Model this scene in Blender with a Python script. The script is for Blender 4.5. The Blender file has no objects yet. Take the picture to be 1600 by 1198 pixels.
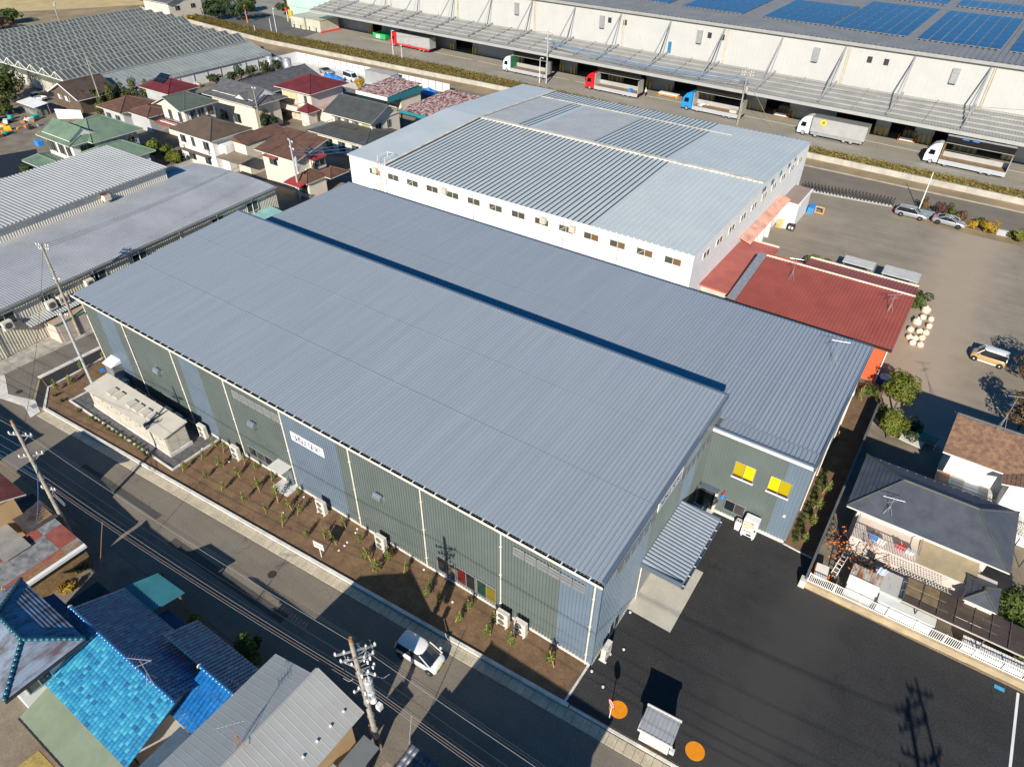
import bpy, math, random
from math import radians, sin, cos, pi, sqrt, atan2, hypot
from mathutils import Vector, Matrix
SC = bpy.context.scene
COL = SC.collection

# ---------------------------------------------------------------- camera, sky, sun, exposure
cd = bpy.data.cameras.new('camera'); cam = bpy.data.objects.new('camera', cd); COL.objects.link(cam)
cd.sensor_width = 36.0; cd.lens = 36.0*1079.67/1600.0; cd.clip_start = 0.5; cd.clip_end = 4000
cam.matrix_world = Matrix(((0.82481, -0.35514, 0.43996, 9.60286), (0.56531, 0.50308, -0.65371, -24.37338), (0.01082, 0.78790, 0.61571, 44.53078), (0.00000, 0.00000, 0.00000, 1.00000)))
SC.camera = cam
SUN_AZ, SUN_EL = radians(161.7), radians(28.2)
w = bpy.data.worlds.new('World'); SC.world = w; w.use_nodes = True
nt = w.node_tree
sky = nt.nodes.new('ShaderNodeTexSky'); sky.sky_type = 'NISHITA'; sky.sun_disc = False
sky.sun_elevation = SUN_EL; sky.sun_rotation = SUN_AZ; sky.air_density = 1.0; sky.dust_density = 0.2; sky.ozone_density = 3.0
bg = nt.nodes['Background']; bg.inputs['Strength'].default_value = 0.075
hs = nt.nodes.new('ShaderNodeHueSaturation'); hs.inputs['Saturation'].default_value = 1.45
nt.links.new(sky.outputs[0], hs.inputs['Color']); nt.links.new(hs.outputs[0], bg.inputs['Color'])
sl = bpy.data.lights.new('sun', 'SUN'); sl.energy = 5.0; sl.angle = radians(0.55); sl.color = (1.0, 0.92, 0.79)
so = bpy.data.objects.new('sun', sl); COL.objects.link(so)
sdir = Vector((sin(SUN_AZ)*cos(SUN_EL), cos(SUN_AZ)*cos(SUN_EL), sin(SUN_EL)))
so.rotation_euler = sdir.to_track_quat('Z', 'Y').to_euler(); so.location = sdir*300
SC.view_settings.view_transform = 'Standard'; SC.view_settings.look = 'None'
SC.view_settings.exposure = 0.55; SC.view_settings.gamma = 1.0

# ---------------------------------------------------------------- materials
MATS = {}
def mat(name, col, rough=.6, metal=0.0, var=.12, scale=1.2, col2=None, detail=4, bump=0, stretch=(1, 1, 1), spec=.5, band=(.35, .65), fine=0.0):
    """Principled material; colour drifts between col and col2 by world-space noise."""
    if name in MATS: return MATS[name]
    m = bpy.data.materials.new(name); m.use_nodes = True; t = m.node_tree; N = t.nodes; L = t.links
    b = N['Principled BSDF']; b.inputs['Roughness'].default_value = rough; b.inputs['Metallic'].default_value = metal
    b.inputs['Specular IOR Level'].default_value = spec
    c = (*col, 1)
    if col2 is None: col2 = tuple(max(0, x*(1-var*2.2)) for x in col)
    if var > 0 or col2:
        g = N.new('ShaderNodeNewGeometry'); mp = N.new('ShaderNodeMapping'); mp.inputs['Scale'].default_value = stretch
        n = N.new('ShaderNodeTexNoise'); n.inputs['Scale'].default_value = scale; n.inputs['Detail'].default_value = detail
        n.inputs['Roughness'].default_value = .62
        r = N.new('ShaderNodeValToRGB'); r.color_ramp.elements[0].position = band[0]; r.color_ramp.elements[1].position = band[1]
        r.color_ramp.elements[0].color = (*col2, 1); r.color_ramp.elements[1].color = c
        L.new(g.outputs['Position'], mp.inputs[0]); L.new(mp.outputs[0], n.inputs['Vector']); L.new(n.outputs['Fac'], r.inputs[0])
        out = r.outputs[0]
        if fine:
            n2 = N.new('ShaderNodeTexNoise'); n2.inputs['Scale'].default_value = 9; n2.inputs['Detail'].default_value = 3
            L.new(g.outputs['Position'], n2.inputs['Vector'])
            mr = N.new('ShaderNodeMapRange'); mr.inputs[1].default_value = .3; mr.inputs[2].default_value = .7
            mr.inputs[3].default_value = 1-fine; mr.inputs[4].default_value = 1+fine
            L.new(n2.outputs['Fac'], mr.inputs[0])
            mx = N.new('ShaderNodeVectorMath'); mx.operation = 'SCALE'
            L.new(out, mx.inputs[0]); L.new(mr.outputs[0], mx.inputs['Scale']); out = mx.outputs[0]
        L.new(out, b.inputs['Base Color'])
        if bump:
            bp = N.new('ShaderNodeBump'); bp.inputs['Strength'].default_value = bump; bp.inputs['Distance'].default_value = .05
            L.new(n.outputs['Fac'], bp.inputs['Height']); L.new(bp.outputs[0], b.inputs['Normal'])
    else:
        b.inputs['Base Color'].default_value = c
    MATS[name] = m; return m
def plain(name, col, rough=.5, metal=0.0, spec=.5):
    if name in MATS: return MATS[name]
    m = bpy.data.materials.new(name); m.use_nodes = True; b = m.node_tree.nodes['Principled BSDF']
    b.inputs['Base Color'].default_value = (*col, 1); b.inputs['Roughness'].default_value = rough; b.inputs['Metallic'].default_value = metal
    b.inputs['Specular IOR Level'].default_value = spec
    MATS[name] = m; return m
def leafmat(name, c1, c2, scale=1.3):
    m = mat(name, c1, .62, 0, .3, scale, c2, 5, spec=.25, band=(.32, .66), fine=.35)
    return m

# ---------------------------------------------------------------- mesh builder
class MB:
    def __init__(s): s.v = []; s.f = []
    def add(s, vs, fs):
        o = len(s.v); s.v += [tuple(p) for p in vs]; s.f += [tuple(i+o for i in f) for f in fs]; return s
    def box(s, x0, x1, y0, y1, z0, z1):
        if x0 > x1: x0, x1 = x1, x0
        if y0 > y1: y0, y1 = y1, y0
        return s.add([(x0,y0,z0),(x1,y0,z0),(x1,y1,z0),(x0,y1,z0),(x0,y0,z1),(x1,y0,z1),(x1,y1,z1),(x0,y1,z1)],
                     [(3,2,1,0),(4,5,6,7),(0,1,5,4),(1,2,6,5),(2,3,7,6),(3,0,4,7)])
    def bbox(s, x0, x1, y0, y1, z0, z1, b=.02):
        """box with bevelled vertical and top edges"""
        if x0 > x1: x0, x1 = x1, x0
        if y0 > y1: y0, y1 = y1, y0
        ring = lambda i, z: [(x0+b+i,y0+i,z),(x1-b-i,y0+i,z),(x1-i,y0+b+i,z),(x1-i,y1-b-i,z),(x1-b-i,y1-i,z),(x0+b+i,y1-i,z),(x0+i,y1-b-i,z),(x0+i,y0+b+i,z)]
        vs = ring(0, z0)+ring(0, z1-b)+ring(b, z1)
        fs = [tuple(range(7,-1,-1)), tuple(range(16,24))]
        for k in (0, 8):
            for i in range(8): fs.append((k+i, k+(i+1)%8, k+8+(i+1)%8, k+8+i))
        return s.add(vs, fs)
    def quad(s, a, b, c, d): return s.add([a, b, c, d], [(0,1,2,3)])
    def tri(s, a, b, c): return s.add([a, b, c], [(0,1,2)])
    def prism(s, poly, z0, z1):
        """vertical prism from a CCW plan polygon"""
        n = len(poly)
        if sum(poly[i][0]*poly[(i+1)%n][1]-poly[(i+1)%n][0]*poly[i][1] for i in range(n)) < 0: poly = poly[::-1]
        vs = [(p[0],p[1],z0) for p in poly]+[(p[0],p[1],z1) for p in poly]
        fs = [tuple(range(n-1,-1,-1)), tuple(range(n,2*n))]+[(i,(i+1)%n,n+(i+1)%n,n+i) for i in range(n)]
        return s.add(vs, fs)
    def slab(s, pts, t):
        """thick slab: pts is the top outline (CCW seen from above), extruded downwards by t"""
        n = len(pts); vs = [tuple(p) for p in pts]+[(p[0],p[1],p[2]-t) for p in pts]
        fs = [tuple(range(n)), tuple(range(2*n-1,n-1,-1))]+[(n+i,n+(i+1)%n,(i+1)%n,i) for i in range(n)]
        return s.add(vs, fs)
    def tube(s, a, b, r, r2=None, n=6, cap=True):
        a = Vector(a); b = Vector(b); r2 = r if r2 is None else r2
        d = (b-a).normalized(); u = d.orthogonal().normalized(); w_ = d.cross(u)
        vs = [a+(u*cos(2*pi*i/n)+w_*sin(2*pi*i/n))*r for i in range(n)]+[b+(u*cos(2*pi*i/n)+w_*sin(2*pi*i/n))*r2 for i in range(n)]
        fs = [(i,(i+1)%n,n+(i+1)%n,n+i) for i in range(n)]
        if cap: fs += [tuple(range(n-1,-1,-1)), tuple(range(n,2*n))]
        return s.add(vs, fs)
    def path(s, pts, r, n=5):
        for a, b in zip(pts[:-1], pts[1:]): s.tube(a, b, r, None, n, False)
        return s
    def cyl(s, x, y, z0, z1, r, r2=None, n=12): return s.tube((x,y,z0), (x,y,z1), r, r2, n)
    def bar(s, a, b, wd, ht, up=(0,0,1)):
        """rectangular bar from a to b"""
        a = Vector(a); b = Vector(b); d = (b-a).normalized(); u = d.cross(Vector(up))
        if u.length < 1e-4: u = d.orthogonal()
        u.normalize(); v = u.cross(d); u *= wd/2; v *= ht/2
        vs = [a-u-v, a+u-v, a+u+v, a-u+v, b-u-v, b+u-v, b+u+v, b-u+v]
        return s.add(vs, [(3,2,1,0),(4,5,6,7),(0,1,5,4),(1,2,6,5),(2,3,7,6),(3,0,4,7)])
    def corr(s, o, eu, ev, pitch, h, nrm=(0,0,1), prof=((0,0),(.42,0),(.52,1),(.9,1)), end=True):
        """corrugated sheet: origin o, eu across the ribs, ev along the ribs, rib height h along nrm"""
        o = Vector(o); eu = Vector(eu); ev = Vector(ev); nv = Vector(nrm).normalized(); Lu = eu.length; du = eu/Lu
        n = max(1, round(Lu/pitch)); p = Lu/n; row = []
        for i in range(n):
            for a, b in prof: row.append(o+du*((i+a)*p)+nv*(b*h))
        if end: row.append(o+eu)
        m = len(row); vs = row+[q+ev for q in row]
        fs = [(i,i+1,m+i+1,m+i) for i in range(m-1)]
        return s.add(vs, fs)
    def build(s, name, m=None, parent=None, smooth=False, loc=None, kind=None):
        me = bpy.data.meshes.new(name); me.from_pydata(s.v, [], s.f)
        o = bpy.data.objects.new(name, me); COL.objects.link(o)
        if m is not None: me.materials.append(m)
        if smooth: me.polygons.foreach_set('use_smooth', [True]*len(me.polygons))
        if parent: o.parent = parent
        if loc: o.location = loc
        if kind: o['kind'] = kind
        return o
def tag(o, label=None, cat=None, group=None, kind=None):
    if label: o['label'] = label
    if cat: o['category'] = cat
    if group: o['group'] = group
    if kind: o['kind'] = kind
    return o
def thing(name, label, cat, loc=(0,0,0), rz=0.0, group=None):
    o = bpy.data.objects.new(name, None); COL.objects.link(o); o.empty_display_size = .3
    o.location = loc; o.rotation_euler = (0,0,rz)
    return tag(o, label, cat, group)
def struct(name, mb, m, label=None): return tag(mb.build(name, m), label, None, None, 'structure')
def part(name, me, m, parent, loc=(0,0,0), rot=(0,0,0), sc=None):
    """instance of shared mesh data as a part"""
    o = bpy.data.objects.new(name, me); COL.objects.link(o); o.parent = parent; o.location = loc; o.rotation_euler = rot
    if sc: o.scale = sc
    return o
def mesh(name, mb, m):
    me = bpy.data.meshes.new(name); me.from_pydata(mb.v, [], mb.f); me.materials.append(m); return me
KIDS = {}
def copy_tree(o, loc=None, rz=None, label=None, parent=None, sc=None):
    c = o.copy(); COL.objects.link(c)
    if parent: c.parent = parent
    if loc is not None: c.location = loc
    if rz is not None: c.rotation_euler = (0,0,rz)
    if sc: c.scale = sc
    if label: c['label'] = label
    for ch in list(o.children): copy_tree(ch, parent=c)
    return c
R = random.Random(7)
def U(a, b): return R.uniform(a, b)
# ---- shared materials
m_white = mat('white_paint', (.78,.78,.76), .5, 0, .05, .8)
m_offw = mat('offwhite_steel', (.66,.64,.58), .5, 0, .06, .6)
m_beige = mat('beige_steel', (.56,.52,.44), .5, 0, .07, .8)
m_conc = mat('concrete', (.42,.40,.36), .85, 0, .2, 1.1, fine=.12)
m_concl = mat('pale_concrete', (.68,.655,.61), .85, 0, .14, 1.0, fine=.1)
m_dark = plain('dark_metal', (.03,.03,.035), .5)
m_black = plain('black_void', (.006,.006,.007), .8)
m_glass = plain('dark_glass', (.012,.016,.02), .06, 0, .8)
m_gglass = plain('grey_glass', (.05,.062,.062), .1, 0, .8)
m_alu = mat('aluminium', (.55,.57,.60), .38, .7, .06, 2)
m_galv = mat('galvanised', (.45,.46,.47), .45, .5, .1, 3)
m_gutb = plain('gutter_brown', (.035,.025,.02), .5)
m_wood = mat('timber', (.30,.19,.09), .8, 0, .2, 5)
m_rubber = plain('rubber', (.012,.012,.013), .8)
m_blue = plain('tarp_blue', (.03,.22,.62), .55)
m_orange = plain('orange_paint', (.85,.22,.01), .5)
m_red = plain('red_paint', (.55,.03,.03), .45)
m_yel = plain('yellow_paint', (.80,.50,.02), .5)
m_soil = mat('soil', (.20,.122,.064), .95, 0, .2, .9, (.125,.074,.04), 8, .4, fine=.22)

# ================================================================ THE SETTING
def asphalt(name, c1, c2, scale, fine=.18, rough=.9, track=None, spec=.3):
    m = mat(name, c1, rough, 0, .1, scale, c2, 6, 0, (1,1,1), spec, (.3,.7), fine)
    t = m.node_tree; N = t.nodes; L = t.links; b = N['Principled BSDF']
    src = b.inputs['Base Color'].links[0].from_socket
    g = N.new('ShaderNodeNewGeometry'); mp = N.new('ShaderNodeMapping'); mp.inputs['Scale'].default_value = (.12,1.3,1)
    n = N.new('ShaderNodeTexNoise'); n.inputs['Scale'].default_value = .8; n.inputs['Detail'].default_value = 6
    L.new(g.outputs['Position'], mp.inputs[0]); L.new(mp.outputs[0], n.inputs['Vector'])
    r = N.new('ShaderNodeMapRange'); r.inputs[1].default_value = .35; r.inputs[2].default_value = .75; r.inputs[3].default_value = .93; r.inputs[4].default_value = 1.1
    L.new(n.outputs['Fac'], r.inputs[0])
    v = N.new('ShaderNodeVectorMath'); v.operation = 'SCALE'; L.new(src, v.inputs[0]); L.new(r.outputs[0], v.inputs['Scale'])
    out = v.outputs[0]
    # hairline cracks
    vo = N.new('ShaderNodeTexVoronoi'); vo.feature = 'DISTANCE_TO_EDGE'; vo.inputs['Scale'].default_value = .16
    n3 = N.new('ShaderNodeTexNoise'); n3.inputs['Scale'].default_value = .5; n3.inputs['Detail'].default_value = 5
    L.new(g.outputs['Position'], n3.inputs['Vector'])
    ad = N.new('ShaderNodeVectorMath'); ad.operation = 'MULTIPLY_ADD'; ad.inputs[1].default_value = (4,4,0)
    L.new(n3.outputs['Color'], ad.inputs[0]); L.new(g.outputs['Position'], ad.inputs[2]); L.new(ad.outputs[0], vo.inputs['Vector'])
    cr = N.new('ShaderNodeMapRange'); cr.inputs[1].default_value = .0; cr.inputs[2].default_value = .006; cr.inputs[3].default_value = .7; cr.inputs[4].default_value = 1
    L.new(vo.outputs['Distance'], cr.inputs[0])
    v2 = N.new('ShaderNodeVectorMath'); v2.operation = 'SCALE'; L.new(out, v2.inputs[0]); L.new(cr.outputs[0], v2.inputs['Scale']); out = v2.outputs[0]
    if track:   # a worn, dusty wheel track: line x = x0 + k*(y-y0), half width hw
        x0, y0, k, hw, tc = track
        sp = N.new('ShaderNodeSeparateXYZ'); L.new(g.outputs['Position'], sp.inputs[0])
        a1 = N.new('ShaderNodeMath'); a1.operation = 'MULTIPLY_ADD'; a1.inputs[1].default_value = -k; a1.inputs[2].default_value = k*y0-x0
        L.new(sp.outputs[1], a1.inputs[0])
        a2 = N.new('ShaderNodeMath'); a2.operation = 'ADD'; L.new(sp.outputs[0], a2.inputs[0]); L.new(a1.outputs[0], a2.inputs[1])
        a3 = N.new('ShaderNodeMath'); a3.operation = 'MULTIPLY_ADD'; a3.inputs[1].default_value = 5; L.new(n3.outputs['Fac'], a3.inputs[0]); L.new(a2.outputs[0], a3.inputs[2])
        a5 = N.new('ShaderNodeMath'); a5.operation = 'ADD'; a5.inputs[1].default_value = -2.5; L.new(a3.outputs[0], a5.inputs[0])
        a4 = N.new('ShaderNodeMath'); a4.operation = 'ABSOLUTE'; L.new(a5.outputs[0], a4.inputs[0])
        mr = N.new('ShaderNodeMapRange'); mr.inputs[1].default_value = hw*.25; mr.inputs[2].default_value = hw; mr.inputs[3].default_value = .75; mr.inputs[4].default_value = 0
        L.new(a4.outputs[0], mr.inputs[0])
        mx = N.new('ShaderNodeMix'); mx.data_type = 'RGBA'; L.new(mr.outputs[0], mx.inputs[0]); L.new(out, mx.inputs[6]); mx.inputs[7].default_value = (*tc,1); out = mx.outputs[2]
    L.new(out, b.inputs['Base Color']); return m
m_street = asphalt('street_asphalt', (.20,.172,.138), (.16,.138,.112), .25)
m_newasp = asphalt('fresh_asphalt', (.038,.038,.039), (.027,.027,.028), .3, .35, .85, (10.5,0,.04,4,(.050,.048,.046)))
m_side = asphalt('side_asphalt', (.19,.168,.145), (.14,.125,.108), .35)
m_lot = asphalt('back_lot_asphalt', (.29,.247,.19), (.215,.185,.145), .16, .16, .92, (13,70,.02,6.5,(.38,.31,.23)))
m_dclot = asphalt('depot_concrete', (.32,.295,.25), (.25,.23,.195), .12, .1)
m_dirt = mat('dry_dirt', (.34,.25,.145), .95, 0, .2, .14, (.20,.15,.085), 8, .3, fine=.2)
m_yard = mat('yard_gravel', (.24,.195,.145), .95, 0, .2, .35, (.14,.118,.09), 8, .3, fine=.2)
m_field = mat('dry_field', (.55,.42,.20), .95, 0, .15, .25, (.42,.31,.15), 6, fine=.15)
m_turf = mat('dry_turf', (.36,.24,.075), .95, 0, .2, .2, (.24,.17,.06), 6, fine=.2)
def sheet(name, pts, z, m, label=None, t=.02):
    return struct(name, MB().prism([p[:2] for p in pts], z-t, z), m, label)
sheet('ground', [(-900,-300),(500,-300),(500,900),(-900,900)], -.02, m_dirt, 'brown dry earth under everything', .5)
KY = lambda x: -3.2+.066*x          # road-side line of the planting bed kerb
FY = lambda x: -12.45+.012*x        # far edge of the street
sheet('street', [(-140,-14.4),(60,FY(60)),(60,KY(60)-1.1),(-59,KY(-59)-1.1),(-63.4,-8.6),(-66.6,-7.2),(-140,-12.2+.066*-76)], .0, m_street, 'grey asphalt street running past the long building')
sheet('side_road', [(-66.7,-7.15),(-63.35,-8.55),(-59.75,-7.3),(-63.2,-4.9),(-63.3,60),(-66.3,60)], .004, m_side, 'narrow brown-grey side road between the warehouse and the long building')
sheet('warehouse_apron', [(-69.5,-12),(-66.72,-7.1),(-66.32,60),(-74,60),(-74,-12)], .004, m_conc, 'worn concrete apron along the old warehouse')
sheet('side_verge', [(-62.85,-4.8),(-60.6,-5.25),(-57.9,-7.2),(-59.4,-7.2),(-62.9,-4.8)], .004, m_newasp)
sheet('side_footway', [(-62.85,-4.7),(-60.75,-5.1),(-61.1,1.3),(-61.1,40),(-62.9,40)], .008, m_newasp, 'dark asphalt strip along the side road')
kb = thing('side_kerb', 'pale concrete kerb beside the narrow side road', 'kerb', (0,0,0)); 
MB().prism([(-63.35,-4.85),(-62.87,-4.75),(-62.92,40),(-63.4,40)], 0, .1).build('kerb_edge', m_concl, kb)
MB().prism([(-60.75,-5.15),(-60.55,-5.1),(-60.9,1.3),(-60.95,40),(-61.1,40),(-61.1,1.3)], 0, .12).build('bed_edge', m_concl, kb)
MB().prism([(-60.75,-5.15),(-60.55,-5.1),(-57.5,-7.05),(-57.6,-7.3)], 0, .13).build('corner_edge', m_concl, kb)
sheet('parking_lot', [(-.12,-3.1),(60,KY(60)+.1),(60,14.85),(24.6,14.85),(10.1,14.85),(10.1,18.05),(-.2,18.25)], .008, m_newasp, 'fresh black asphalt parking lot in front of the annex')
sheet('concrete_pad', [(.05,5.52),(3.47,5.5),(3.45,11.8),(.05,11.8)], .016, mat('pad_concrete', (.50,.47,.40), .85, 0, .1, .5, (.42,.39,.33), fine=.08), 'pale concrete loading pad under the canopy')
sheet('planting_bed', [(-60.7,-5.0),(-57.5,-6.95),(-.15,KY(-.15)+.04),(-.15,.4),(-57.5,.4),(-57.5,40),(-61.0,40),(-60.95,1.3)], .05, m_soil, 'bare brown soil bed along the front of the long building', .1)
sheet('side_bed', [(7.5,18.1),(10.05,18.05),(10.2,45),(7.5,45)], .03, m_soil, 'shaded soil strip between the annex and the boundary wall')
sheet('back_lot', [(-14,38),(70,38),(70,91),(5.4,91),(1.2,94.6),(-14,93.2)], .0, m_lot, 'worn grey-brown asphalt parking area behind the buildings')
sheet('back_road', [(-220,96.5),(-12.3,95.0),(1.2,96.2),(6,93.4),(90,92.2),(90,104.2),(-16,105.2),(-100,106.3),(-220,105)], .004, m_street, 'grey back road below the planted bank')
sheet('depot_yard', [(-175,120.5),(-150,119.8),(-90,118.6),(-16,114.9),(90,111.5),(90,160),(-260,170),(-215,124)], .02, m_dclot, 'grey concrete truck yard of the depot')
sheet('depot_drive', [(-215,123),(-162,120.4),(-164,131),(-190,137.5),(-330,152),(-340,135)], .026, asphalt('drive_asphalt', (.13,.125,.12), (.1,.097,.093), .2), 'dark asphalt driveway at the green end of the depot')
sheet('turf_verge', [(-330,158),(-187,140),(-187,260),(-400,260)], .01, m_turf, 'dry ochre grass beside the depot driveway')
sheet('dry_field', [(-420,40),(-262,92),(-225,150),(-240,168),(-500,200)], .008, m_field, 'pale straw-coloured stubble field')
sheet('farm_track', [(-420,150),(-242,150),(-200,132),(-200,138),(-238,160),(-420,170)], .016, m_street, 'grey farm road crossing the field')
sheet('house_yards', [(-170,20),(-74.2,20),(-74.2,36),(-66,42),(-66,96),(-150,104),(-175,90)], .0, m_yard, 'gravel yards between the houses')
sheet('right_yards', [(10.3,15),(90,15),(90,38),(10.3,38)], .0, m_yard, 'shaded gravel yards beside the grey house')
sheet('near_yards', [(-140,-60),(60,-60),(60,FY(60)-.1),(-8,-12.7),(-140,-14.6)], -.004, m_yard, 'gravel yards of the houses across the street')
sheet('driveway', [(-7.6,-20),(-7.2,-12.6),(-2,-12.52),(-1.6,-20)], .006, mat('drive_concrete', (.30,.255,.20), .9, 0, .15, .6, fine=.1), 'brown concrete driveway at the edge of the street')
# kerb wall and gutter blocks along the street
kw = thing('bed_kerb', 'long white concrete kerb between street and planting bed', 'kerb', (0,0,0))
for i in range(32):
    x0 = -57.4+i*1.8; x1 = x0+1.785
    if i < 32: MB().prism([(x0,KY(x0)-.25),(x1,KY(x1)-.25),(x1,KY(x1)),(x0,KY(x0))], -.02, .2).build('kerb_stone', m_concl, kw)
kw2 = thing('lot_kerb', 'low grey kerb between street and black parking lot', 'kerb', (0,0,0))
for i in range(11):
    x0 = .3+i*3; x1 = x0+2.98
    MB().prism([(x0,KY(x0)-.2),(x1,KY(x1)-.2),(x1,KY(x1)),(x0,KY(x0))], -.02, .035).build('kerb_stone', m_concl, kw2)
gt = thing('street_gutter', 'tan concrete gutter blocks along the kerb', 'gutter', (0,0,0))
gm = mat('gutter_concrete', (.52,.455,.34), .9, 0, .2, .8, (.38,.33,.245), fine=.15)
an = math.atan(.066); blk = mesh('block', MB().bbox(-.29,.29,-.4,.4,-.05,.03,.015), gm)
for i in range(132):
    x = -57+.6*i
    part('block', blk, gm, gt, (x, KY(x)-.25-.44, U(-.006,.006)), (U(-.01,.01),U(-.01,.01),an))
MB().prism([(-57.6,-7.55),(-59.7,-6.95),(-62.9,-8.0),(-66.5,-6.6),(-66.8,-7.3),(-63.4,-8.9),(-59.8,-8.0),(-57.4,-8.6)], -.02, .03).build('corner_apron', m_concl, gt)
MB().box(-59.2,-58.5,-7.75,-7.25,.03,.045).build('grate', m_galv, gt)
# boundary edging between bed and lot
tag(MB().prism([(-.2,KY(-.2)),(-.05,KY(-.05)),(-.02,-.1),(-.17,-.1)], 0, .12).build('bed_edging', m_concl), 'thin pale edging at the end of the planting bed', 'kerb')
tag(MB().prism([(7.7,18.12),(10.0,17.95),(10.0,18.05),(7.7,18.22)], 0, .1).build('strip_edging', m_concl), 'short white edging in front of the shaded soil strip', 'kerb')
tag(MB().box(24.5,24.66,-6,14.7,.012,.02).build('lot_line', m_white), 'white painted line at the right edge of the black parking lot', 'marking')
# yellow-white lines in the depot yard
for i, (a, b) in enumerate(((-150,-108),(-106,-78),(-76,-60),(-58,-40),(-38,-22),(-20,4),(6,26))):
    ya = 124.6-.045*a; yb = 124.6-.045*b
    tag(MB().prism([(a,ya),(b,yb),(b,yb+.16),(a,ya+.16)], .02, .028).build('yard_line', m_white), 'thin white line on the depot yard, number %s from the left' % 'one two three four five six seven'.split()[i], 'marking', 'yard lines')
# painted bank with hedge planting, retaining wall
bk = mat('bank_soil', (.22,.17,.07), .95, 0, .2, .5, (.14,.12,.05), fine=.2)
def hedge_y(x):
    P = [(-235,124,117.5),(-197,121,113.5),(-165,119.6,110.6),(-110,120,111),(-88,118.5,111.4),(-16,114.3,109.3),(18,113.3,108.2),(60,112,107)]
    for (xa,t0,b0),(xb,t1,b1) in zip(P[:-1],P[1:]):
        if x <= xb: k = (x-xa)/(xb-xa); return b0+(b1-b0)*k, t0+(t1-t0)*k
    return b1, t1
xs = [-235+5*i for i in range(60)]
b = MB()
for xa, xb in zip(xs[:-1], xs[1:]):
    a0, a1 = hedge_y(xa); c0, c1 = hedge_y(xb)
    b.quad((xa,a0,.5),(xb,c0,.5),(xb,c1,.28),(xa,a1,.28)); b.quad((xa,a1,.28),(xb,c1,.28),(xb,c1,-.02),(xa,a1,-.02))
struct('bank', b, bk, 'planted earth bank between back road and depot')
wl = thing('bank_wall', 'long low pale concrete retaining wall below the planted bank', 'wall', (0,0,0))
for xa, xb in zip(xs[:-1], xs[1:]):
    a0, _ = hedge_y(xa); c0, _ = hedge_y(xb)
    MB().prism([(xa,a0-.35),(xb-.03,c0-.35),(xb-.03,c0),(xa,a0)], -.05, .95).build('wall_section', mat('wall_concrete', (.46,.43,.37), .9, 0, .2, .5, (.33,.31,.27), fine=.12), wl)
struct('road_gutter', MB().prism([(-16,104.6),(90,103.6),(90,104.2),(-16,105.2)], 0, .03), gm, 'pale gutter strip along the back road')
h = MB(); RH = random.Random(3)
for xa in xs[:-1]:
    for _ in range(1100):
        x = xa+RH.uniform(0,5); b0, t0 = hedge_y(x); k = RH.random(); y = b0+.25+(t0-b0-.6)*k
        z = .5-.22*k+RH.uniform(.02,.62)*(.55+.45*sin(x*.9+y*1.3)**2); s_ = RH.uniform(.10,.22); a = RH.uniform(0,pi); tz = RH.uniform(-.5,.5)
        dx, dy = cos(a)*s_, sin(a)*s_
        h.add([(x-dx,y-dy,z-tz*s_),(x+dx,y+dy,z-tz*s_),(x+dy*.8,y-dx*.8,z+s_*.7)], [(0,1,2)])
hg = h.build('hedge_planting', leafmat('bank_leaves', (.27,.22,.055), (.17,.13,.045), .35)); tag(hg, 'olive and ochre low shrubs covering the bank', 'hedge', None, 'stuff')

# road repairs: darker and paler asphalt patches
m_pat = asphalt('repair_asphalt', (.085,.08,.075), (.065,.062,.058), .4); m_pat2 = asphalt('pale_repair', (.19,.172,.15), (.155,.14,.122), .4)
for i, (x0, x1, y0, y1, m, l) in enumerate(((-33,-20,-10.3,-9.5,m_pat,'long dark repair strip in the middle of the street'),(-47,-36,-9.6,-9.0,m_pat,'dark repair strip in the street before the cubicle'),(-17,-9.6,-8.9,-8.2,m_pat2,'pale repair strip in the street left of the white car'),(-29.5,-27.6,-8.6,-7.2,m_pat2,'pale square repair patch in the street'),(2,14,-7.2,-6.4,m_pat2,'pale repair strip at the bottom of the street'))):
    k = .03; o = sheet('road_patch', [(x0,y0),(x1,y0+k*(x1-x0)),(x1,y1+k*(x1-x0)),(x0,y1)], .004, m, l, .003)
for i, (x, y, r, l) in enumerate(((6.6,9.2,.9,'oil stain'),(13.5,6.2,.6,'oil stain'),(16.0,11.4,.8,'oil stain'))): pass
m_drain = mat('drain_grate', (.10,.10,.10), .6, .5, .2, 8)
tag(MB().box(9.2,9.9,2.0,2.5,.01,.02).build('drain_cover', m_drain), 'square drain cover in the middle of the black lot', 'drain cover'); tag(MB().box(23.2,23.8,14.2,14.5,.012,.02).build('blue_mark', plain('mark_cyan', (.05,.35,.6), .6)), 'small cyan paint mark near the white line and railing', 'marking')

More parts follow.
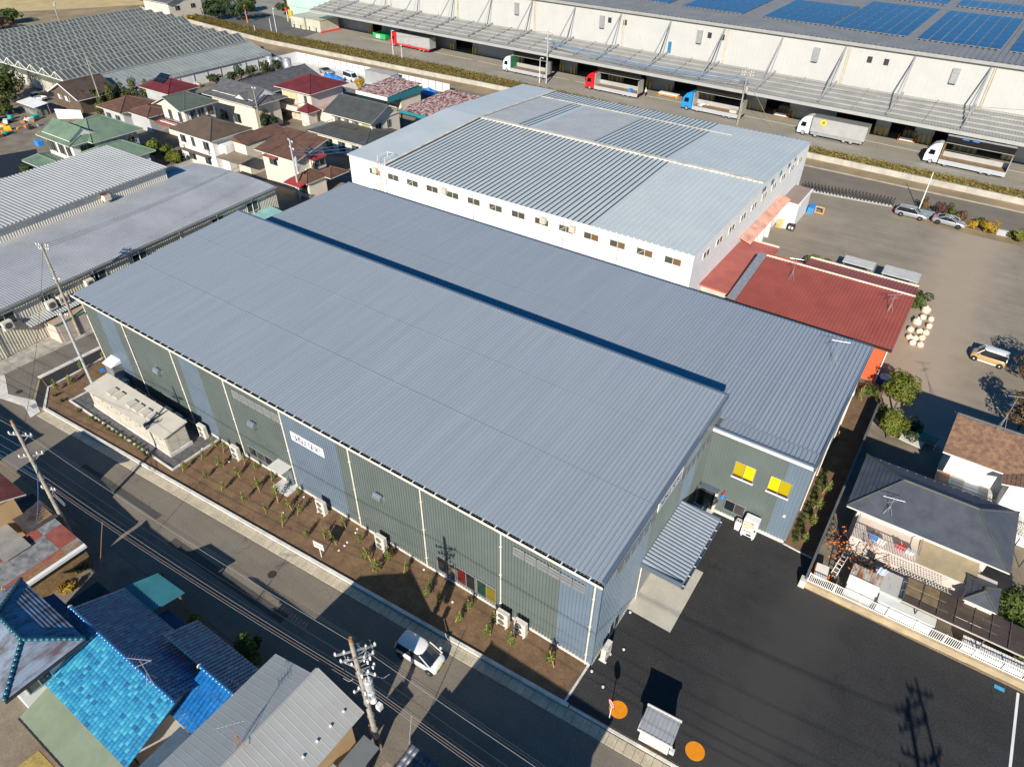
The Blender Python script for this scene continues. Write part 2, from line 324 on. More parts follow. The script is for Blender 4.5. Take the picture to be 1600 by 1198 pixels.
# ================================================================ LONG BLUE-GREY FACTORY
m_rf = mat('roof_bluegrey', (.295,.338,.385), .38, .1, .05, 1.0, (.26,.30,.348), 6, 0, (1.6,.07,1), .5, (.3,.7))
m_wb = mat('siding_blue', (.16,.212,.272), .4, .1, .06, .4)
m_wg = mat('siding_green', (.135,.165,.158), .4, .1, .06, .4)
m_dsp = mat('downspout_cream', (.68,.63,.54), .5, 0, .04, 1)
m_lou = mat('louver_grey', (.20,.22,.23), .4, .3, .05, 1)
X0, X1, YB, HF, HB = -57.8, 0.0, 19.27, 9.72, 11.06
mainb = thing('factory_building', 'long factory with blue-grey ribbed roof and green and blue ribbed siding', 'building', (0,0,0))
def siding(parent, name, a, b, z0, z1a, z1b, m, nrm, pitch=.25):
    """vertical ribbed siding from plan point a to b, top sloping z1a..z1b"""
    a = Vector((*a,z0)); e = Vector((b[0]-a.x,b[1]-a.y,0)); L = e.length; n = max(1, round(L/pitch)); p = L/n; d = e/L; nv = Vector(nrm)
    s = MB(); row = []
    for i in range(n):
        for q, hh in ((0,0),(.42,0),(.52,.075),(.9,.075)): row.append((((i+q)*p), hh))
    row.append((L, 0)); k = len(row)
    vs = [a+d*u+nv*hh for u, hh in row]+[Vector((*(a+d*u+nv*hh)[:2], z1a+(z1b-z1a)*u/L)) for u, hh in row]
    s.add(vs, [(i,i+1,k+i+1,k+i) for i in range(k-1)]); return s.build(name, m, parent)
# core volume behind the siding
core = MB().add([(X0,.02,0),(X1-.02,.02,0),(X1-.02,YB,0),(X0,YB,0),(X0,.02,HF-.1),(X1-.02,.02,HF-.1),(X1-.02,YB,HB-.1),(X0,YB,HB-.1)],
                [(3,2,1,0),(4,5,6,7),(0,1,5,4),(1,2,6,5),(2,3,7,6),(3,0,4,7)]).build('wall_core', m_wg, mainb)
bays = [(-57.8,-55.2,0),(-55.2,-52.35,1),(-52.35,-42.45,0),(-42.45,-39.6,1),(-39.6,-29.4,0),(-29.4,-22.85,1),(-22.85,-2.85,0),(-2.85,0,1)]
for a, b_, k in bays: siding(mainb, 'blue_siding' if k else 'green_siding', (a,-.005), (b_,-.005), .28, HF, HF, m_wb if k else m_wg, (0,-1,0))
ZT = lambda y: HF+(HB-HF)*y/YB
for a, b_, k in [(0,7.2,1),(7.2,12.9,0),(12.9,15.4,1),(15.4,YB,0)]:
    siding(mainb, 'blue_siding' if k else 'green_siding', (.005,a), (.005,b_), .28, ZT(a), ZT(b_), m_wb if k else m_wg, (1,0,0))
siding(mainb, 'green_siding', (X0-.005,0), (X0-.005,YB), .28, HF, HB, m_wg, (-1,0,0))
MB().box(X0-.08,.08,-.1,.0,0,.3).box(0,.08,-.1,YB,0,.3).build('plinth', m_concl, mainb)
rs = MB().corr((X0-.2,-.3,HF+.02), (58.3,0,0), (0,YB+.45,HB-HF+.03), .34, .09, (0,-.07,1), ((0,0),(.38,0),(.47,.5),(.5,1),(.62,1),(.65,.5),(.9,.0)))
roof = rs.build('roof', m_rf, mainb)
MB().slab([(X0-.2,-.28,HF),(.1,-.28,HF),(.1,YB+.15,HB+.02),(X0-.2,YB+.15,HB+.02)], .06).build('roof_deck', m_rf, roof)
mfl = mat('flashing_slate', (.14,.18,.235), .4, .3, .04, 1)
MB().add([(.08,-.3,HF+.12),(.3,-.3,HF+.12),(.3,YB+.2,HB+.14),(.08,YB+.2,HB+.14),(.08,-.3,HF-.22),(.3,-.3,HF-.22),(.3,YB+.2,HB-.2),(.08,YB+.2,HB-.2)],
         [(0,1,2,3),(5,4,7,6),(4,5,1,0),(5,6,2,1),(6,7,3,2),(7,4,0,3)]).build('verge_flashing', mfl, roof)
MB().box(X0-.25,.3,YB+.05,YB+.3,HB-.2,HB+.17).build('ridge_flashing', mfl, roof)
for yy in (6.6,13.1): MB().add([(X0,yy,ZT(yy)+.125),(X1,yy,ZT(yy)+.125),(X1,yy+.05,ZT(yy)+.13),(X0,yy+.05,ZT(yy)+.13)], [(0,1,2,3)]).build('lap_seam', mat('lap_seam', (.44,.48,.52), .5, .1, .08, .3), roof)
gut = MB().box(X0-.25,.3,-.56,-.54,HF-.2,HF-.02).box(X0-.25,.3,-.54,-.3,HF-.2,HF-.18).build('gutter', m_gutb, mainb)
MB().box(X0-.25,.3,-.585,-.56,HF-.22,HF-.005).build('gutter_lip', m_dsp, gut)
stp = mesh('strap', MB().box(-.04,.04,-.58,-.28,-.02,.0), m_white)
for i in range(58): part('strap', stp, m_white, gut, (X0+.15+i*1.0, 0, HF+.0), (0,0,0))
for x in (-57.35,-50.65,-43.3,-36.0,-29.05,-21.45,-14.4,-7.45,-.36):
    d = MB().tube((x,-.12,.1),(x,-.12,HF-.45),.06,None,8).tube((x,-.12,HF-.47),(x,-.4,HF-.16),.06,None,8)
    d.box(x-.09,x+.09,-.2,-.02,1.2,1.25).box(x-.09,x+.09,-.2,-.02,4.5,4.55).box(x-.09,x+.09,-.2,-.02,7.5,7.55); d.build('downspout', m_dsp, mainb)
# corner trims
MB().box(-.06,.1,-.1,.06,.3,HF).build('corner_trim', m_wb, mainb)
def louver_row(x0, n, wd, z0, z1, parent):
    for i in range(n):
        a = x0+i*wd
        fr = MB().box(a,a+wd,-.1,-.08,z0,z1).build('louver_panel', m_lou, parent)
        t = MB()
        for k in range(3): t.box(a+.04,a+wd-.04,-.108,-.1,z0+.12+k*.28,z0+.2+k*.28)
        t.box(a,a+.05,-.12,-.08,z0,z1).box(a,a+wd,-.12,-.08,z0,z0+.05).box(a,a+wd,-.12,-.08,z1-.05,z1).box(a+wd-.02,a+wd+.03,-.12,-.08,z0,z1)
        t.build('frame', m_galv, fr)
louver_row(-35.1, 6, .97, 7.4, 8.3, mainb); louver_row(-6.45, 6, .9, 7.45, 8.3, mainb)
def window(parent, o, ex, wd, z0, z1, panes, nv, mats, frame=m_alu, t=.06, depth=.03):
    """window on a vertical wall: o plan point, ex unit plan dir along wall, nv outward plan normal"""
    ox, oy = o; root = MB()
    P = lambda u, d, z: (ox+ex[0]*u+nv[0]*d, oy+ex[1]*u+nv[1]*d, z)
    def bx(s, u0, u1, d0, d1, za, zb):
        s.add([P(u0,d1,za),P(u1,d1,za),P(u1,d0,za),P(u0,d0,za),P(u0,d1,zb),P(u1,d1,zb),P(u1,d0,zb),P(u0,d0,zb)],
              [(3,2,1,0),(4,5,6,7),(0,1,5,4),(1,2,6,5),(2,3,7,6),(3,0,4,7)])
    bx(root, 0, wd, .0, depth+.05, z0, z0+t); bx(root, 0, wd, 0, depth+.05, z1-t, z1)
    bx(root, 0, t, 0, depth+.05, z0+t, z1-t); bx(root, wd-t, wd, 0, depth+.05, z0+t, z1-t)
    for i in range(1, panes): u = wd*i/panes; bx(root, u-t*.45, u+t*.45, 0, depth+.04, z0+t, z1-t)
    w_ = root.build('window', frame, parent)
    for i in range(panes):
        g = MB(); bx(g, wd*i/panes+t*.4, wd*(i+1)/panes-t*.4, .0, depth+.012*(i%2), z0+t*.8, z1-t*.8)
        g.build('pane', mats[i % len(mats)], w_)
    return w_
window(mainb, (-35.1,-.08), (1,0), 4.3, .85, 1.95, 4, (0,-1), [m_glass, m_gglass])
m_p1 = plain('pane_reflect_red', (.10,.016,.012), .1); m_p2 = plain('pane_reflect_green', (.015,.045,.03), .1); m_p3 = plain('pane_reflect_yellow', (.16,.13,.015), .1); m_p4 = plain('pane_pale', (.13,.135,.105), .15)  # red, green and yellow reflections are put into the pane colours
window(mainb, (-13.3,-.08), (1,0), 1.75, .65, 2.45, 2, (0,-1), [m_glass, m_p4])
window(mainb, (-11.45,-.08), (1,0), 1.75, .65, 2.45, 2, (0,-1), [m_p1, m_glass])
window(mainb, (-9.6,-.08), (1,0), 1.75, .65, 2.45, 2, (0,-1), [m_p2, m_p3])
window(mainb, (.08,2.3), (0,1), 1.6, .35, 1.95, 2, (1,0), [m_glass, m_p2])
ev = MB()
for z in (.55,): ev.box(-47.6,-46.0,-.11,-.03,1.9,2.15)
ev.build('vent_grille', m_lou, mainb)
# side door with porch
dr = MB().box(-30.5,-29.4,-.12,-.03,.15,2.15).build('door', m_wg, mainb); MB().box(-29.6,-29.52,-.17,-.12,1.0,1.15).build('handle', m_alu, dr)
pc = MB().box(-31.0,-29.25,-1.25,-.04,2.42,2.5).build('porch_roof', m_offw, mainb)
MB().box(-30.95,-29.0,-1.35,-.11,0,.16).build('porch_step', m_concl, mainb)
m_stain = mat('stainless', (.62,.63,.65), .3, .8, .05, 2)
for x, z in ((-46.7,5.2),(-33.15,5.4),(-18.7,5.45)):
    h = MB(); n = 8
    for i in range(n):
        a0 = -pi/2+pi*.9*i/n; a1 = -pi/2+pi*.9*(i+1)/n
        p0 = (-.1-.32*cos(a0)*1.3, z+.4*sin(a0)); p1 = (-.1-.32*cos(a1)*1.3, z+.4*sin(a1))
        h.quad((x-.4,p0[0],p0[1]),(x+.4,p0[0],p0[1]),(x+.4,p1[0],p1[1]),(x-.4,p1[0],p1[1]))
        for sx in (-.4,.4): h.tri((x+sx,-.05,z),(x+sx,p0[0],p0[1]),(x+sx,p1[0],p1[1]))
    h.box(x-.46,x+.46,-.08,-.02,z-.5,z+.46); hd = h.build('vent_hood', m_stain, mainb)
    MB().box(x-.3,x+.3,-.3,-.09,z-.47,z-.42).build('hood_opening', m_black, hd)
# ---- sign lettering made of strokes
GL = {'y': [(0,1,0,.55),(0,.55,1,.55),(1,1,1,0),(1,0,0,0)], 'a': [(0,1,1,1),(1,1,1,0),(1,0,0,0),(0,0,0,.5),(0,.5,1,.5)], 's': [(1,1,0,1),(0,1,0,.5),(0,.5,1,.5),(1,.5,1,0),(1,0,0,0)],
      'u': [(0,1,0,0),(0,0,1,0),(1,0,1,1)], 'i': [(.5,1,.5,0)], 'e': [(1,1,0,1),(0,1,0,0),(0,0,1,0),(0,.5,.9,.5)], 'k': [(0,1,0,0),(1,1,.1,.5),(.1,.5,1,0)]}
def stroke_letters(text, parent, P, x0, x1, z0, z1, m, th):
    """P(u, z, d): point u along the board, height z, d out of it"""
    adv = {' ': .55, 'i': .55}; tot = sum(adv.get(c,1.0) for c in text); sx = (x1-x0)/tot; x = x0
    for c in text:
        wd = adv.get(c,1.0)*sx
        if c != ' ':
            s = MB(); lw = wd*.72
            for a, b, c2, d in GL[c]:
                A = Vector((x+wd*.14+a*lw, z0+b*(z1-z0))); B = Vector((x+wd*.14+c2*lw, z0+d*(z1-z0))); dd = (B-A).normalized()*th*.5; nn = Vector((-dd.y,dd.x)); A -= dd; B += dd
                c4 = [A-nn, B-nn, B+nn, A+nn]
                s.add([P(q.x,q.y,.012) for q in c4]+[P(q.x,q.y,.0) for q in c4], [(0,1,2,3),(0,4,5,1),(1,5,6,2),(2,6,7,3),(3,7,4,0)])
            s.build('letter', m, parent)
        x += wd
m_navy = plain('navy_letters', (.012,.03,.16), .4)
sg = MB().box(-28.15,-24.4,-.13,-.08,6.28,7.2).build('signboard', m_white, mainb); sg['label'] = 'white sign with navy lettering on the street front'
stroke_letters('yasui seiki', sg, lambda u, z, d: (u,-.13-d,z), -27.85, -24.7, 6.48, 7.0, m_navy, .06)
sg2 = MB().box(.1,.15,7.75,11.85,8.55,9.6).build('signboard', m_white, mainb); sg2['label'] = 'white sign with navy lettering on the gable end'
stroke_letters('yasui seiki', sg2, lambda u, z, d: (.15+d,u,z), 8.05, 11.55, 8.8, 9.35, m_navy, .065)
# louvers on the gable end
def louver_end(y0, n, wd, z0, z1):
    for i in range(n):
        a = y0+i*wd; fr = MB().box(.085,.1,a,a+wd,z0,z1).build('louver_panel', m_lou, mainb)
        MB().box(.085,.12,a,a+.05,z0,z1).box(.085,.12,a,a+wd,z0,z0+.05).box(.085,.12,a,a+wd,z1-.05,z1).build('frame', m_galv, fr)
louver_end(2.0, 6, .95, 7.75, 8.6); louver_end(12.0, 6, .95, 7.6, 8.5)
# loading canopy
cp = thing('loading_canopy', 'blue-grey ribbed loading canopy on the gable end over the concrete pad', 'canopy', (0,0,0))
cr = MB().corr((.1,6.55,4.42), (0,7.05,0), (3.1,0,-.32), .34, .1, (.1,0,1)).build('canopy_roof', m_rf, cp)
for y in (6.45,13.6): MB().box(.1,3.25,y,y+.1,3.95,4.4).build('fascia', mfl, cp)
cg = MB().box(3.2,3.24,6.45,13.7,3.9,4.08).box(3.2,3.4,6.45,13.7,3.86,3.9).box(3.37,3.4,6.45,13.7,3.9,4.06).build('canopy_gutter', mfl, cp)
for i in range(8): MB().box(3.19,3.4,6.6+i*1.0,6.66+i*1.0,4.06,4.09).build('strap', m_white, cg)
MB().tube((.15,6.62,.05),(.15,6.62,3.9),.05,None,8).build('downspout', m_dsp, cp)
for y in (7.2,10.1,13.0): MB().bar((.1,y,4.2),(3.15,y,3.9),.1,.2).build('rafter', mfl, cp)
sh = MB()
sh.box(.085,.1,6.9,11.4,.05,3.7); sd = sh.build('shutter_door', m_lou, mainb)
for i in range(12): MB().box(.1,.115,6.95,11.35,.15+i*.3,.32+i*.3).build('shutter_slat', m_galv, sd)
# ---------------------------------------------------------------- annex
AX0, AX1, AY0, AY1, AH = -57.8, 7.68, 18.3, 36.4, 8.8
anx = thing('annex_building', 'lower ribbed annex with two yellow-blind windows behind the long factory', 'building', (0,0,0))
MB().box(AX0,AX1-.02,YB+.06,AY1-.02,0,AH-.05).box(.1,AX1-.02,AY0+.02,YB+.1,0,AH-.051).build('wall_core', m_wg, anx)
for a, b_, k in ((.12,6.15,0),(6.15,AX1,1)): siding(anx, 'blue_siding' if k else 'green_siding', (a,AY0-.002), (b_,AY0-.002), .28, AH-.12, AH-.12, m_wb if k else m_wg, (0,-1,0))
for a, b_, k in ((AY0,21,1),(21,31,0),(31,AY1,1)): siding(anx, 'blue_siding' if k else 'green_siding', (AX1+.002,a), (AX1+.002,b_), .28, AH-.1, AH-.1, m_wb if k else m_wg, (1,0,0))
siding(anx, 'green_siding', (AX0-.002,YB+.3), (AX0-.002,AY1), .28, AH-.1, AH-.1, m_wg, (-1,0,0))
MB().box(1.75,AX1+.06,AY0-.1,AY0,0,.3).box(AX1,AX1+.06,AY0-.1,AY1,0,.3).build('plinth', m_concl, anx)
ar = MB().corr((AX0-.2,YB+.32,AH+.02), (66.0,0,0), (0,AY1-YB-.1,.12), .34, .09, (0,0,1), ((0,0),(.38,0),(.47,.5),(.5,1),(.62,1),(.65,.5),(.9,.0))).build('roof', m_rf, anx)
MB().corr((.36,AY0-.1,AH+.01), (7.42,0,0), (0,YB-AY0+.45,.01), .34, .09).build('roof_return', m_rf, ar)
MB().slab([(AX0-.2,YB+.32,AH),(AX1+.1,YB+.32,AH),(AX1+.1,AY1+.2,AH+.11),(AX0-.2,AY1+.2,AH+.11)], .05).build('roof_deck', m_rf, ar)
MB().box(.1,AX1+.2,AY0-.3,AY0-.12,AH-.2,AH+.16).build('front_flashing', mfl, ar)
MB().box(.1,AX1+.2,AY0-.42,AY0-.301,AH-.2,AH+.02).build('front_gutter', m_white, ar)
MB().box(AX1+.12,AX1+.3,AY0-.42,AY1+.25,AH-.18,AH+.17).build('verge_flashing', mfl, ar)
MB().box(AX0-.2,AX1+.1,AY1+.1,AY1+.35,AH-.1,AH+.2).build('rear_flashing', mfl, ar)
for yy in (26.5,32): MB().add([(AX0,yy,AH+.19),(AX1,yy,AH+.19),(AX1,yy+.05,AH+.19),(AX0,yy+.05,AH+.19)], [(0,1,2,3)]).build('lap_seam', MATS['lap_seam'], ar)
for y in (22.5,27.5,33,36): MB().tube((AX1+.12,y,.1),(AX1+.12,y,AH-.2),.05,None,8).build('downspout', m_dsp, anx)
MB().box(AX1+.05,AX1+.3,33.5,33.9,5.4,5.7).build('wall_lamp', m_white, anx)
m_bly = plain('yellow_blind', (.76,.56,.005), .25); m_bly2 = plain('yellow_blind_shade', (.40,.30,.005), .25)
for x, ms in ((2.35,[m_bly2,m_bly]),(5.15,[m_bly,m_bly2])):
    wn = window(anx, (x,AY0-.08), (1,0), 1.7, 4.75, 6.4, 2, (0,-1), ms)
    MB().box(x+.06,x+1.64,AY0-.135,AY0-.128,4.81,5.02).build('blind_gap', plain('blind_gap', (.06,.03,.01), .4), wn)
    MB().box(x-.05,x+1.75,AY0-.2,AY0-.03,4.66,4.74).build('sill', m_white, wn)
window(anx, (2.42,AY0-.08), (1,0), 1.72, .87, 2.05, 2, (0,-1), [m_glass, plain('pane_mauve', (.06,.05,.055), .1)])
# entrance recess in the corner
rc = MB().box(.25,1.72,AY0-.12,AY0-.03,0,2.55).build('entrance', m_black, anx)
MB().box(.7,1.35,AY0-.15,AY0-.12,.1,2.1).build('entrance_door', m_gglass, rc)
MB().box(1.55,1.78,AY0-.25,AY0-.03,0,2.6).build('jamb', m_beige, rc); MB().box(.2,1.8,AY0-.6,AY0-.03,2.6,2.68).build('hood', mfl, rc)
MB().box(.15,1.75,AY0-1.1,AY0-.13,0,.14).build('doorstep', m_concl, rc)
e2 = MB().box(.085,.11,14.3,17.6,.1,2.7).build('side_entrance', m_black, mainb); MB().bar((.12,14.5,2.5),(.12,17.2,.5),.06,.06).build('door_rail', m_alu, e2)
MB().box(6.95,7.15,AY0-.25,AY0-.03,2.9,3.0).build('wall_spout', m_white, anx)

# ================================================================ WHITE FACTORY BEHIND
m_wwall = mat('white_siding', (.80,.80,.79), .5, 0, .03, .5)
m_wroof = mat('pale_roof', (.52,.57,.575), .5, .1, .06, .2, (.48,.53,.54))
m_wroof2 = mat('grey_roof_patch', (.46,.47,.475), .55, .1, .05, .3)
m_groove_shade = plain('groove_shade_black', (.02,.025,.035), .5)  # black colour for the shade in the old sheet's deep grooves
WX0, WX1, WY0, WY1 = -64.1, -12.0, 42.9, 87.4; WZ, WR, WYR = 9.45, 10.45, 65.0
wb = thing('white_factory', 'white factory with pale blue low gable roof and a row of small windows', 'building', (0,0,0))
MB().add([(WX0,WY0,0),(WX1,WY0,0),(WX1,WY1,0),(WX0,WY1,0),(WX0,WY0,WZ),(WX1,WY0,WZ),(WX1,WY1,WZ),(WX0,WY1,WZ),(WX1,WYR,WR),(WX0,WYR,WR)],
         [(0,1,5,4),(1,2,6,8,5),(2,3,7,6),(3,0,4,9,7),(4,5,8,9),(8,6,7,9)]).build('wall', m_wwall, wb)
t = MB()
for i in range(29): t.box(WX0-.02,WX1+.02,WY0-.02,WY0,.25+i*.32,.27+i*.32); t.box(WX1,WX1+.02,WY0,WY1,.25+i*.32,.27+i*.32)
t.build('siding_joint', mat('siding_joint', (.70,.71,.72), .6, 0, .05, 1), wb)
rf = MB().add([(WX0-.1,WY0-.15,WZ+.05),(WX1+.15,WY0-.15,WZ+.05),(WX1+.15,WYR,WR+.05),(WX0-.1,WYR,WR+.05),(WX1+.15,WY1+.15,WZ+.05),(WX0-.1,WY1+.15,WZ+.05)], [(0,1,2,3),(3,2,4,5)]).build('roof', m_wroof, wb)
zf = lambda y: WZ+.06+(WR-WZ)*(1-abs(y-WYR)/22.2)
def ribs(x0, x1, y0, y1, m, name, pitch=.74, wd=.13, h=.12):
    n = int((x1-x0)/pitch); me = MB()
    for i in range(n+1):
        x = x0+i*pitch; me.bar((x,y0,zf(y0)+h/2),(x,y1,zf(y1)+h/2),wd,h)
    return me.build(name, m, rf)
ribs(-56.9,-25.0,WY0-.15,WYR-.4,m_groove_shade,'groove_shade',.74,.15,.05)  # thin black bars drawn in place of shadowed grooves
ribs(-24.4,-12.4,WY0-.15,WYR-.4,m_wroof,'pale_rib',.74,.14,.12)
ribs(-57.0,-26,82.6,WY1+.1,m_groove_shade,'groove_shade',.74,.15,.05)
ribs(-50.3,-48.2,WYR+.4,82.2,m_groove_shade,'groove_shade',.74,.15,.05)
ribs(-37.2,-25.6,WYR+.4,82.2,m_groove_shade,'groove_shade',.74,.15,.05)
ribs(-24.8,-12.4,WYR+.4,WY1+.1,m_wroof,'pale_rib',.74,.14,.12)
for a, b_ in ((-56.9,-50.6),(-47.8,-37.6)):
    MB().add([(a,WYR+.5,zf(WYR+.5)+.05),(b_,WYR+.5,zf(WYR+.5)+.05),(b_,82.2,zf(82.2)+.05),(a,82.2,zf(82.2)+.05)], [(0,1,2,3)]).build('roof_patch', m_wroof2, rf)
    ribs(a+.2,b_-.2,WYR+.5,82.2,m_wroof2,'patch_rib',.74,.16,.12)
m_cream = mat('cream_seal', (.66,.62,.52), .7, 0, .15, .6)
MB().add([(-56.9,WYR-.35,WR+.2),(WX1+.1,WYR-.35,WR+.2),(WX1+.1,WYR+.35,WR+.2),(-56.9,WYR+.35,WR+.2)],[(0,1,2,3)]).box(-56.9,WX1+.1,WYR-.35,WYR+.35,WR+.05,WR+.19).build('ridge_cap', m_cream, rf)
MB().box(-56.9,-22.5,82.25,82.5,zf(82.4)+.1,zf(82.4)+.17).build('roof_seam', m_cream, rf)
# plain strip at the left end, slightly raised
MB().add([(WX0-.15,WY0-.2,WZ+.2),(-57.4,WY0-.2,WZ+.2),(-57.4,WYR,WR+.2),(WX0-.15,WYR,WR+.2),(-57.4,WY1+.2,WZ+.2),(WX0-.15,WY1+.2,WZ+.2)],[(0,1,2,3),(3,2,4,5)]).box(WX0-.15,-57.4,WY0-.2,WY0-.1,WZ,WZ+.19).build('flat_strip', mat('strip_roof', (.50,.545,.56), .6, .1, .04, .2), rf)
MB().bar((-57.2,WY0-.1,WZ+.2),(-57.2,WYR,WR+.2),.35,.1).bar((-57.2,WYR,WR+.2),(-57.2,WY1+.1,WZ+.2),.35,.1).build('strip_seal', m_cream, rf)
MB().box(-57.3,WX1+.15,WY0-.32,WY0-.16,WZ-.12,WZ+.06).build('eave_gutter', m_white, wb)
m_wp = plain('window_olive', (.075,.075,.06), .12)
m_wp2 = plain('window_brown', (.17,.10,.05), .12)
for i in range(14):
    x = -60.3+i*3.46
    wn = window(wb, (x,WY0), (1,0), 2.05, 7.65, 8.55, 2, (0,-1), [m_wp, m_wp2 if i > 9 else m_wp], m_offw, .07)
    if i in (2,6,9,12): MB().bar((x+.2,WY0-.05,7.8),(x+.9,WY0-.05,8.3),.02,.05).build('brace', m_cream, wn)
for i in range(10): window(wb, (WX1,45.9+i*4.05), (0,1), 2.0, 7.6, 8.45, 2, (1,0), [plain('window_maroon', (.07,.03,.035), .12), m_wp], m_offw, .07)
for x in (-59.3,-47.0,-31.6,-27.5): MB().box(x,x+.75,WY0-.55,WY0-.02,8.1,8.85).build('wall_fan', m_beige, wb)
for x in (-57.2,-42.1,-28.5,-21.1): MB().tube((x,WY0-.08,0),(x,WY0-.08,WZ),.04,None,6).build('downspout', m_galv, wb)
lad = MB()
for sx in (-.22,.22): lad.tube((-58.1+sx,WY0-.3,.5),(-58.1+sx,WY0-.3,10.4),.03)
for i in range(32): lad.tube((-58.32,WY0-.3,.7+i*.3),(-57.88,WY0-.3,.7+i*.3),.02)
for k in range(9):
    z = 3+k*.8; pts = [(-58.1+.36*cos(a),WY0-.35-.5*sin(a),z) for a in [pi*j/6 for j in range(7)]]; lad.path(pts, .015, 4)
lad.build('cage_ladder', plain('ladder_rust', (.62,.38,.30), .6), wb)
rr = MB()
for a, b_ in (((-58.7,WY0+.2),(-58.7,WY0+2.2)),((-57.4,WY0+.2),(-57.4,WY0+2.2)),((-58.7,WY0+2.2),(-57.4,WY0+2.2))):
    rr.tube((*a,10.4),(*b_,10.4),.03).tube((*a,9.7),(*a,10.4),.03)
rr.build('roof_rail', m_white, wb)
# writing on the right wall: dark characters and a green mark
kg = {0: [(0,0,0,1),(0,1,1,1),(1,1,1,0),(.1,.2,.9,.8),(.9,.2,.1,.8)], 1: [(0,.8,1,.8),(.5,1,.5,0),(0,.4,1,.4),(.1,0,.9,0)], 2: [(.2,1,.2,0),(0,.7,.5,.7),(.6,1,.6,.1),(.6,.1,1,.1)], 3: [(0,.9,1,.9),(0,.5,1,.5),(0,.1,1,.1),(.5,.9,.5,.1)]}
for y, k in ((65.7,0),(69.2,1),(76.6,3),(79.6,2)):
    s = MB()
    for a, b_, c2, d in kg[k]: s.bar((WX1+.03,y+a*1.2,8.75+b_*.62),(WX1+.03,y+c2*1.2,8.75+d*.62),.12,.03,(1,0,0))
    s.build('wall_character', m_navy, wb)
MB().add([(WX1+.03,72.6,9.1),(WX1+.03,73.3,8.72),(WX1+.03,74.0,9.1),(WX1+.03,73.3,9.6)],[(0,1,2,3)]).box(WX1+.021,WX1+.028,72.6,74,8.7,8.8).build('wall_mark', plain('mark_green', (.03,.33,.28), .5), wb)
# pink awning and white pillars along the right wall
MB().corr((WX1+.05,59.5,4.9),(0,17.4,0),(1.5,0,-.45),.4,.06,(.2,0,1)).build('awning', mat('pink_sheet', (.62,.33,.25), .7, 0, .2, .6), wb)
for y in (66.5,69.5,72.5): MB().box(WX1+.02,WX1+.6,y,y+.5,0,4.3).build('pillar', m_white, wb)
for y in (67.2,70.2): MB().box(WX1+.01,WX1+.05,y,y+2.2,.05,3.9).build('roller_door', mat('roller_white', (.72,.73,.74), .4, .2, .03, 1), wb)
shd = thing('lean_to_shed', 'white box shed with brown-grey roof against the white factory', 'shed', (0,0,0))
MB().box(-11.97,-9.4,78.1,84.7,0,3.55).build('wall', m_wwall, shd)
MB().slab([(-11.97,78.0,3.75),(-9.3,78.0,3.65),(-9.3,84.8,3.65),(-11.97,84.8,3.75)],.12).build('roof', mat('taupe_roof', (.30,.225,.19), .7, 0, .06, .5), shd)
MB().box(-9.45,-9.2,78.0,84.8,3.4,3.7).build('fascia', m_white, shd)
# yard clutter by the shed
tag(MB().box(-9.2,-8.3,84.5,86.5,0,.9).build('blue_skip', m_blue), 'blue open skip half hidden behind the white shed', 'skip')
pl = thing('timber_frame', 'orange timber frame leaning beside the white shed', 'frame', (-8.2,85.2,0))
for a, b_ in (((0,0,0),(0,0,1.1)),((1.2,0,0),(1.2,0,1.1)),((0,0,1.1),(1.2,0,1.1)),((0,0,.15),(1.2,0,.15))): MB().bar(a,b_,.15,.15).build('beam', mat('orange_wood', (.62,.33,.12), .7, 0, .1, 3), pl)
for i, (x, y) in enumerate(((-12.0+.9,76.6),(-10.6,76.9))):
    q = thing('pallet_stack', 'yellow timber pallets stood against the white wall' if i == 0 else 'white board leaning beside yellow pallets', 'pallet' if i == 0 else 'board', (x,y,0))
    for k in range(6): MB().bar((-.4+k*.16,0,0),(-.4+k*.16,.5,1.3),.1,.06).build('slat', mat('pallet_yellow', (.60,.42,.13), .7, 0, .1, 3) if i == 0 else m_white, q)
bn = thing('recycling_cage', 'small dark cage cart with two white tubs beside the white shed', 'cart', (-9.4,76.7,0))
MB().box(-.5,.5,-.4,.4,.2,.3).box(-.5,-.46,-.4,.4,.3,1).box(.46,.5,-.4,.4,.3,1).box(-.5,.5,.36,.4,.3,1).build('cage', m_dark, bn)
for s in (-.22,.22): MB().cyl(s,0,.3,.6,.15,.17).build('tub', m_white, bn)

# ================================================================ LOGISTICS DEPOT
DA = -math.atan(.045)
m_dw = mat('depot_white', (.46,.455,.44), .5, 0, .03, .3)
m_dgrey = mat('depot_grey', (.33,.34,.35), .5, .1, .06, .4)
m_droof = mat('depot_roof', (.27,.265,.26), .5, .2, .08, .3)
m_can = mat('canopy_grey', (.36,.36,.345), .5, .25, .08, .35)
dc = thing('depot_warehouse', 'huge white depot with grey dock canopy and solar panels on its roof', 'building', (0,130.2,0), DA)
DX0, DX1 = -166.0, 70.0
MB().add([(DX0,0,6.4),(DX1,0,6.4),(DX1,0,15.1),(DX0,0,15.1)],[(0,1,2,3)]).build('upper_wall', m_dw, dc)
sm = MB()
for i in range(int((DX1-DX0)/.9)): sm.box(DX0+i*.9,DX0+i*.9+.04,-.012,0,7.5,15.0)
sm.build('panel_joint', mat('panel_joint', (.43,.425,.41), .6, 0, .05, 1), dc)
MB().box(DX0,DX0+.3,0,160,0,15.1).build('end_wall', m_dw, dc)
slope = .03
rz = lambda y: 15.35+slope*y
dr_ = MB().corr((DX0-.3,-.4,15.35),(DX1-DX0,0,0),(0,120,120*slope),1.0,.22,(0,0,1),((0,0),(.35,0),(.45,1),(.9,1))).build('roof', m_droof, dc)
MB().box(DX0-.3,DX1,-.75,-.4,14.95,15.5).build('eave_gutter', mat('gutter_grey', (.38,.375,.36), .5, .3, .05, 1), dr_)
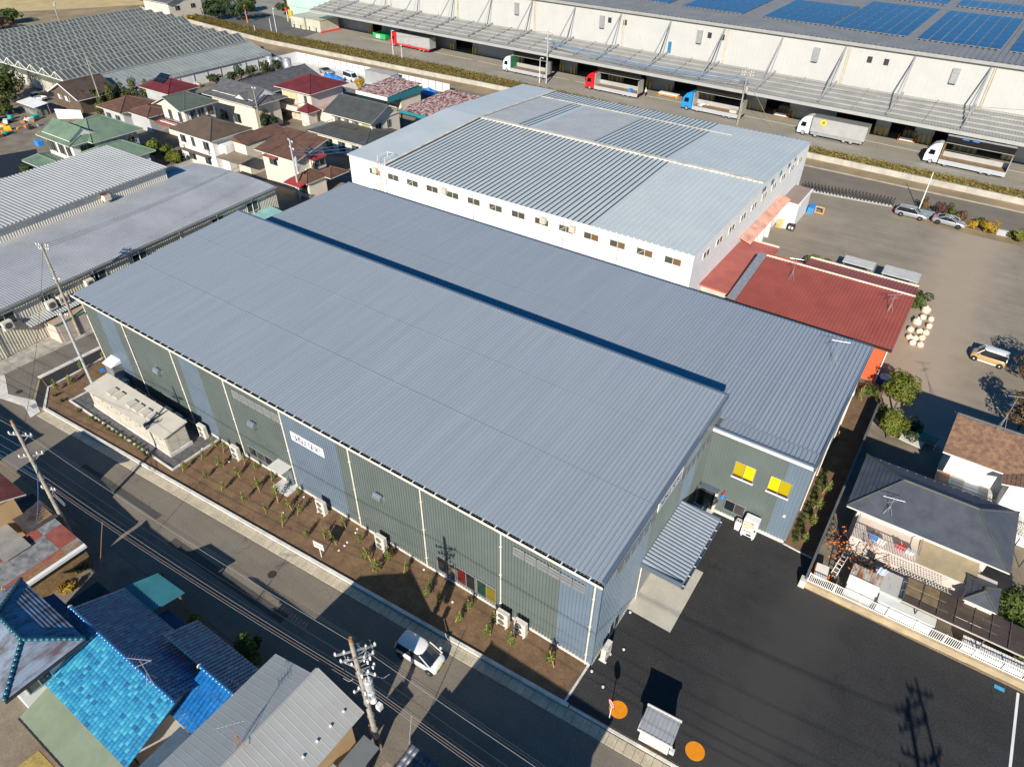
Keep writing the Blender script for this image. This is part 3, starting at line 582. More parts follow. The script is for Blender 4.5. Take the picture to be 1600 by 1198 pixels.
# solar arrays: every panel a part
sp = mesh('solar_panel', MB().box(-.92,.92,-1.95,1.95,0,.05), mat('solar_cells', (.014,.034,.115), .12, .1, .25, .15, (.010,.024,.08), spec=.8))
fr = mesh('panel_frame', MB().box(-.98,.98,-2.02,2.02,-.05,0), m_alu)
blocks = [(-8.8+.25,8.5),(-24.9+.25,9.1),(-39.6+.2,9.6),(-58.3,9.8),(7.1,8.3),(-76.4,10.5)]
for bx0, by0 in blocks:
    for i in range(7):
        for j in range(7):
            if bx0 < -30 and j > 4 or bx0 < -60 and j > 2: continue
            y = by0+2.1+j*4.25; x = bx0+1+i*2.05
            o = part('solar_panel', sp, None, dr_, (x,y,rz(y)+.32), (math.atan(slope),0,0)); part('panel_frame', fr, None, o)
for bx0 in (-8.55,7.1,-24.65):
    for i in range(7):
        for j in range(2):
            y = 46.5+j*4.25; o = part('solar_panel', sp, None, dr_, (bx0+1+i*2.05,y,rz(y)+.32), (math.atan(slope),0,0)); part('panel_frame', fr, None, o)
# back recess of the dock: rear wall, pillars, doors
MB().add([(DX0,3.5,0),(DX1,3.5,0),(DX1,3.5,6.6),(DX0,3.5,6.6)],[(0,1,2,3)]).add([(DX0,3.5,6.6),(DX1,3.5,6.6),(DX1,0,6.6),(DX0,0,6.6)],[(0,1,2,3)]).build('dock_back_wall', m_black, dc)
bollard = mesh('bollard', MB().box(-.12,.12,-.12,.12,0,1.7), m_yel)
x = DX0+.3; k = 0; RD = random.Random(11)
opens = [(-150,-146),(-139,-136),(-118,-112),(-95,-84),(-79,-70),(-66,-60),(-53,-47),(-43,-36),(-31.5,-26.5),(-17,-9.3),(-6.6,-2.2),(1.2,5),(9,13)]
edges = [DX0]+[e for o in opens for e in o]+[DX1]
for a, b_ in zip(edges[0::2], edges[1::2]):
    pn = MB().box(a,b_,-.05,.25,0,6.5).build('dock_wall', m_dgrey if b_ < -45 else mat('dock_pale', (.46,.47,.47), .5, .1, .05, .4), dc)
    for e, s in ((a+.4,1),(b_-.4,-1)):
        for d in (0,.9):
            if DX0+1 < e+s*d < DX1-1: part('bollard', bollard, None, dc, (e+s*d,-.45,0))
for a, b_ in opens:
    MB().box(a,b_,.0,.25,4.6,6.5).build('door_head', m_dgrey, dc)
# canopy with hangers
CZ0, CZ1, CY = 7.7, 6.2, -10.6
cn = MB().slab([(DX0+2,CY,CZ1),(DX1,CY,CZ1),(DX1,-.02,CZ0),(DX0+2,-.02,CZ0)],.16).build('dock_canopy', m_can, dc)
MB().corr((DX0+2,CY,CZ1+.03),(DX1-DX0-2,0,0),(0,-CY-.05,CZ0-CZ1),.5,.1,(0,0,1)).build('canopy_sheet', m_can, cn)
MB().box(DX0+2,DX1,CY-.25,CY-.01,CZ1-.55,CZ1+.05).build('canopy_fascia', mat('fascia_grey', (.43,.43,.415), .5, .2, .05, .5), cn)
cz = lambda y: CZ1+(CZ0-CZ1)*(y-CY)/(-CY)
for j in range(5):
    y = CY+1.6+j*2.05; MB().box(DX0+2,DX1,y-.12,y+.12,cz(y)+.1,cz(y)+.36).build('purlin', m_can, cn)
for i in range(20):
    x = 6.0-12.35*i
    if x < DX0+3: break
    MB().bar((x,-.1,cz(-.1)+.5),(x,CY+.4,cz(CY+.4)+.5),.28,.3).build('girder', m_galv, cn)
    MB().bar((x-6.1,-.1,cz(-.1)+.3),(x-6.1,CY+.4,cz(CY+.4)+.3),.12,.2).build('rib', m_galv, cn)
    MB().tube((x,-.15,14.6),(x,CY*.8,cz(CY*.8)+.6),.14,None,8).build('hanger', m_galv, cn)
    MB().tube((x+.1,-.15,14.6),(x+.1,CY*.36,cz(CY*.36)+.6),.07,None,6).build('hanger', m_galv, cn)
    if i % 2 == 0: MB().tube((x+.6,-.12,7.9),(x+.6,-.12,14.9),.09,None,8).tube((x+.95,-.12,7.9),(x+.95,-.12,14.9),.09,None,8).build('downspout', mat('pipe_beige', (.55,.48,.36), .5), dc)
xh = (0.4,-24.5,-49.3,-73.5,-98)
for x in xh:
    q = MB().box(x,x+1.2,-.45,-.01,11.1,13.6).build('wall_ventilator', m_galv, dc); MB().box(x+.05,x+1.15,-.44,-.05,11.0,11.1).build('vent_mouth', m_dark, q)
for x in (-14.4,-11.4,-49.6+2.6,-44.1,-67.5,-71.5): MB().box(x,x+.9,-.03,-.005,12.3,13.4).build('wall_louver', m_dark, dc)
window(dc, (-55.9,-.02), (1,0), 1.1, 8.0, 10.6, 1, (0,-1), [plain('blue_door', (.03,.16,.32), .4)], m_beige, .12)
# pale green end block
ge = thing('green_depot_end', 'pale green rendered end block of the depot with yellow bollards', 'building', (-187.5,138.4,0), DA)
MB().box(0,22,0,40,0,14).build('wall', mat('mint_render', (.42,.60,.52), .7, 0, .06, .3), ge)
MB().box(-.3,22.2,-.3,40,14,14.4).build('roof', m_droof, ge)
for x in (4.5,7): MB().box(x,x+1.1,-.05,-.005,8.5,10.5).build('window', m_glass, ge)
for x in (1.0,1.9): MB().box(x,x+.35,-.9,-.55,0,2.4).build('bollard', m_yel, ge)
MB().box(.3,.55,-.08,0,0,14).build('downspout', m_yel, ge)
# cream freight containers
m_cont = mat('container_cream', (.56,.53,.43), .6, 0, .1, .4)
for i, (x0, lab) in enumerate(((-175.2,'cream freight container nearest the pale green block'),(-168.6,'cream freight container with red ramp, right of its twin'))):
    c = thing('freight_container', lab, 'container', (x0,128.6,0), DA, 'cream containers at the depot')
    MB().box(0,6.2,0,7,0.1,3.1).build('body', m_cont, c); MB().box(-.1,6.3,-.1,7.1,3.1,3.25).build('roof', mat('container_roof', (.42,.41,.34), .6, 0, .1, .5), c)
    rb = MB()
    for k in range(14): rb.box(.2+k*.45,.3+k*.45,-.05,0,.15,3.0)
    rb.build('rib', m_cont, c)
    for x in (1.2,4.2): MB().box(x,x+.25,-.2,-.05,.1,1.1).build('latch_post', m_dark, c)
    if i: MB().slab([(6.2,-.3,.35),(6.9,-.3,.1),(6.9,7.5,.1),(6.2,7.5,.35)],.1).build('ramp', m_red, c)

# ================================================================ OLD WAREHOUSE AT THE LEFT
m_oldr = mat('old_sheet_roof', (.40,.41,.425), .6, .15, .12, .22, (.30,.31,.325), 7, 0, (1,1,1), .5, (.3,.65), .1)
m_oldr2 = mat('warehouse_roof', (.42,.43,.425), .55, .15, .05, .2)
m_oldw = mat('cream_sheet_wall', (.60,.56,.46), .7, 0, .1, .5)
# axis of the warehouse: eave from (-69.3,-3) north to (-71.9,35.6)
WA = atan2(-2.6, 38.6); WO = (-69.3,-3.0,0)
wh = thing('low_warehouse', 'long low warehouse with weathered curved grey sheet roof', 'warehouse', WO, -WA)
# local: y runs north along the eave, x negative away from the factory
yS = -15.0; yN = 38.6
prof = [(-18.0*i/12, 5.45+.62*sin(pi*.93*i/12)**.7-.25*(i/12)) for i in range(13)]
s = MB(); n = int((yN-yS)/.3); rows = []
for j in range(n*2+1):
    y = yS+j*.15; hh = .028*(j % 2); rows.append([(x,y,z+hh) for x, z in prof])
vs = [p for r in rows for p in r]; k = len(prof)
s.add(vs, [(j*k+i+1,j*k+i,(j+1)*k+i,(j+1)*k+i+1) for j in range(len(rows)-1) for i in range(k-1)])
wr = s.build('roof', m_oldr, wh)
MB().add([(-.4,yS,0),(-.4,yN,0),(-17.6,yN,0),(-17.6,yS,0),(-.4,yS,5.4),(-.4,yN,5.4),(-17.6,yN,6.0),(-17.6,yS,6.0)],[(0,1,5,4),(1,2,6,5),(2,3,7,6),(3,0,4,7)]).build('wall', m_oldw, wh)
MB().corr((-.38,yS,.1),(0,yN-yS,0),(0,0,5.25),.3,.03,(1,0,0)).build('wall_sheet', m_oldw, wh)
MB().box(.02,.2,yS,yN,5.28,5.42).build('eave_gutter', m_galv, wh)
for y in range(-14,38,6): MB().tube((-.25,y,0),(-.25,y,5.3),.05).build('downspout', m_offw, wh)
for y, wd in ((-1.5,2.2),(3.6,1.6),(9.5,2.0),(15,2.0),(27,2.0),(33,2.0)): window(wh, (-.34,y), (0,1), wd, 3.3, 4.7, 2, (1,0), [m_glass, m_gglass], m_offw, .07)
# raised hall with pale ribbed roof behind
hall = thing('raised_hall', 'taller cream hall with pale ribbed roof above the low warehouse', 'warehouse', WO, -WA)
y0h, y1h = -15.0, 31.8; hx, hz = -14.6, 7.45
MB().add([(hx,y0h,0),(hx,y1h,0),(hx-12.6,y1h,0),(hx-12.6,y0h,0),(hx,y0h,hz),(hx,y1h,hz),(hx-12.6,y1h,hz+.6),(hx-12.6,y0h,hz+.6)],[(0,1,5,4),(1,2,6,5),(2,3,7,6),(3,0,4,7)]).build('wall', m_oldw, hall)
MB().corr((hx+.02,y0h,5.5),(0,y1h-y0h,0),(0,0,1.92),.33,.03,(1,0,0)).build('wall_sheet', mat('hall_sheet', (.62,.58,.50), .7, 0, .05, .5), hall)
hr = MB().corr((hx+.5,y0h-.2,hz+.05),(0,y1h-y0h+.4,0),(-13.4,0,.64),.5,.08,(0,0,1)).build('roof', m_oldr2, hall)
MB().slab([(hx+.5,y0h-.2,hz+.04),(hx+.5,y1h+.2,hz+.04),(hx-12.9,y1h+.2,hz+.68),(hx-12.9,y0h-.2,hz+.68)],.08).build('roof_deck', m_oldr2, hr)
for y in (2.2,21.5):
    q = MB().box(hx,hx+.9,y,y+.9,6.2,6.9).build('vent_box', mat('vent_white', (.70,.62,.5), .6), hall)
    MB().box(hx+.1,hx+.8,y+.1,y+.8,6.9,6.92).build('rust_top', plain('rust_top', (.36,.10,.04), .7), q)
# things standing along the wall of the warehouse
def wloc(x, y, z=0):
    v = Matrix.Rotation(-WA,3,'Z') @ Vector((x,y,z)); return (WO[0]+v.x,WO[1]+v.y,z)

# ================================================================ HOUSES
m_cream_w = mat('cream_render', (.66,.60,.50), .8, 0, .06, .5)
m_white_w = mat('white_render', (.72,.71,.68), .8, 0, .06, .5)
m_pink_w = mat('pinkish_render', (.60,.52,.47), .8, 0, .06, .5)
m_grey_w = mat('grey_render', (.42,.43,.44), .8, 0, .06, .5)
m_tan_w = mat('tan_render', (.50,.33,.17), .8, 0, .06, .8)
r_green = mat('copper_green_roof', (.17,.24,.165), .55, 0, .15, .5, (.12,.18,.13))
r_slateg = mat('green_slate_roof', (.115,.14,.115), .6, 0, .1, .6)
r_brown = mat('brown_slate_roof', (.125,.085,.058), .75, 0, .2, .7, (.085,.062,.045))
r_brown2 = mat('brown_tile_roof', (.15,.078,.052), .7, 0, .2, .9, (.10,.05,.035))
r_maroon = mat('maroon_roof', (.145,.028,.03), .5, 0, .1, .6)
r_grey = mat('grey_tile_roof', (.13,.13,.135), .6, 0, .2, 1.2, (.08,.08,.085))
r_dark = mat('charcoal_roof', (.075,.08,.078), .6, 0, .12, .7)
r_bluegrey = mat('slate_bluegrey', (.085,.095,.115), .55, 0, .14, .9, (.06,.068,.085))
r_shing = mat('brown_shingle', (.25,.145,.085), .85, 0, .3, 2.5, (.13,.075,.05), fine=.2)
r_rust = mat('rust_sheet', (.46,.40,.38), .8, 0, .3, 2.6, (.17,.035,.028), 3, 0, (1,.55,1), .4, (.46,.54))
r_rust2 = mat('rusty_red_sheet', (.30,.085,.06), .8, 0, .2, 1.0, (.18,.05,.04), 5)
m_ridgew = mat('ridge_tile', (.10,.10,.105), .6, 0, .15, 2)
def lerp(a, b, k): return tuple(a[i]+(b[i]-a[i])*k for i in range(3))
def plane(a, b, c, d, style, mb, step=.3, h=.03):
    """roof plane: eave a->b, top d->c (left to right seen from outside)"""
    A, B, C, D = map(Vector, (a, b, c, d)); nrm = (B-A).cross(D-A).normalized()
    if style == 'rib':
        mb.quad(a, b, c, d); u = B-A; L = u.length; u = u/L
        lv = (D-A) - u*((D-A).dot(u)); hv = lv.length; l1 = (D-A).dot(u); r1 = (C-A).dot(u)
        n = max(1, int(L/step))
        for i in range(n+1):
            s_ = L*i/n; k = 1.0
            if l1 > 1e-3: k = min(k, s_/l1)
            if L-r1 > 1e-3: k = min(k, (L-s_)/(L-r1))
            if k > .04: p = A+u*s_+nrm*h*.4; mb.bar(p, p+lv*min(1,k), .05, h, nrm)
    else:
        hv = ((D+C)*.5-(A+B)*.5).length; n = max(1, int(hv/step))
        for i in range(n):
            p0 = A.lerp(D, i/n)+nrm*h; p1 = B.lerp(C, i/n)+nrm*h; q0 = A.lerp(D, (i+1)/n); q1 = B.lerp(C, (i+1)/n)
            r0 = A.lerp(D, i/n); r1 = B.lerp(C, i/n)
            mb.quad(p0, p1, q1, q0); mb.quad(r0, r1, p1, p0)
def ridge(mb, pts, r=.12):
    for a, b in zip(pts[:-1], pts[1:]): mb.tube(Vector(a)+Vector((0,0,.03)), Vector(b)+Vector((0,0,.03)), r, None, 6)
def hip(parent, x0, x1, y0, y1, ze, zr, m, axis='x', style='step', step=.3, inset=None, rm=None, name='roof', t=.14, soff=None):
    w_ = (y1-y0) if axis == 'x' else (x1-x0); ins = w_/2 if inset is None else inset
    if axis == 'x': ym = (y0+y1)/2; P, Q = (x0+ins,ym,zr), (x1-ins,ym,zr)
    else: xm = (x0+x1)/2; P, Q = (xm,y0+ins,zr), (xm,y1-ins,zr)
    a, b, c, d = (x0,y0,ze), (x1,y0,ze), (x1,y1,ze), (x0,y1,ze); s = MB()
    if axis == 'x':
        plane(a,b,Q,P,style,s,step); plane(c,d,P,Q,style,s,step); plane(b,c,Q,Q,style,s,step); plane(d,a,P,P,style,s,step); hips = [(a,P),(d,P),(b,Q),(c,Q)]
    else:
        plane(b,c,Q,P,style,s,step); plane(d,a,P,Q,style,s,step); plane(a,b,P,P,style,s,step); plane(c,d,Q,Q,style,s,step); hips = [(a,P),(b,P),(c,Q),(d,Q)]
    r = s.build(name, m, parent)
    MB().box(x0+.02,x1-.02,y0+.02,y1-.02,ze-t,ze-.005).build('soffit', soff or m_offw, r)
    g = MB(); ridge(g, [P,Q]) if (Vector(P)-Vector(Q)).length > .05 else None
    for p, q in hips: ridge(g, [p,q], .09)
    g.build('ridge', rm or m, r); return r
def gable(parent, x0, x1, y0, y1, ze, zr, m, axis='x', style='step', step=.3, rm=None, wall=None, ov=.5, name='roof', zr_off=0.0):
    """gable roof, ridge along axis; wall=(material) adds gable triangles"""
    s = MB()
    if axis == 'x':
        ym = (y0+y1)/2+zr_off; P, Q = (x0,ym,zr), (x1,ym,zr); plane((x0,y0,ze),(x1,y0,ze),Q,P,style,s,step); plane((x1,y1,ze),(x0,y1,ze),P,Q,style,s,step)
    else:
        xm = (x0+x1)/2+zr_off; P, Q = (xm,y0,zr), (xm,y1,zr); plane((x1,y0,ze),(x1,y1,ze),Q,P,style,s,step); plane((x0,y1,ze),(x0,y0,ze),P,Q,style,s,step)
    r = s.build(name, m, parent)
    u = MB()
    if axis == 'x':
        for ya, yb in ((y0,ym),(ym,y1)):
            za, zb = (ze,zr) if ya == y0 else (zr,ze)
            u.slab([(x0+.02,ya,za-.02),(x1-.02,ya,za-.02),(x1-.02,yb,zb-.02),(x0+.02,yb,zb-.02)], .12)
    else:
        for xa, xb in ((x0,xm),(xm,x1)):
            za, zb = (ze,zr) if xa == x0 else (zr,ze)
            u.slab([(xa,y0+.02,za-.02),(xb,y0+.02,zb-.02),(xb,y1-.02,zb-.02),(xa,y1-.02,za-.02)], .12)
    u.build('soffit', m_offw, r)
    g = MB(); ridge(g, [P,Q], .13); g.build('ridge', rm or m, r)
    if wall is not None:
        if axis == 'x':
            for x in (x0+ov,x1-ov): MB().add([(x-.08,y0+ov,ze-.1),(x-.08,y1-ov,ze-.1),(x-.08,ym,zr-.15),(x+.08,y0+ov,ze-.1),(x+.08,y1-ov,ze-.1),(x+.08,ym,zr-.15)],[(0,2,1),(3,4,5),(0,1,4,3),(1,2,5,4),(2,0,3,5)]).build('gable_wall', wall, parent)
        else:
            for y in (y0+ov,y1-ov): MB().add([(x0+ov,y-.08,ze-.1),(x1-ov,y-.08,ze-.1),(xm,y-.08,zr-.15),(x0+ov,y+.08,ze-.1),(x1-ov,y+.08,ze-.1),(xm,y+.08,zr-.15)],[(0,1,2),(3,5,4),(0,3,4,1),(1,4,5,2),(2,5,3,0)]).build('gable_wall', wall, parent)
    return r
def walls(parent, x0, x1, y0, y1, z0, z1, m, name='wall'): return MB().box(x0,x1,y0,y1,z0,z1).build(name, m, parent)
def wins(parent, face, c, lst, mats=None, frame=None):
    """windows on the south ('y') or east ('x') face at plane c: list of (pos, width, z0, z1)"""
    for p, wd, z0, z1 in lst:
        if face == 'y': window(parent, (p,c), (1,0), wd, z0, z1, 2, (0,-1), mats or [m_gglass, m_glass], frame or m_alu, .06, .02)
        else: window(parent, (c,p), (0,1), wd, z0, z1, 2, (1,0), mats or [m_gglass, m_glass], frame or m_alu, .06, .02)
def balcony(parent, x0, x1, y0, y1, z, m, mb_rail=m_dark, h=1.0):
    b = MB().box(x0,x1,y0,y1,z-.15,z).build('balcony', m, parent)
    s = MB().box(x0,x1,y0,y0+.05,z+h-.06,z+h).box(x0,x0+.05,y0,y1,z+h-.06,z+h).box(x1-.05,x1,y0,y1,z+h-.06,z+h)
    n = int((x1-x0)/.18)
    for i in range(n+1): s.box(x0+i*(x1-x0-.03)/n,x0+i*(x1-x0-.03)/n+.03,y0+.01,y0+.04,z,z+h-.06)
    s.build('railing', mb_rail, b); return b
def acbox(parent, x, y, z, rz=0):
    q = MB().box(-.4,.4,-.15,.15,0,.6).build('outdoor_unit', m_offw, parent, loc=(x,y,z)); q.rotation_euler = (0,0,rz); return q

# --- green-roofed house
h1 = thing('green_roof_house', 'two-storey house with green metal hip-and-gable roofs behind the old warehouse', 'house')
walls(h1,-119.2,-111.0,27.3,33,0,5.7,m_white_w); walls(h1,-119.8,-109.5,32,37.6,0,5.7,m_grey_w)
hip(h1,-121,-108.7,29.5,38.5,5.8,7.7,r_green,'y','rib',.45,3.2)
hip(h1,-120.2,-110.0,26.4,32.8,5.82,6.7,r_green,'x','rib',.45,1.2)
gable(h1,-119.3,-110.9,27.2,32.0,6.3,7.75,r_green,'x','rib',.45,None,m_white_w,.25)
walls(h1,-112,-104.6,28,36,0,3.4,m_white_w); hip(h1,-112.5,-104,27.2,37,3.5,5.2,r_green,'y','rib',.45,3)
walls(h1,-118.5,-112.4,23.6,27.3,0,2.5,m_dark,'lower_wall'); hip(h1,-119.5,-111.6,22.6,27.2,2.7,3.3,r_green,'x','rib',.45,1)
wins(h1,'y',27.28,[(-118.3,1.7,3.4,5.2),(-115.6,1.7,3.4,5.2),(-113.2,1.5,3.4,5.2)]); wins(h1,'x',-109.48,[(33.4,1.6,3.9,5.2),(35.6,1.4,3.9,5.2)]); wins(h1,'x',-110.98,[(28.4,2.4,3.9,5.2)])
for x in (-118.5,-116.4,-113.8): MB().box(x-.4,x,27.2,27.28,3.3,5.3).build('shutter', r_brown, h1)
# --- dark green slate house
h2 = thing('slate_roof_house', 'cream two-storey house with dark green slate roof and gable over a balcony', 'house')
walls(h2,-119.4,-112.6,49,55.2,0,5.7,m_cream_w); gable(h2,-120.3,-111.7,47.6,53,5.8,7.6,r_slateg,'y','step',.35,None,m_cream_w,.7); hip(h2,-120.28,-111.72,48.6,56,5.79,7.58,r_slateg,'y','step',.35,3.6)
balcony(h2,-119.4,-113,47.8,49,2.9,m_white_w); wins(h2,'y',48.98,[(-118.8,2.2,3.1,5.0),(-115.8,2.2,3.1,5.0)],[m_white,m_gglass]); wins(h2,'x',-112.58,[(49.4,1.3,3.7,5.2),(51,1.3,3.7,5.2),(53,1.3,3.7,5.2)],[m_white,m_gglass])
for y in (50.75,52.4,54.4): MB().box(-112.6,-112.52,y,y+.5,3.6,5.2).build('shutter', r_brown, h2)
MB().slab([(-120.2,47,2.6),(-112.5,47,2.6),(-112.5,48.9,3.0),(-120.2,48.9,3.0)],.1).build('lower_roof', r_rust2, h2)
# --- brown pyramid roof, white walls
h3 = thing('brown_hip_house', 'white two-storey house with broad brown hip roof beside the warehouse', 'house')
walls(h3,-105.0,-95.4,42.1,49,0,5.5,m_white_w); hip(h3,-105.9,-94.6,41.3,49.8,5.6,7.5,r_brown,'x','step',.35,4.6,r_dark)
wins(h3,'y',42.08,[(-104.2,1.5,3.6,4.9),(-101.2,.9,3.4,5.0),(-98,1.6,3.4,4.9),(-103,2,.9,2.2),(-98.5,1.6,.9,2.3)]); MB().box(-105,-96.5,41.2,42.0,2.5,2.65).build('pent_roof', r_brown, h3)
walls(h3,-95.4,-93.6,43.2,46.6,0,4.6,m_white_w,'wing'); acbox(h3,-97,41.8,3,0); acbox(h3,-104,41.8,2.7,0)
# --- low brown hip
h4 = thing('low_brown_house', 'single-storey house with low brown hip roof beside a conifer row', 'house')
walls(h4,-135.4,-128.6,46,53.4,0,3.1,m_grey_w); hip(h4,-136.2,-127.9,45.2,54.2,3.2,4.7,r_brown2,'y','step',.35)
walls(h4,-128.6,-122.5,47.5,52,0,3.0,m_grey_w,'wing'); hip(h4,-129,-121.8,46.8,52.8,3.1,4.0,r_brown2,'x','step',.35)
wins(h4,'y',45.98,[(-134.6,1.6,1,2.2),(-131.5,1.6,1,2.2)])
# --- maroon house with solar heater
h5 = thing('maroon_solar_house', 'house with maroon hip roof carrying a tilted black solar heater', 'house')
walls(h5,-134.5,-126.4,55.2,61,0,4.9,m_grey_w); hip(h5,-135.4,-125.6,54.4,61.8,5,6.7,r_maroon,'x','rib',.35)
sh5 = thing('solar_heater', 'black three-panel solar heater on the maroon roof', 'solar panel', (-131.3,57.6,6.15))
for i in range(3):
    p = MB().add([(-1.6+i*1.1,-1.2,0),(-.6+i*1.1,-1.2,0),(-.6+i*1.1,1.0,1.1),(-1.6+i*1.1,1.0,1.1),(-1.6+i*1.1,-1.2,-.1),(-.6+i*1.1,-1.2,-.1),(-.6+i*1.1,1.0,1.0),(-1.6+i*1.1,1.0,1.0)],[(0,1,2,3),(7,6,5,4),(0,4,5,1),(1,5,6,2),(2,6,7,3),(3,7,4,0)]).build('collector', m_glass, sh5)
MB().tube((-1.7,1.05,1.05),(1.8,1.05,1.05),.12).bar((-1.5,.9,-.3),(-1.5,.9,1),.06,.06).bar((1.5,.9,-.3),(1.5,.9,1),.06,.06).build('frame', m_alu, sh5)
# --- grey tile house with wing
h6 = thing('grey_tile_house', 'old house with grey tiled hip-and-gable roof and small white gable', 'house')
walls(h6,-119.8,-107,60,66,0,5.0,m_cream_w); hip(h6,-121,-105.7,58.7,67.3,5.1,6.0,r_grey,'x','step',.3,1.4,m_ridgew); gable(h6,-119.4,-107.3,60.2,65.8,5.7,7.3,r_grey,'x','step',.3,m_ridgew,m_white_w,.3)
MB().add([(-112,59.6,5.6),(-108.6,59.6,5.6),(-110.3,59.6,6.6),(-112,61.5,5.6),(-108.6,61.5,5.6),(-110.3,62.2,6.6)],[(0,1,2),(0,2,5,3),(1,4,5,2)]).build('dormer', r_grey, h6)
MB().add([(-111.6,59.55,5.62),(-109,59.55,5.62),(-110.3,59.55,6.35)],[(0,1,2)]).build('dormer_gable', m_white_w, h6); wins(h6,'y',59.98,[(-118,2.2,.6,2.4),(-114,2.2,.6,2.4)])
h6b = thing('long_tile_barn', 'long grey tiled gable barn between the maroon house and the greenhouse', 'house')
walls(h6b,-119.5,-112.6,66.5,80.5,0,5.0,m_cream_w); gable(h6b,-121,-110.7,64.5,81.3,5.0,6.9,r_grey,'y','step',.3,m_ridgew,m_cream_w,.8)
# --- maroon two storey
h7 = thing('maroon_roof_house', 'pinkish two-storey house with maroon pyramid roof and corner balcony', 'house')
walls(h7,-110.0,-101.6,69.4,77.8,0,5.9,m_pink_w); hip(h7,-111.0,-100.6,68.4,78.8,6.0,8.0,r_maroon,'x','rib',.3,5.19,r_maroon)
balcony(h7,-110.4,-103.6,67.4,69.4,2.9,m_pink_w); MB().box(-110.4,-103.6,67.35,67.42,2.4,3.4).build('parapet', m_pink_w, h7)
wins(h7,'y',69.38,[(-109.4,3.8,3.2,5.2),(-109.4,2.5,.4,2.3),(-106.5,1.8,.4,2.3)],[plain('lit_curtain', (.62,.52,.32), .6),plain('lit_curtain2', (.55,.46,.28), .6)]); wins(h7,'y',69.37,[(-103.6,.8,3.6,5.2)]); wins(h7,'x',-101.58,[(70.6,1.2,.9,2.4)])
hip(h7,-103.3,-100.2,66.8,70,2.9,4.2,r_maroon,'x','rib',.3,1.55); MB().slab([(-101.6,70.4,3.0),(-97.2,70.4,3.0),(-97.2,76,3.2),(-101.6,76,3.2)],.15).build('flat_roof', mat('pink_flat', (.40,.27,.24), .8, 0, .06, .5), h7)
walls(h7,-101.6,-97.4,70.6,75.8,0,2.9,m_pink_w,'wing'); walls(h7,-103.0,-100.8,67.4,69.4,0,2.8,m_pink_w,'porch')
# --- charcoal house
h8 = thing('charcoal_roof_house', 'two-storey house with charcoal gable roof and brown balcony next to the white factory', 'house')
walls(h8,-90.6,-80.6,64.2,71.4,0,5.7,m_cream_w); gable(h8,-91.6,-79.6,63,72.4,5.7,7.8,r_dark,'x','step',.33,m_ridgew,m_cream_w,.9)
balcony(h8,-90.4,-83.2,62.6,64.2,3.3,m_dark,mat('brown_rail', (.07,.045,.035), .7)); wins(h8,'y',64.18,[(-89.8,1.6,3.5,5.2),(-87.4,1.2,3.5,5.2),(-85.4,1.6,3.5,5.2)],[plain('brown_shutter', (.20,.14,.10), .7),m_gglass]); wins(h8,'y',64.17,[(-82.9,1.8,3.8,5.0)],[plain('olive_pane', (.34,.34,.12), .2)]); wins(h8,'x',-80.58,[(65,1.6,3.7,5.0),(68,1,3.7,5.0)])
walls(h8,-91,-78.6,60.6,68,0,3.2,m_cream_w); hip(h8,-92,-77.7,59.3,69,3.3,4.4,r_dark,'x','step',.33,3.2); wins(h8,'y',60.58,[(-89,1.8,.5,2.3),(-85.8,1.8,.5,2.3),(-82.4,1.8,.5,2.3)])
MB().corr((-94.6,60.6,3.0),(0,4.6,0),(3.0,0,-.25),.3,.05).build('carport_sheet', mat('carport_olive', (.20,.21,.17), .4, 0, .1, 1), h8)
# --- rusty barns
for x0, x1, y0, y1, lab in ((-101.4,-92.5,81,92,'open shed with rust-and-white speckled sheet roof, the left of two'),(-85.4,-77.2,76.4,91.8,'teal-sided shed with rust-and-white speckled sheet roof, the right of two')):
    hb = thing('rusty_shed', lab, 'shed'); MB().corr((x0,y0,4.05),(x1-x0,0,0),(0,y1-y0,.35),.35,.06).build('roof', r_rust, hb)
    mt = plain('teal_panel', (.02,.20,.24), .5); walls(hb,x0+.5,x1-.5,y0+4.5,y1-.3,0,3.95,m_cream_w); MB().box(x0+.1,x1-.1,y0+.05,y0+.15,3.3,4.0).build('fascia', mt if x0 > -90 else m_white, hb)
    MB().box(x1-.15,x1-.05,y0+.2,y1-.2,2.9,4.0).build('side_panel', mt, hb)
    for k in range(3): MB().box(x0+.3+k*(x1-x0-.8)/2,x0+.5+k*(x1-x0-.8)/2,y0+.3,y0+.5,0,4.0).build('post', m_dark, hb)
gg = thing('green_roof_lean_to', 'dark green corrugated lean-to between the maroon and charcoal houses', 'shed'); walls(gg,-97.4,-91.2,72.5,78,0,3.6,m_grey_w)
MB().corr((-98,71.8,3.75),(7.2,0,0),(0,6.8,.3),.4,.06).build('roof', plain('deep_green', (.018,.035,.022), .5), gg)
# --- brown tile house by the warehouse
h10 = thing('brown_tile_house', 'cream house with sloping brown tile roof and red-capped bay windows by the utility pole', 'house')
walls(h10,-86.2,-77.9,44.6,50.2,0,5.3,m_cream_w); s = MB(); plane((-87,43.8,5.3),(-77.2,43.8,5.3),(-77.2,51,7.0),(-87,51,7.0),'step',s,.33); r10 = s.build('roof', r_brown2, h10)
MB().slab([(-87,43.8,5.28),(-77.2,43.8,5.28),(-77.2,51,6.98),(-87,51,6.98)],.12).build('soffit', m_offw, r10); MB().add([(-77.9,44.6,5.2),(-77.9,50.2,5.2),(-77.9,50.2,6.6)],[(0,1,2)]).add([(-86.2,50.2,5.2),(-77.9,50.2,5.2),(-77.9,50.2,6.6),(-86.2,50.2,6.6)],[(3,2,1,0)]).build('gable_wall', m_cream_w, h10)
wins(h10,'y',44.58,[(-84.6,1.9,3.2,4.5)]); MB().slab([(-85.2,43.8,4.7),(-82.2,43.8,4.7),(-82.2,44.6,4.9),(-85.2,44.6,4.9)],.1).build('window_cap', r_rust2, h10)
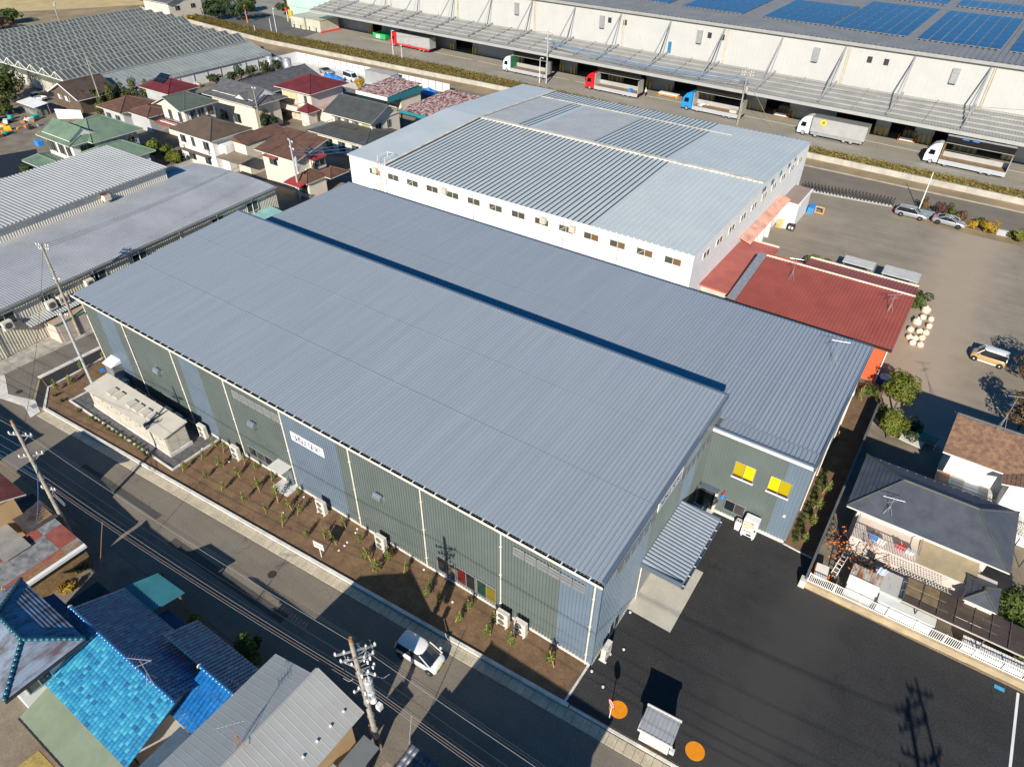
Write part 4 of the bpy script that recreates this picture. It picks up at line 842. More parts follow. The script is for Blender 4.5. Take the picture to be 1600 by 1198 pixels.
MB().box(-77.9,-77.0,47,49.6,3.0,4.6).build('bay', m_cream_w, h10); wins(h10,'x',-77.0,[(47.2,2.2,3.4,4.4)]); MB().slab([(-77.9,46.8,4.95),(-76.7,46.8,4.75),(-76.7,49.8,4.75),(-77.9,49.8,4.95)],.1).build('bay_cap', plain('red_cap', (.34,.04,.04), .5), h10)
walls(h10,-77.9,-74.6,43.4,47,0,2.7,m_cream_w,'porch'); hip(h10,-78,-74.2,42.8,47.6,2.8,3.9,r_brown2,'y','step',.3); hip(h10,-76.6,-72.9,46.5,50.6,2.8,3.7,r_brown2,'x','step',.3)
MB().slab([(-78,41.4,2.7),(-74.4,41.4,2.7),(-74.4,42.9,2.95),(-78,42.9,2.95)],.1).build('porch_cap', plain('red_cap', (.34,.04,.04), .5), h10); wins(h10,'y',43.38,[(-77.4,2.5,.8,2.3)])
acbox(h10,-77.6,46.2,2.9,pi/2)
h11 = thing('parapet_house', 'narrow cream house with brown tiled parapet behind the warehouse roof', 'house')
walls(h11,-93.2,-90.2,44.6,53,0,5.2,m_cream_w); MB().add([(-93.5,44.3,5.2),(-89.9,44.3,5.2),(-89.9,53.3,5.2),(-93.5,53.3,5.2),(-92.6,44.3,6.0),(-92.6,53.3,6.0)],[(0,1,4),(1,2,5,4),(2,3,5),(3,0,4,5)]).build('roof', r_brown2, h11)
MB().slab([(-94.5,41.5,3.1),(-88.6,41.5,3.1),(-88.6,44.6,3.4),(-94.5,44.6,3.4)],.08).build('awning', mat('awning_brown', (.22,.17,.12), .6, 0, .1, 1), h11)
# --- red roofed office beside the white factory
m_rr = mat('red_rib_roof', (.34,.085,.062), .55, .05, .08, .5); m_org = mat('orange_render', (.62,.11,.035), .7, 0, .05, .6)
h12 = thing('red_roof_office', 'orange-walled office with ribbed dark red roof and cream ridge caps behind the annex', 'building')
walls(h12,-7.2,8.9,45.4,57.0,0,5.2,m_org)
s = MB().corr((-7.6,43.6,5.2),(17.0,0,0),(0,10.0,1.25),.36,.06,(0,-.1,1)).build('roof', m_rr, h12); MB().slab([(-7.6,43.6,5.19),(9.4,43.6,5.19),(9.4,53.6,6.44),(-7.6,53.6,6.44)],.12).build('deck', m_rr, s)
MB().corr((-2.7,53.7,6.2),(12.0,0,0),(0,4.2,-.6),.36,.06).build('rear_roof', m_rr, s); MB().tube((-7.6,53.65,6.5),(9.4,53.65,6.5),.13).tube((-2.7,57.9,5.7),(9.3,57.9,5.7),.13).build('ridge_cap', m_cream, s)
MB().box(-7.7,9.4,43.4,43.6,5.0,5.22).build('eave_gutter', m_gutb, s); MB().bar((9.35,43.5,5.05),(9.35,53.6,6.3),.12,.22).build('verge', m_dark, s); MB().bar((-7.3,43.6,5.35),(-7.3,53.6,6.6),.95,.06).build('verge_sheet', m_galv, s)
wins(h12,'y',45.38,[(-4.6,1.5,3.2,4.4),(-2.6,1.9,3.2,4.4),(1.3,2.0,3.2,4.4),(5.2,2.2,3.2,4.4),(-4.6,1.5,.8,2.2),(1.3,2,.8,2.2)],[plain('pale_pane', (.48,.52,.5), .3),m_gglass],m_white)
for x in (-.3,.1,9.0): MB().tube((x,45.2,0),(x,45.2,5.1),.06).build('downspout', m_white, h12)
h13 = thing('red_flat_lean_to', 'flat pinkish-red roof between the white factory and the red-roofed office', 'building')
walls(h13,-11.9,-7.7,47.2,61,0,4.0,m_beige); MB().slab([(-12.0,46.6,4.25),(-7.5,46.6,4.15),(-7.2,61.3,4.15),(-11.9,61.3,4.25)],.2).build('roof', mat('red_flat', (.44,.125,.10), .7, 0, .1, .5), h13); MB().box(-12,-7.2,61.3,61.45,3.9,4.35).build('rear_cap', m_cream, h13)
# --- right side: charcoal hip house, brown shingle house
h14 = thing('dark_hip_house', 'two-storey house with dark slate hip roof beside the boundary wall', 'house')
walls(h14,11.7,20.8,21.9,25.0,0,5.5,m_pink_w); hip(h14,10.75,21.55,19.2,25.9,5.6,7.15,r_bluegrey,'x','step',.3,2.9,r_dark)
r14 = MB()
for i in range(16): r14.box(11.1+i*.66,11.2+i*.66,25.55,25.65,5.68,5.76)
r14.build('snow_guard', m_white, h14); wins(h14,'y',21.88,[(13.2,2.4,3.2,5.2),(17,2.4,3.2,5.2)],[m_white,m_gglass])
balcony(h14,11.9,16.4,19.3,21.9,2.8,m_pink_w,m_alu); walls(h14,11.9,20.6,19.6,21.9,0,2.6,m_pink_w,'ground_floor')
hip(h14,19.8,21.9,17.8,20.2,2.95,3.5,r_bluegrey,'y','step',.3,1.0,r_dark); walls(h14,20.0,21.7,18.0,21,0,2.8,m_pink_w,'porch')
MB().slab([(16.4,19.5,2.75),(20.4,19.5,2.75),(20.4,21.9,2.95),(16.4,21.9,2.95)],.05).build('terrace_sheet', mat('terrace_tan', (.36,.30,.20), .5, 0, .1, 1), h14)
h15 = thing('brown_shingle_house', 'white house with mottled brown shingle roof and panelled balconies', 'house')
walls(h15,16.6,30,31.0,35.6,0,5.5,m_white_w); gable(h15,15.8,31,29.9,36.4,5.6,7.4,r_shing,'x','step',.28,m_ridgew,m_white_w,.8)
gable(h15,20.2,28,28.6,33,5.55,6.6,r_shing,'y','step',.28,m_ridgew,m_white_w,.5); walls(h15,20.8,27.4,29.0,33,0,5.5,m_white_w)
pm = [plain('tile_terracotta', (.36,.16,.08), .7), plain('tile_grey', (.45,.45,.41), .7), m_white]
for (bx, by, n) in ((16.2,28.4,4),(20.6,26.6,4)):
    bl = MB().box(bx,bx+n*1.05,by,by+2.5,2.8,2.95).build('balcony', m_white_w, h15)
    for i in range(n):
        for j in range(3): MB().bbox(bx+.03+i*1.05,bx+1.0+i*1.05,by+.1+j*.8,by+.82+j*.8,2.95,2.98,.01).build('deck_tile', pm[(0,1,2,1)[i]], bl)
    s = MB().box(bx,bx+n*1.05,by,by+.05,3.85,3.92)
    for i in range(int(n*6)): s.box(bx+i*.175,bx+i*.175+.05,by,by+.04,2.95,3.85)
    s.build('railing', m_beige, bl)
    for i in range(n+1): MB().tube((bx+i*1.05,by,0),(bx+i*1.05,by,2.8),.04).build('post', m_dark, bl)
# --- houses across the street
tile_cols = None
m_tile = [plain('blue_glaze_a', (.024,.19,.33), .2, 0, .7), plain('blue_glaze_b', (.018,.145,.29), .2, 0, .7), plain('blue_glaze_c', (.045,.26,.38), .2, 0, .7), plain('blue_glaze_d', (.012,.085,.21), .22, 0, .7)]
m_tilr = plain('blue_glaze_ridge', (.02,.15,.36), .2, 0, .7)
m_tile2 = mat('cobalt_glazed_tile', (.012,.125,.36), .16, 0, .2, 2.0, (.008,.08,.26), 2, spec=.7)
m_tiled = mat('weathered_blue_slate', (.23,.29,.37), .6, 0, .3, 1.6, (.11,.085,.09), 5, 0, (1,.35,1), .4, (.36,.58))
m_teal = mat('teal_sheet', (.045,.20,.235), .5, 0, .1, .7)
def tile_plane(a, b, c, d, parent, m, tw=.29, th=.27, hh=.05, name='tile_courses'):
    """pantile roof plane; eave a->b, top d->c. Wavy overlapping courses, tiles glazed in slightly different shades."""
    A, B, C, D = map(Vector, (a,b,c,d)); nrm = (B-A).cross(D-A).normalized(); L = (B-A).length; u = (B-A)/L
    up = D-A; lv = up-u*up.dot(u); H = lv.length; v = lv/H; l1 = up.dot(u); r1 = (C-A).dot(u)
    ms = m if isinstance(m, (list, tuple)) else [m]
    nc = max(1, round(H/th)); mb = MB(); prof = ((.03,.1),(.12,.7),(.36,1),(.6,.75),(.8,.2),(.97,.1)); idx = []; rg = random.Random(5)
    for j in range(nc):
        v0 = H*j/nc; v1 = H*(j+1.12)/nc; k = (j+.5)/nc; lo = l1*k; hi = L+(r1-L)*k
        n = max(1, round((hi-lo)/tw)); w_ = (hi-lo)/n
        for i in range(n):
            q3 = rg.uniform(-.006,.006)
            P0 = [A+u*(lo+(i+p)*w_)+v*v0+nrm*(q*hh+.05+q3) for p, q in prof]; P1 = [A+u*(lo+(i+p)*w_)+v*min(v1,H)+nrm*(q*hh+.008+q3) for p, q in prof]
            P2 = [A+u*(lo+(i+p)*w_)+v*v0 for p, q in prof]; m_ = len(prof)
            mb.add(P2+P0+P1, [(k_,k_+1,m_+k_+1,m_+k_) for k_ in range(m_-1)]+[(m_+k_,m_+k_+1,2*m_+k_+1,2*m_+k_) for k_ in range(m_-1)])
            idx += [min(len(ms)-1, int(abs(rg.gauss(0,.55))*len(ms)*.75))]*(2*(m_-1))
    o = mb.build(name, ms[0], parent, True); o['kind'] = 'stuff'
    for x_ in ms[1:]: o.data.materials.append(x_)
    o.data.polygons.foreach_set('material_index', idx); return o
def tile_ridge(parent, a, b, m, r=.13, seg=.3):
    A, B = Vector(a), Vector(b); n = max(1, round((B-A).length/seg)); s = MB()
    for i in range(n): s.tube(A.lerp(B,i/n), A.lerp(B,(i+1.0)/n), r*1.03, r*.97, 8)
    o = s.build('ridge_tiles', m, parent, True); o['kind'] = 'stuff'; return o
hb = thing('blue_tile_house', 'house with glossy blue pantile gable roof and antenna across the street', 'house')
walls(hb,-27.3,-18.6,-21.4,-15.9,0,3.0,m_white_w)
YR = -18.5
tile_plane((-26.5,-22.1,3.12),(-17.8,-22.1,3.12),(-17.8,YR,4.66),(-26.5,YR,4.66),hb,m_tile)
tile_plane((-18.1,-15.3,3.15),(-29.0,-15.3,3.15),(-29.0,YR,4.66),(-18.1,YR,4.66),hb,m_tile)
tile_plane((-29.0,-19.5,4.2),(-26.5,-19.5,4.2),(-26.5,YR,4.66),(-29.0,YR,4.66),hb,m_tile)
MB().slab([(-26.4,-22.05,3.1),(-17.9,-22.05,3.1),(-17.9,YR,4.62),(-26.4,YR,4.62)],.1).slab([(-28.9,YR,4.62),(-18.2,YR,4.62),(-18.2,-15.35,3.12),(-28.9,-15.35,3.12)],.1).build('roof_deck', m_dark, hb)
tile_ridge(hb,(-29.0,YR,4.77),(-17.9,YR,4.77),m_tilr); MB().tube((-29.06,YR,4.77),(-29.0,YR,4.77),.17,None,10).build('ridge_end', m_white, hb)
for x in (-27.3,-18.6): MB().add([(x,-21.4,3.0),(x,-15.9,3.0),(x,YR,4.4)],[(0,1,2)]).build('gable_wall', m_grey_w, hb)
# eastern wing
walls(hb,-18.6,-15.6,-18.2,-14.4,0,2.9,m_tan_w,'wing')
tile_plane((-18.7,-18.8,3.0),(-15.3,-18.8,3.0),(-15.3,-16.15,4.2),(-18.7,-16.15,4.2),hb,m_tile2,.3,.3,.04); tile_plane((-15.3,-13.95,3.1),(-22.7,-13.95,3.1),(-22.7,-16.15,4.1),(-15.3,-16.15,4.2),hb,m_tile)
tile_ridge(hb,(-18.9,-16.15,4.3),(-15.3,-16.15,4.3),m_tilr); MB().tube((-18.96,-16.15,4.3),(-18.9,-16.15,4.3),.16,None,10).build('ridge_end', m_white, hb)
MB().slab([(-29.4,-15.4,2.95),(-25.9,-15.2,2.95),(-25.6,-13.0,2.75),(-28.6,-13.1,2.75)],.08).build('teal_roof', m_teal, hb)
for p in ((-28.3,-13.4),(-25.9,-13.3)): MB().box(p[0]-.06,p[0]+.06,p[1]-.06,p[1]+.06,0,2.7).build('post', m_wood, hb)
MB().slab([(-25.7,-15.3,2.5),(-22.8,-15.3,2.5),(-22.8,-14.4,2.35),(-25.7,-14.4,2.35)],.06).build('pent_roof', plain('navy_sheet', (.01,.05,.12), .5), hb)
MB().corr((-26.5,-24.05,2.2),(9.4,0,0),(0,1.95,.62),.6,.03,(0,0,1),((0,0),(.88,0),(.91,1),(.97,1))).build('green_lean_to', mat('sage_sheet', (.20,.24,.165), .6, 0, .08, .6), hb)
MB().box(-26.5,-17.1,-24.15,-24.05,2.05,2.22).build('lean_to_gutter', m_dark, hb); walls(hb,-26.2,-17.4,-23.7,-21.5,0,2.1,m_tan_w,'veranda')
MB().slab([(-17.5,-21.9,2.9),(-16.5,-21.9,2.9),(-16.5,-18.9,3.0),(-17.5,-18.9,3.0)],.06).build('passage_roof', mat('slate_sheet', (.075,.12,.17), .5, 0, .1, 1), hb)
for i in range(26): MB().box(-16.4,-16.35,-21.8+i*.115,-21.74+i*.115,.2,2.6).build('screen_slat', m_beige, hb)
MB().box(-16.0,-13.5,-22,-18.6,.0,.9).build('planter_bank', m_soil, hb)
# weathered hip roof at the left edge
hl = thing('weathered_hip_house', 'two-storey house with weathered blue-brown slate hip roof and teal ridge tiles', 'house')
walls(hl,-32.4,-26.5,-23.4,-20.0,0,5.1,m_white_w)
a, b, c, d = (-33.4,-24.1,5.2), (-25.6,-24.1,5.2), (-25.6,-19.25,5.2), (-33.4,-19.25,5.2); P, Q = (-30.9,-21.6,6.2), (-27.8,-21.6,6.2)
for q in ((a,b,Q,P),(c,d,P,Q),(b,c,Q,Q),(d,a,P,P)):
    s = MB(); plane(*q,'step',s,.22,.035); s.build('roof', m_tiled, hl)
MB().box(-33.35,-25.65,-24.05,-19.3,5.05,5.19).build('soffit', m_dark, hl)
for p, q in ((P,Q),(a,P),(d,P),(b,Q),(c,Q)): tile_ridge(hl,(p[0],p[1],p[2]+.05),(q[0],q[1],q[2]+.05),plain('teal_ridge', (.012,.10,.15), .35),.13,.32)
MB().bar((-25.52,-24.1,5.1),(-25.52,-19.25,5.1),.1,.12).build('gutter', m_dark, hl); wins(hl,'x',-26.48,[(-23.0,1.5,3.3,4.6)])
fl = thing('dark_flat_sheds', 'dark flat sheet roofs between the hip house and the blue-tile house', 'shed'); MB().slab([(-33.4,-19.1,2.5),(-29.8,-19.1,2.5),(-29.8,-18.2,2.4),(-33.4,-18.2,2.4)],.1).build('navy_roof', plain('navy_sheet', (.01,.05,.12), .5), fl)
MB().slab([(-31.8,-18.1,2.45),(-29.2,-18.1,2.45),(-29.2,-15.9,2.45),(-31.8,-15.9,2.45)],.08).build('grey_roof', plain('felt_roof', (.028,.032,.034), .8), fl); walls(fl,-31.5,-29.4,-18.1,-16.2,0,2.3,m_dark)
# grey metal gable house
hg = thing('grey_metal_house', 'house with grey ribbed metal gable roof and antenna beside the transformer pole', 'house')
walls(hg,-14.4,-8.7,-24,-13.4,0,5.4,m_tan_w); xm = -11.5
m_gm = mat('grey_metal_roof', (.36,.37,.365), .5, .15, .08, .35, (.32,.33,.32)); m_gm2 = mat('grey_metal_roof_b', (.39,.39,.375), .5, .15, .08, .35, (.345,.34,.32))
r = MB().corr((-8.0,-24.5,5.45),(0,11.7,0),(-3.5,0,1.3),.42,.005,(.3,0,1),((0,0),(.84,0),(.88,1),(.96,1))).build('east_slope', m_gm2, hg); r2 = MB().corr((-15.0,-24.5,5.45),(0,11.25,0),(3.5,0,1.3),.42,.004,(-.3,0,1),((0,0),(.84,0),(.88,1),(.96,1))).build('west_slope', m_gm, hg)
MB().slab([(-8.05,-24.4,5.42),(-8.05,-12.85,5.42),(-11.5,-12.95,6.72),(-11.5,-24.4,6.72)],.1).slab([(-11.5,-24.4,6.72),(-11.5,-13.25,6.72),(-14.95,-13.35,5.42),(-14.95,-24.4,5.42)],.1).build('deck', m_dark, hg)
MB().add([(-14.4,-13.4,5.4),(-8.7,-13.4,5.4),(-11.5,-13.4,6.6)],[(0,2,1)]).build('gable_wall', m_tan_w, hg); MB().tube((-11.5,-24.5,6.78),(-11.5,-12.9,6.78),.06).build('ridge_cap', m_gm, hg)
for i in range(9): MB().box(-8.9,-8.75,-13.6-i*1.0,-13.5-i*1.0,5.8,5.9).build('snow_guard', m_white, hg)
MB().slab([(-8.3,-15.1,2.75),(-7.1,-15.1,2.55),(-7.1,-13.0,2.55),(-8.3,-13.0,2.75)],.06).build('porch_roof', m_lou, hg); MB().slab([(-8.6,-18.6,2.8),(-7.4,-18.6,2.6),(-7.4,-15.2,2.6),(-8.6,-15.2,2.8)],.06).build('porch_sheet', m_galv, hg); MB().box(-7.6,-7.2,-14.9,-14.6,0,2.5).build('porch_post', m_wood, hg)
# slate carport roof at the bottom edge
ct = thing('slate_carport', 'small slate-blue tiled carport roof at the bottom edge of the picture', 'carport')
tile_plane((-5.6,-14.9,2.35),(-1.2,-14.9,2.35),(-1.2,-11.8,2.75),(-5.6,-11.8,2.75),ct,mat('slate_tile', (.10,.12,.16), .4, 0, .2, 1.5),.3,.55,.05)
MB().slab([(-5.55,-14.85,2.33),(-1.25,-14.85,2.33),(-1.25,-11.85,2.73),(-5.55,-11.85,2.73)],.08).build('deck', m_dark, ct)
for p in ((-5.4,-12),(-1.4,-12),(-5.4,-14.7),(-1.4,-14.7)): MB().box(p[0]-.06,p[0]+.06,p[1]-.06,p[1]+.06,0,2.35).build('post', m_dark, ct)
# neighbour house just outside the bottom edge, its shadow reaches the street
hn = thing('roadside_house', 'two-storey house just south of the street shading the black lot', 'house'); walls(hn,-2.0,6.2,-23.5,-14.6,0,6.4,m_white_w); hip(hn,-2.8,6.8,-24.2,-13.95,6.5,7.9,r_dark,'x','step',.4,4.2)
# red roofed house at the left edge
hr_ = thing('red_rib_house', 'old house with red ribbed sheet roof at the left edge across the street', 'house')
walls(hr_,-47.6,-42.0,-21.0,-15.8,0,4.9,m_tan_w); gable(hr_,-48.3,-41.3,-21.6,-15.1,4.95,6.2,r_rust2,'x','rib',.35,None,m_tan_w,.7)
hp = thing('patched_shed', 'low shed with patchwork of rusty red and bare sheets', 'shed'); m_bare = mat('bare_sheet', (.36,.36,.36), .5, .3, .25, 1.5)
walls(hp,-39.6,-35.9,-19.6,-14.7,0,2.5,m_wood); mt = [r_rust2, m_bare]
for i in range(4):
    for j in range(4): MB().corr((-40.0+i*1.08,-20.0+j*1.35,2.65-.05*i+.01*((i+j)%2)),(1.1,0,-.05),(0,1.37,0),.2,.025).build('roof_sheet', mt[(i*3+j*2+(j>2)+i//2) % 2], hp)
MB().box(-35.8,-35.5,-20,-14.6,2.25,2.5).build('gutter', m_white, hp)
hd = thing('sheet_lean_to', 'dark corroded sheet lean-to behind the red-roofed house', 'shed'); MB().corr((-43.6,-16.6,3.1),(3.8,0,-.25),(0,2.3,-.2),.25,.04).build('roof', mat('corroded_sheet', (.10,.10,.10), .6, .2, .3, 1.2, (.05,.03,.03)), hd); walls(hd,-43.4,-40.2,-16.5,-14.5,0,2.8,m_wood)
for i in range(3): MB().slab([(-42.0+i*1.2,-18.9,2.9),(-40.9+i*1.2,-18.9,2.8),(-40.9+i*1.2,-17.0,2.8),(-42.0+i*1.2,-17.0,2.9)],.05).build('board', mat('board_grey', (.30,.29,.27), .7, 0, .15, 1), hd)
# far house by the greenhouse
hf = thing('beige_barn', 'beige board-sided barn beyond the greenhouse', 'barn'); walls(hf,-224,-211.2,112.4,124,0,5,m_cream_w); gable(hf,-225,-210.4,111.6,124.8,5,7,r_grey,'x','step',.6,m_ridgew,m_cream_w,.8)
wins(hf,'x',-211.18,[(114.5,1.6,2.6,3.8),(120,1.6,2.6,3.8)]); MB().box(-218,-215,112.3,112.38,0,3).build('door', m_beige, hf)

ho = thing('corner_house', 'house beyond the left edge whose shadow crosses the side of the street', 'house'); walls(ho,-61,-51.8,-26,-18.8,0,4.9,m_white_w); hip(ho,-61.8,-51,-26.8,-18.1,5.0,6.4,r_dark,'x','step',.4,4)

# ================================================================ GREENHOUSES
m_gh = mat('greenhouse_glass', (.12,.135,.12), .25, 0, .25, .35, (.075,.085,.075), 4, spec=.6)
m_gh2 = mat('greenhouse_film', (.30,.32,.31), .4, 0, .2, .3, (.23,.25,.23), 4)
m_bar = mat('glazing_bar', (.42,.43,.41), .5, .2, .1, 1)
gh = thing('glass_greenhouse', 'large multi-span glasshouse with grey ridged roof at top left', 'greenhouse')
NS, SX0, SW = 11, -157.0, 5.05; GY0, GY1 = 50.3, 98.0
for i in range(NS):
    xa = SX0-SW*(i+1); xb = SX0-SW*i; xm = (xa+xb)/2
    y1 = GY1 if i < 6 else GY1+5
    sp_ = MB().quad((xb,GY0,3.6),(xb,y1,3.6),(xm,y1,5.0),(xm,GY0,5.0)).quad((xa,y1,3.6),(xa,GY0,3.6),(xm,GY0,5.0),(xm,y1,5.0)).build('roof_span', m_gh, gh)
    bs = MB(); n = int((y1-GY0)/1.1)
    for k in range(n+1):
        y = GY0+k*(y1-GY0)/n; bs.bar((xb,y,3.66),(xm,y,5.06),.3 if k % 2 else .16,.05); bs.bar((xa,y,3.66),(xm,y,5.06),.16,.05)
    o = bs.build('glazing_bar', m_bar, sp_); o['kind'] = 'stuff'
    MB().bar((xm,GY0,5.08),(xm,y1,5.08),.22,.12).build('ridge_rail', m_bar, sp_); MB().bar((xb,GY0,3.6),(xb,y1,3.6),.35,.15).build('valley_gutter', m_galv, sp_)
    MB().tri((xa,GY0,3.6),(xb,GY0,3.6),(xm,GY0,5.0)).build('gable_glass', m_gh, gh)
    MB().bar((xb,GY0-.05,3.62),(xm,GY0-.05,5.02),.08,.12).bar((xa,GY0-.05,3.62),(xm,GY0-.05,5.02),.08,.12).bar((xa,GY0-.05,3.55),(xb,GY0-.05,3.55),.08,.14).bar((xm,GY0-.05,3.6),(xm,GY0-.05,5),.06,.06).build('gable_frame', m_white, gh)
    MB().box(xb-.1,xb+.1,GY0-.1,GY0+.1,0,3.6).build('post', mat('post_brown', (.16,.13,.10), .7), gh)
    MB().box(xa+.12,xb-.12,GY0-.02,GY0+.02,0,2.3).build('end_sheet', mat('end_sheet', (.50,.48,.43), .7, 0, .2, .6), gh); MB().box(xa+.12,xb-.12,GY0-.01,GY0+.03,2.3,3.5).build('end_glass', m_gh, gh)
MB().box(SX0-.03,SX0+.03,GY0,GY1,0,3.5).build('side_wall', m_gh, gh)
for k in range(12): MB().box(SX0-.05,SX0+.12,GY0+k*4.2,GY0+.15+k*4.2,0,3.6).build('side_post', m_bar, gh)
g2 = thing('film_greenhouse', 'long pale film greenhouse in front of the big glasshouse', 'greenhouse')
gx0, gx1, gy0, gy1 = -155.5, -143.8, 54.5, 95
rm = MB().quad((gx1,gy0,2.7),(gx1,gy1,2.7),(-151.5,gy1,4.6),(-151.5,gy0,4.6)).quad((gx0,gy1,3.2),(gx0,gy0,3.2),(-151.5,gy0,4.6),(-151.5,gy1,4.6)).build('roof', m_gh2, g2)
bs = MB()
for k in range(37): y = gy0+k*1.12; bs.bar((gx1,y,2.74),(-151.5,y,4.64),.07,.04)
bs.build('hoop_bar', m_bar, rm)['kind'] = 'stuff'
bs = MB()
for k in range(60): y = gy0+.2+k*.67; bs.bar((gx1-.1,y,2.72),(gx1-1.6,y,3.1),.2,.03)
bs.build('vent_flap', mat('vent_dark', (.14,.14,.135), .5, 0, .1, 1), rm)['kind'] = 'stuff'
MB().bar((-151.5,gy0,4.66),(-151.5,gy1,4.66),.6,.1).build('ridge_vent', m_bar, rm)
MB().box(gx1-.35,gx1-.3,gy0,gy1,0,2.6).build('side_wall', m_white_w, g2)
for k in range(12): MB().box(gx1-.3,gx1-.18,gy0+k*3.6,gy0+.12+k*3.6,0,2.6).build('side_post', m_galv, g2)
MB().add([(gx0,gy0,0),(gx1-.3,gy0,0),(gx1-.3,gy0,2.7),(-151.5,gy0,4.55),(gx0,gy0,3.2)],[(0,1,2,3,4)]).build('gable_wall', m_gh2, g2)
bg_ = thing('brown_gable_shed', 'dark brown gabled shed in front of the glasshouse', 'shed'); walls(bg_,-153.4,-143.6,45.9,53.5,0,3.0,r_brown)
gable(bg_,-154.2,-142.8,45.2,54.2,3.0,5.4,mat('brown_sheet', (.10,.07,.055), .6, 0, .2, .8), 'y', 'rib', .5, None, r_brown, .6)
MB().bar((-154.2,45.15,3.0),(-148.5,45.15,5.4),.06,.2).bar((-142.8,45.15,3.0),(-148.5,45.15,5.4),.06,.2).build('barge_board', m_white, bg_); wins(bg_,'y',45.88,[(-151.6,1.2,1.9,3.1),(-149,1.6,1.9,3.1)],[m_white,m_gglass],m_white)
cs = thing('white_roof_cart_shed', 'small white sheet roof over stored goods beside the brown shed', 'shed', (-152.3,40.6,0))
MB().slab([(-3.6,-1.3,2.0),(3.4,-1.3,2.0),(3.4,1.6,2.3),(-3.6,1.6,2.3)],.08).build('roof', m_white, cs)
for p in ((-3.4,-1.1),(3.2,-1.1),(-3.4,1.4),(3.2,1.4)): MB().box(p[0],p[0]+.1,p[1],p[1]+.1,0,2).build('post', m_galv, cs)
MB().box(-3,2.8,-.8,1.2,0,1.1).build('stored_goods', mat('goods_grey', (.25,.26,.24), .8, 0, .3, 2), cs)
wsc = tag(MB().add([(-145.4,41.5,0),(-141.6,44.6,0),(-141.6,44.6,1.6),(-145.4,41.5,1.9),(-145.3,41.4,0),(-141.5,44.5,0),(-141.5,44.5,1.6),(-145.3,41.4,1.9)],[(0,1,2,3),(7,6,5,4),(3,2,6,7)]).build('white_screen', m_white), 'white sheet screen leaning near the brown shed', 'screen')
gs = thing('grey_tool_shed', 'small grey metal shed at the far left edge', 'shed', (-147.5,22.5,0)); MB().box(-4,2.2,-2.5,2.5,0,2.3).build('wall', m_grey_w, gs); MB().corr((-4.3,-2.8,2.35),(0,5.6,0),(6.8,0,.35),.35,.05).build('roof', m_oldr2, gs)
gw = thing('garden_hut', 'white-walled hut beside a dark vegetable plot at the left edge', 'hut', (-124.5,12.5,0)); MB().box(-5,1.6,-3,3,0,2.5).build('wall', m_white_w, gw); MB().slab([(-5.3,-3.3,2.7),(2,-3.3,2.5),(2,3.3,2.5),(-5.3,3.3,2.7)],.12).build('roof', r_green, gw)
sheet('vegetable_plot', [(-134,23),(-122.5,19.5),(-120.5,25.5),(-131.5,30)], .02, plain('black_mulch', (.012,.013,.02), .7), 'black mulch sheet over a vegetable plot')
# ================================================================ VEGETATION
def leaves(mb, rng, n, c, rad, size, clumps=0, shell=.55, up=.3):
    cl = []
    for _ in range(clumps):
        while True:
            p = Vector((rng.uniform(-1,1),rng.uniform(-1,1),rng.uniform(-1,1)))
            if .35 < p.length < 1: break
        cl.append((p, rng.uniform(.28,.5)))
    for i in range(n):
        if cl:
            p0, cr = cl[i % len(cl)]
            d = Vector((rng.gauss(0,1),rng.gauss(0,1),rng.gauss(0,1))).normalized()*cr*rng.uniform(.55,1.0)**.5; p = p0*.78+d
        else:
            d = Vector((rng.gauss(0,1),rng.gauss(0,1),rng.gauss(0,1))).normalized(); p = d*rng.uniform(shell,1.0)
        q = Vector((c[0]+p.x*rad[0], c[1]+p.y*rad[1], c[2]+p.z*rad[2]))
        nrm = (p.normalized()+Vector((rng.gauss(0,.5),rng.gauss(0,.5),rng.gauss(up,.5)))).normalized()
        u = nrm.orthogonal().normalized(); u = Matrix.Rotation(rng.uniform(0,2*pi),3,nrm) @ u; v = nrm.cross(u)
        s_ = size*rng.uniform(.6,1.35)
        mb.add([q-u*s_, q+v*s_*.5, q+u*s_, q-v*s_*.5], [(0,1,2,3)])
LG = leafmat('leaf_green', (.085,.12,.022), (.03,.052,.012)); LY = leafmat('leaf_yellowgreen', (.16,.18,.022), (.055,.075,.012)); LD = leafmat('leaf_dark', (.042,.066,.02), (.016,.03,.01))
LO = leafmat('leaf_orange', (.40,.24,.02), (.22,.14,.02)); LB = leafmat('leaf_brown', (.17,.10,.045), (.075,.05,.025)); LR = leafmat('leaf_red', (.30,.05,.02), (.12,.03,.015)); LM = leafmat('leaf_maroon', (.11,.05,.045), (.05,.028,.025)); LC = leafmat('leaf_conifer', (.10,.115,.025), (.04,.055,.015))
m_bark = mat('bark', (.13,.095,.065), .9, 0, .25, 4)
def tree(name, label, cat, x, y, h, rx, m, seed, n=900, size=.22, trunk=.1, th=None, rz_=None, clumps=14, group=None, ry=None):
    rng = random.Random(seed); t = thing(name, label, cat, (x,y,0), 0, group); rzz = rz_ or (h*.42); cz_ = h-rzz; th = th or max(.2,cz_-rzz*.5)
    tb = MB().tube((0,0,0),(0.05,0.03,th),trunk,trunk*.7,7)
    for k in range(6):
        a = rng.uniform(0,2*pi); e = Vector((cos(a)*rx*.6, sin(a)*rx*.6, cz_+rng.uniform(-.3,.4)*rzz)); tb.tube((0.05,0.03,th*.9), e, trunk*.55, trunk*.15, 5)
    tb.build('trunk', m_bark, t); lf = MB(); leaves(lf, rng, n, (0,0,cz_), (rx,ry or rx,rzz), size, clumps); lf.build('crown', m, t); return t
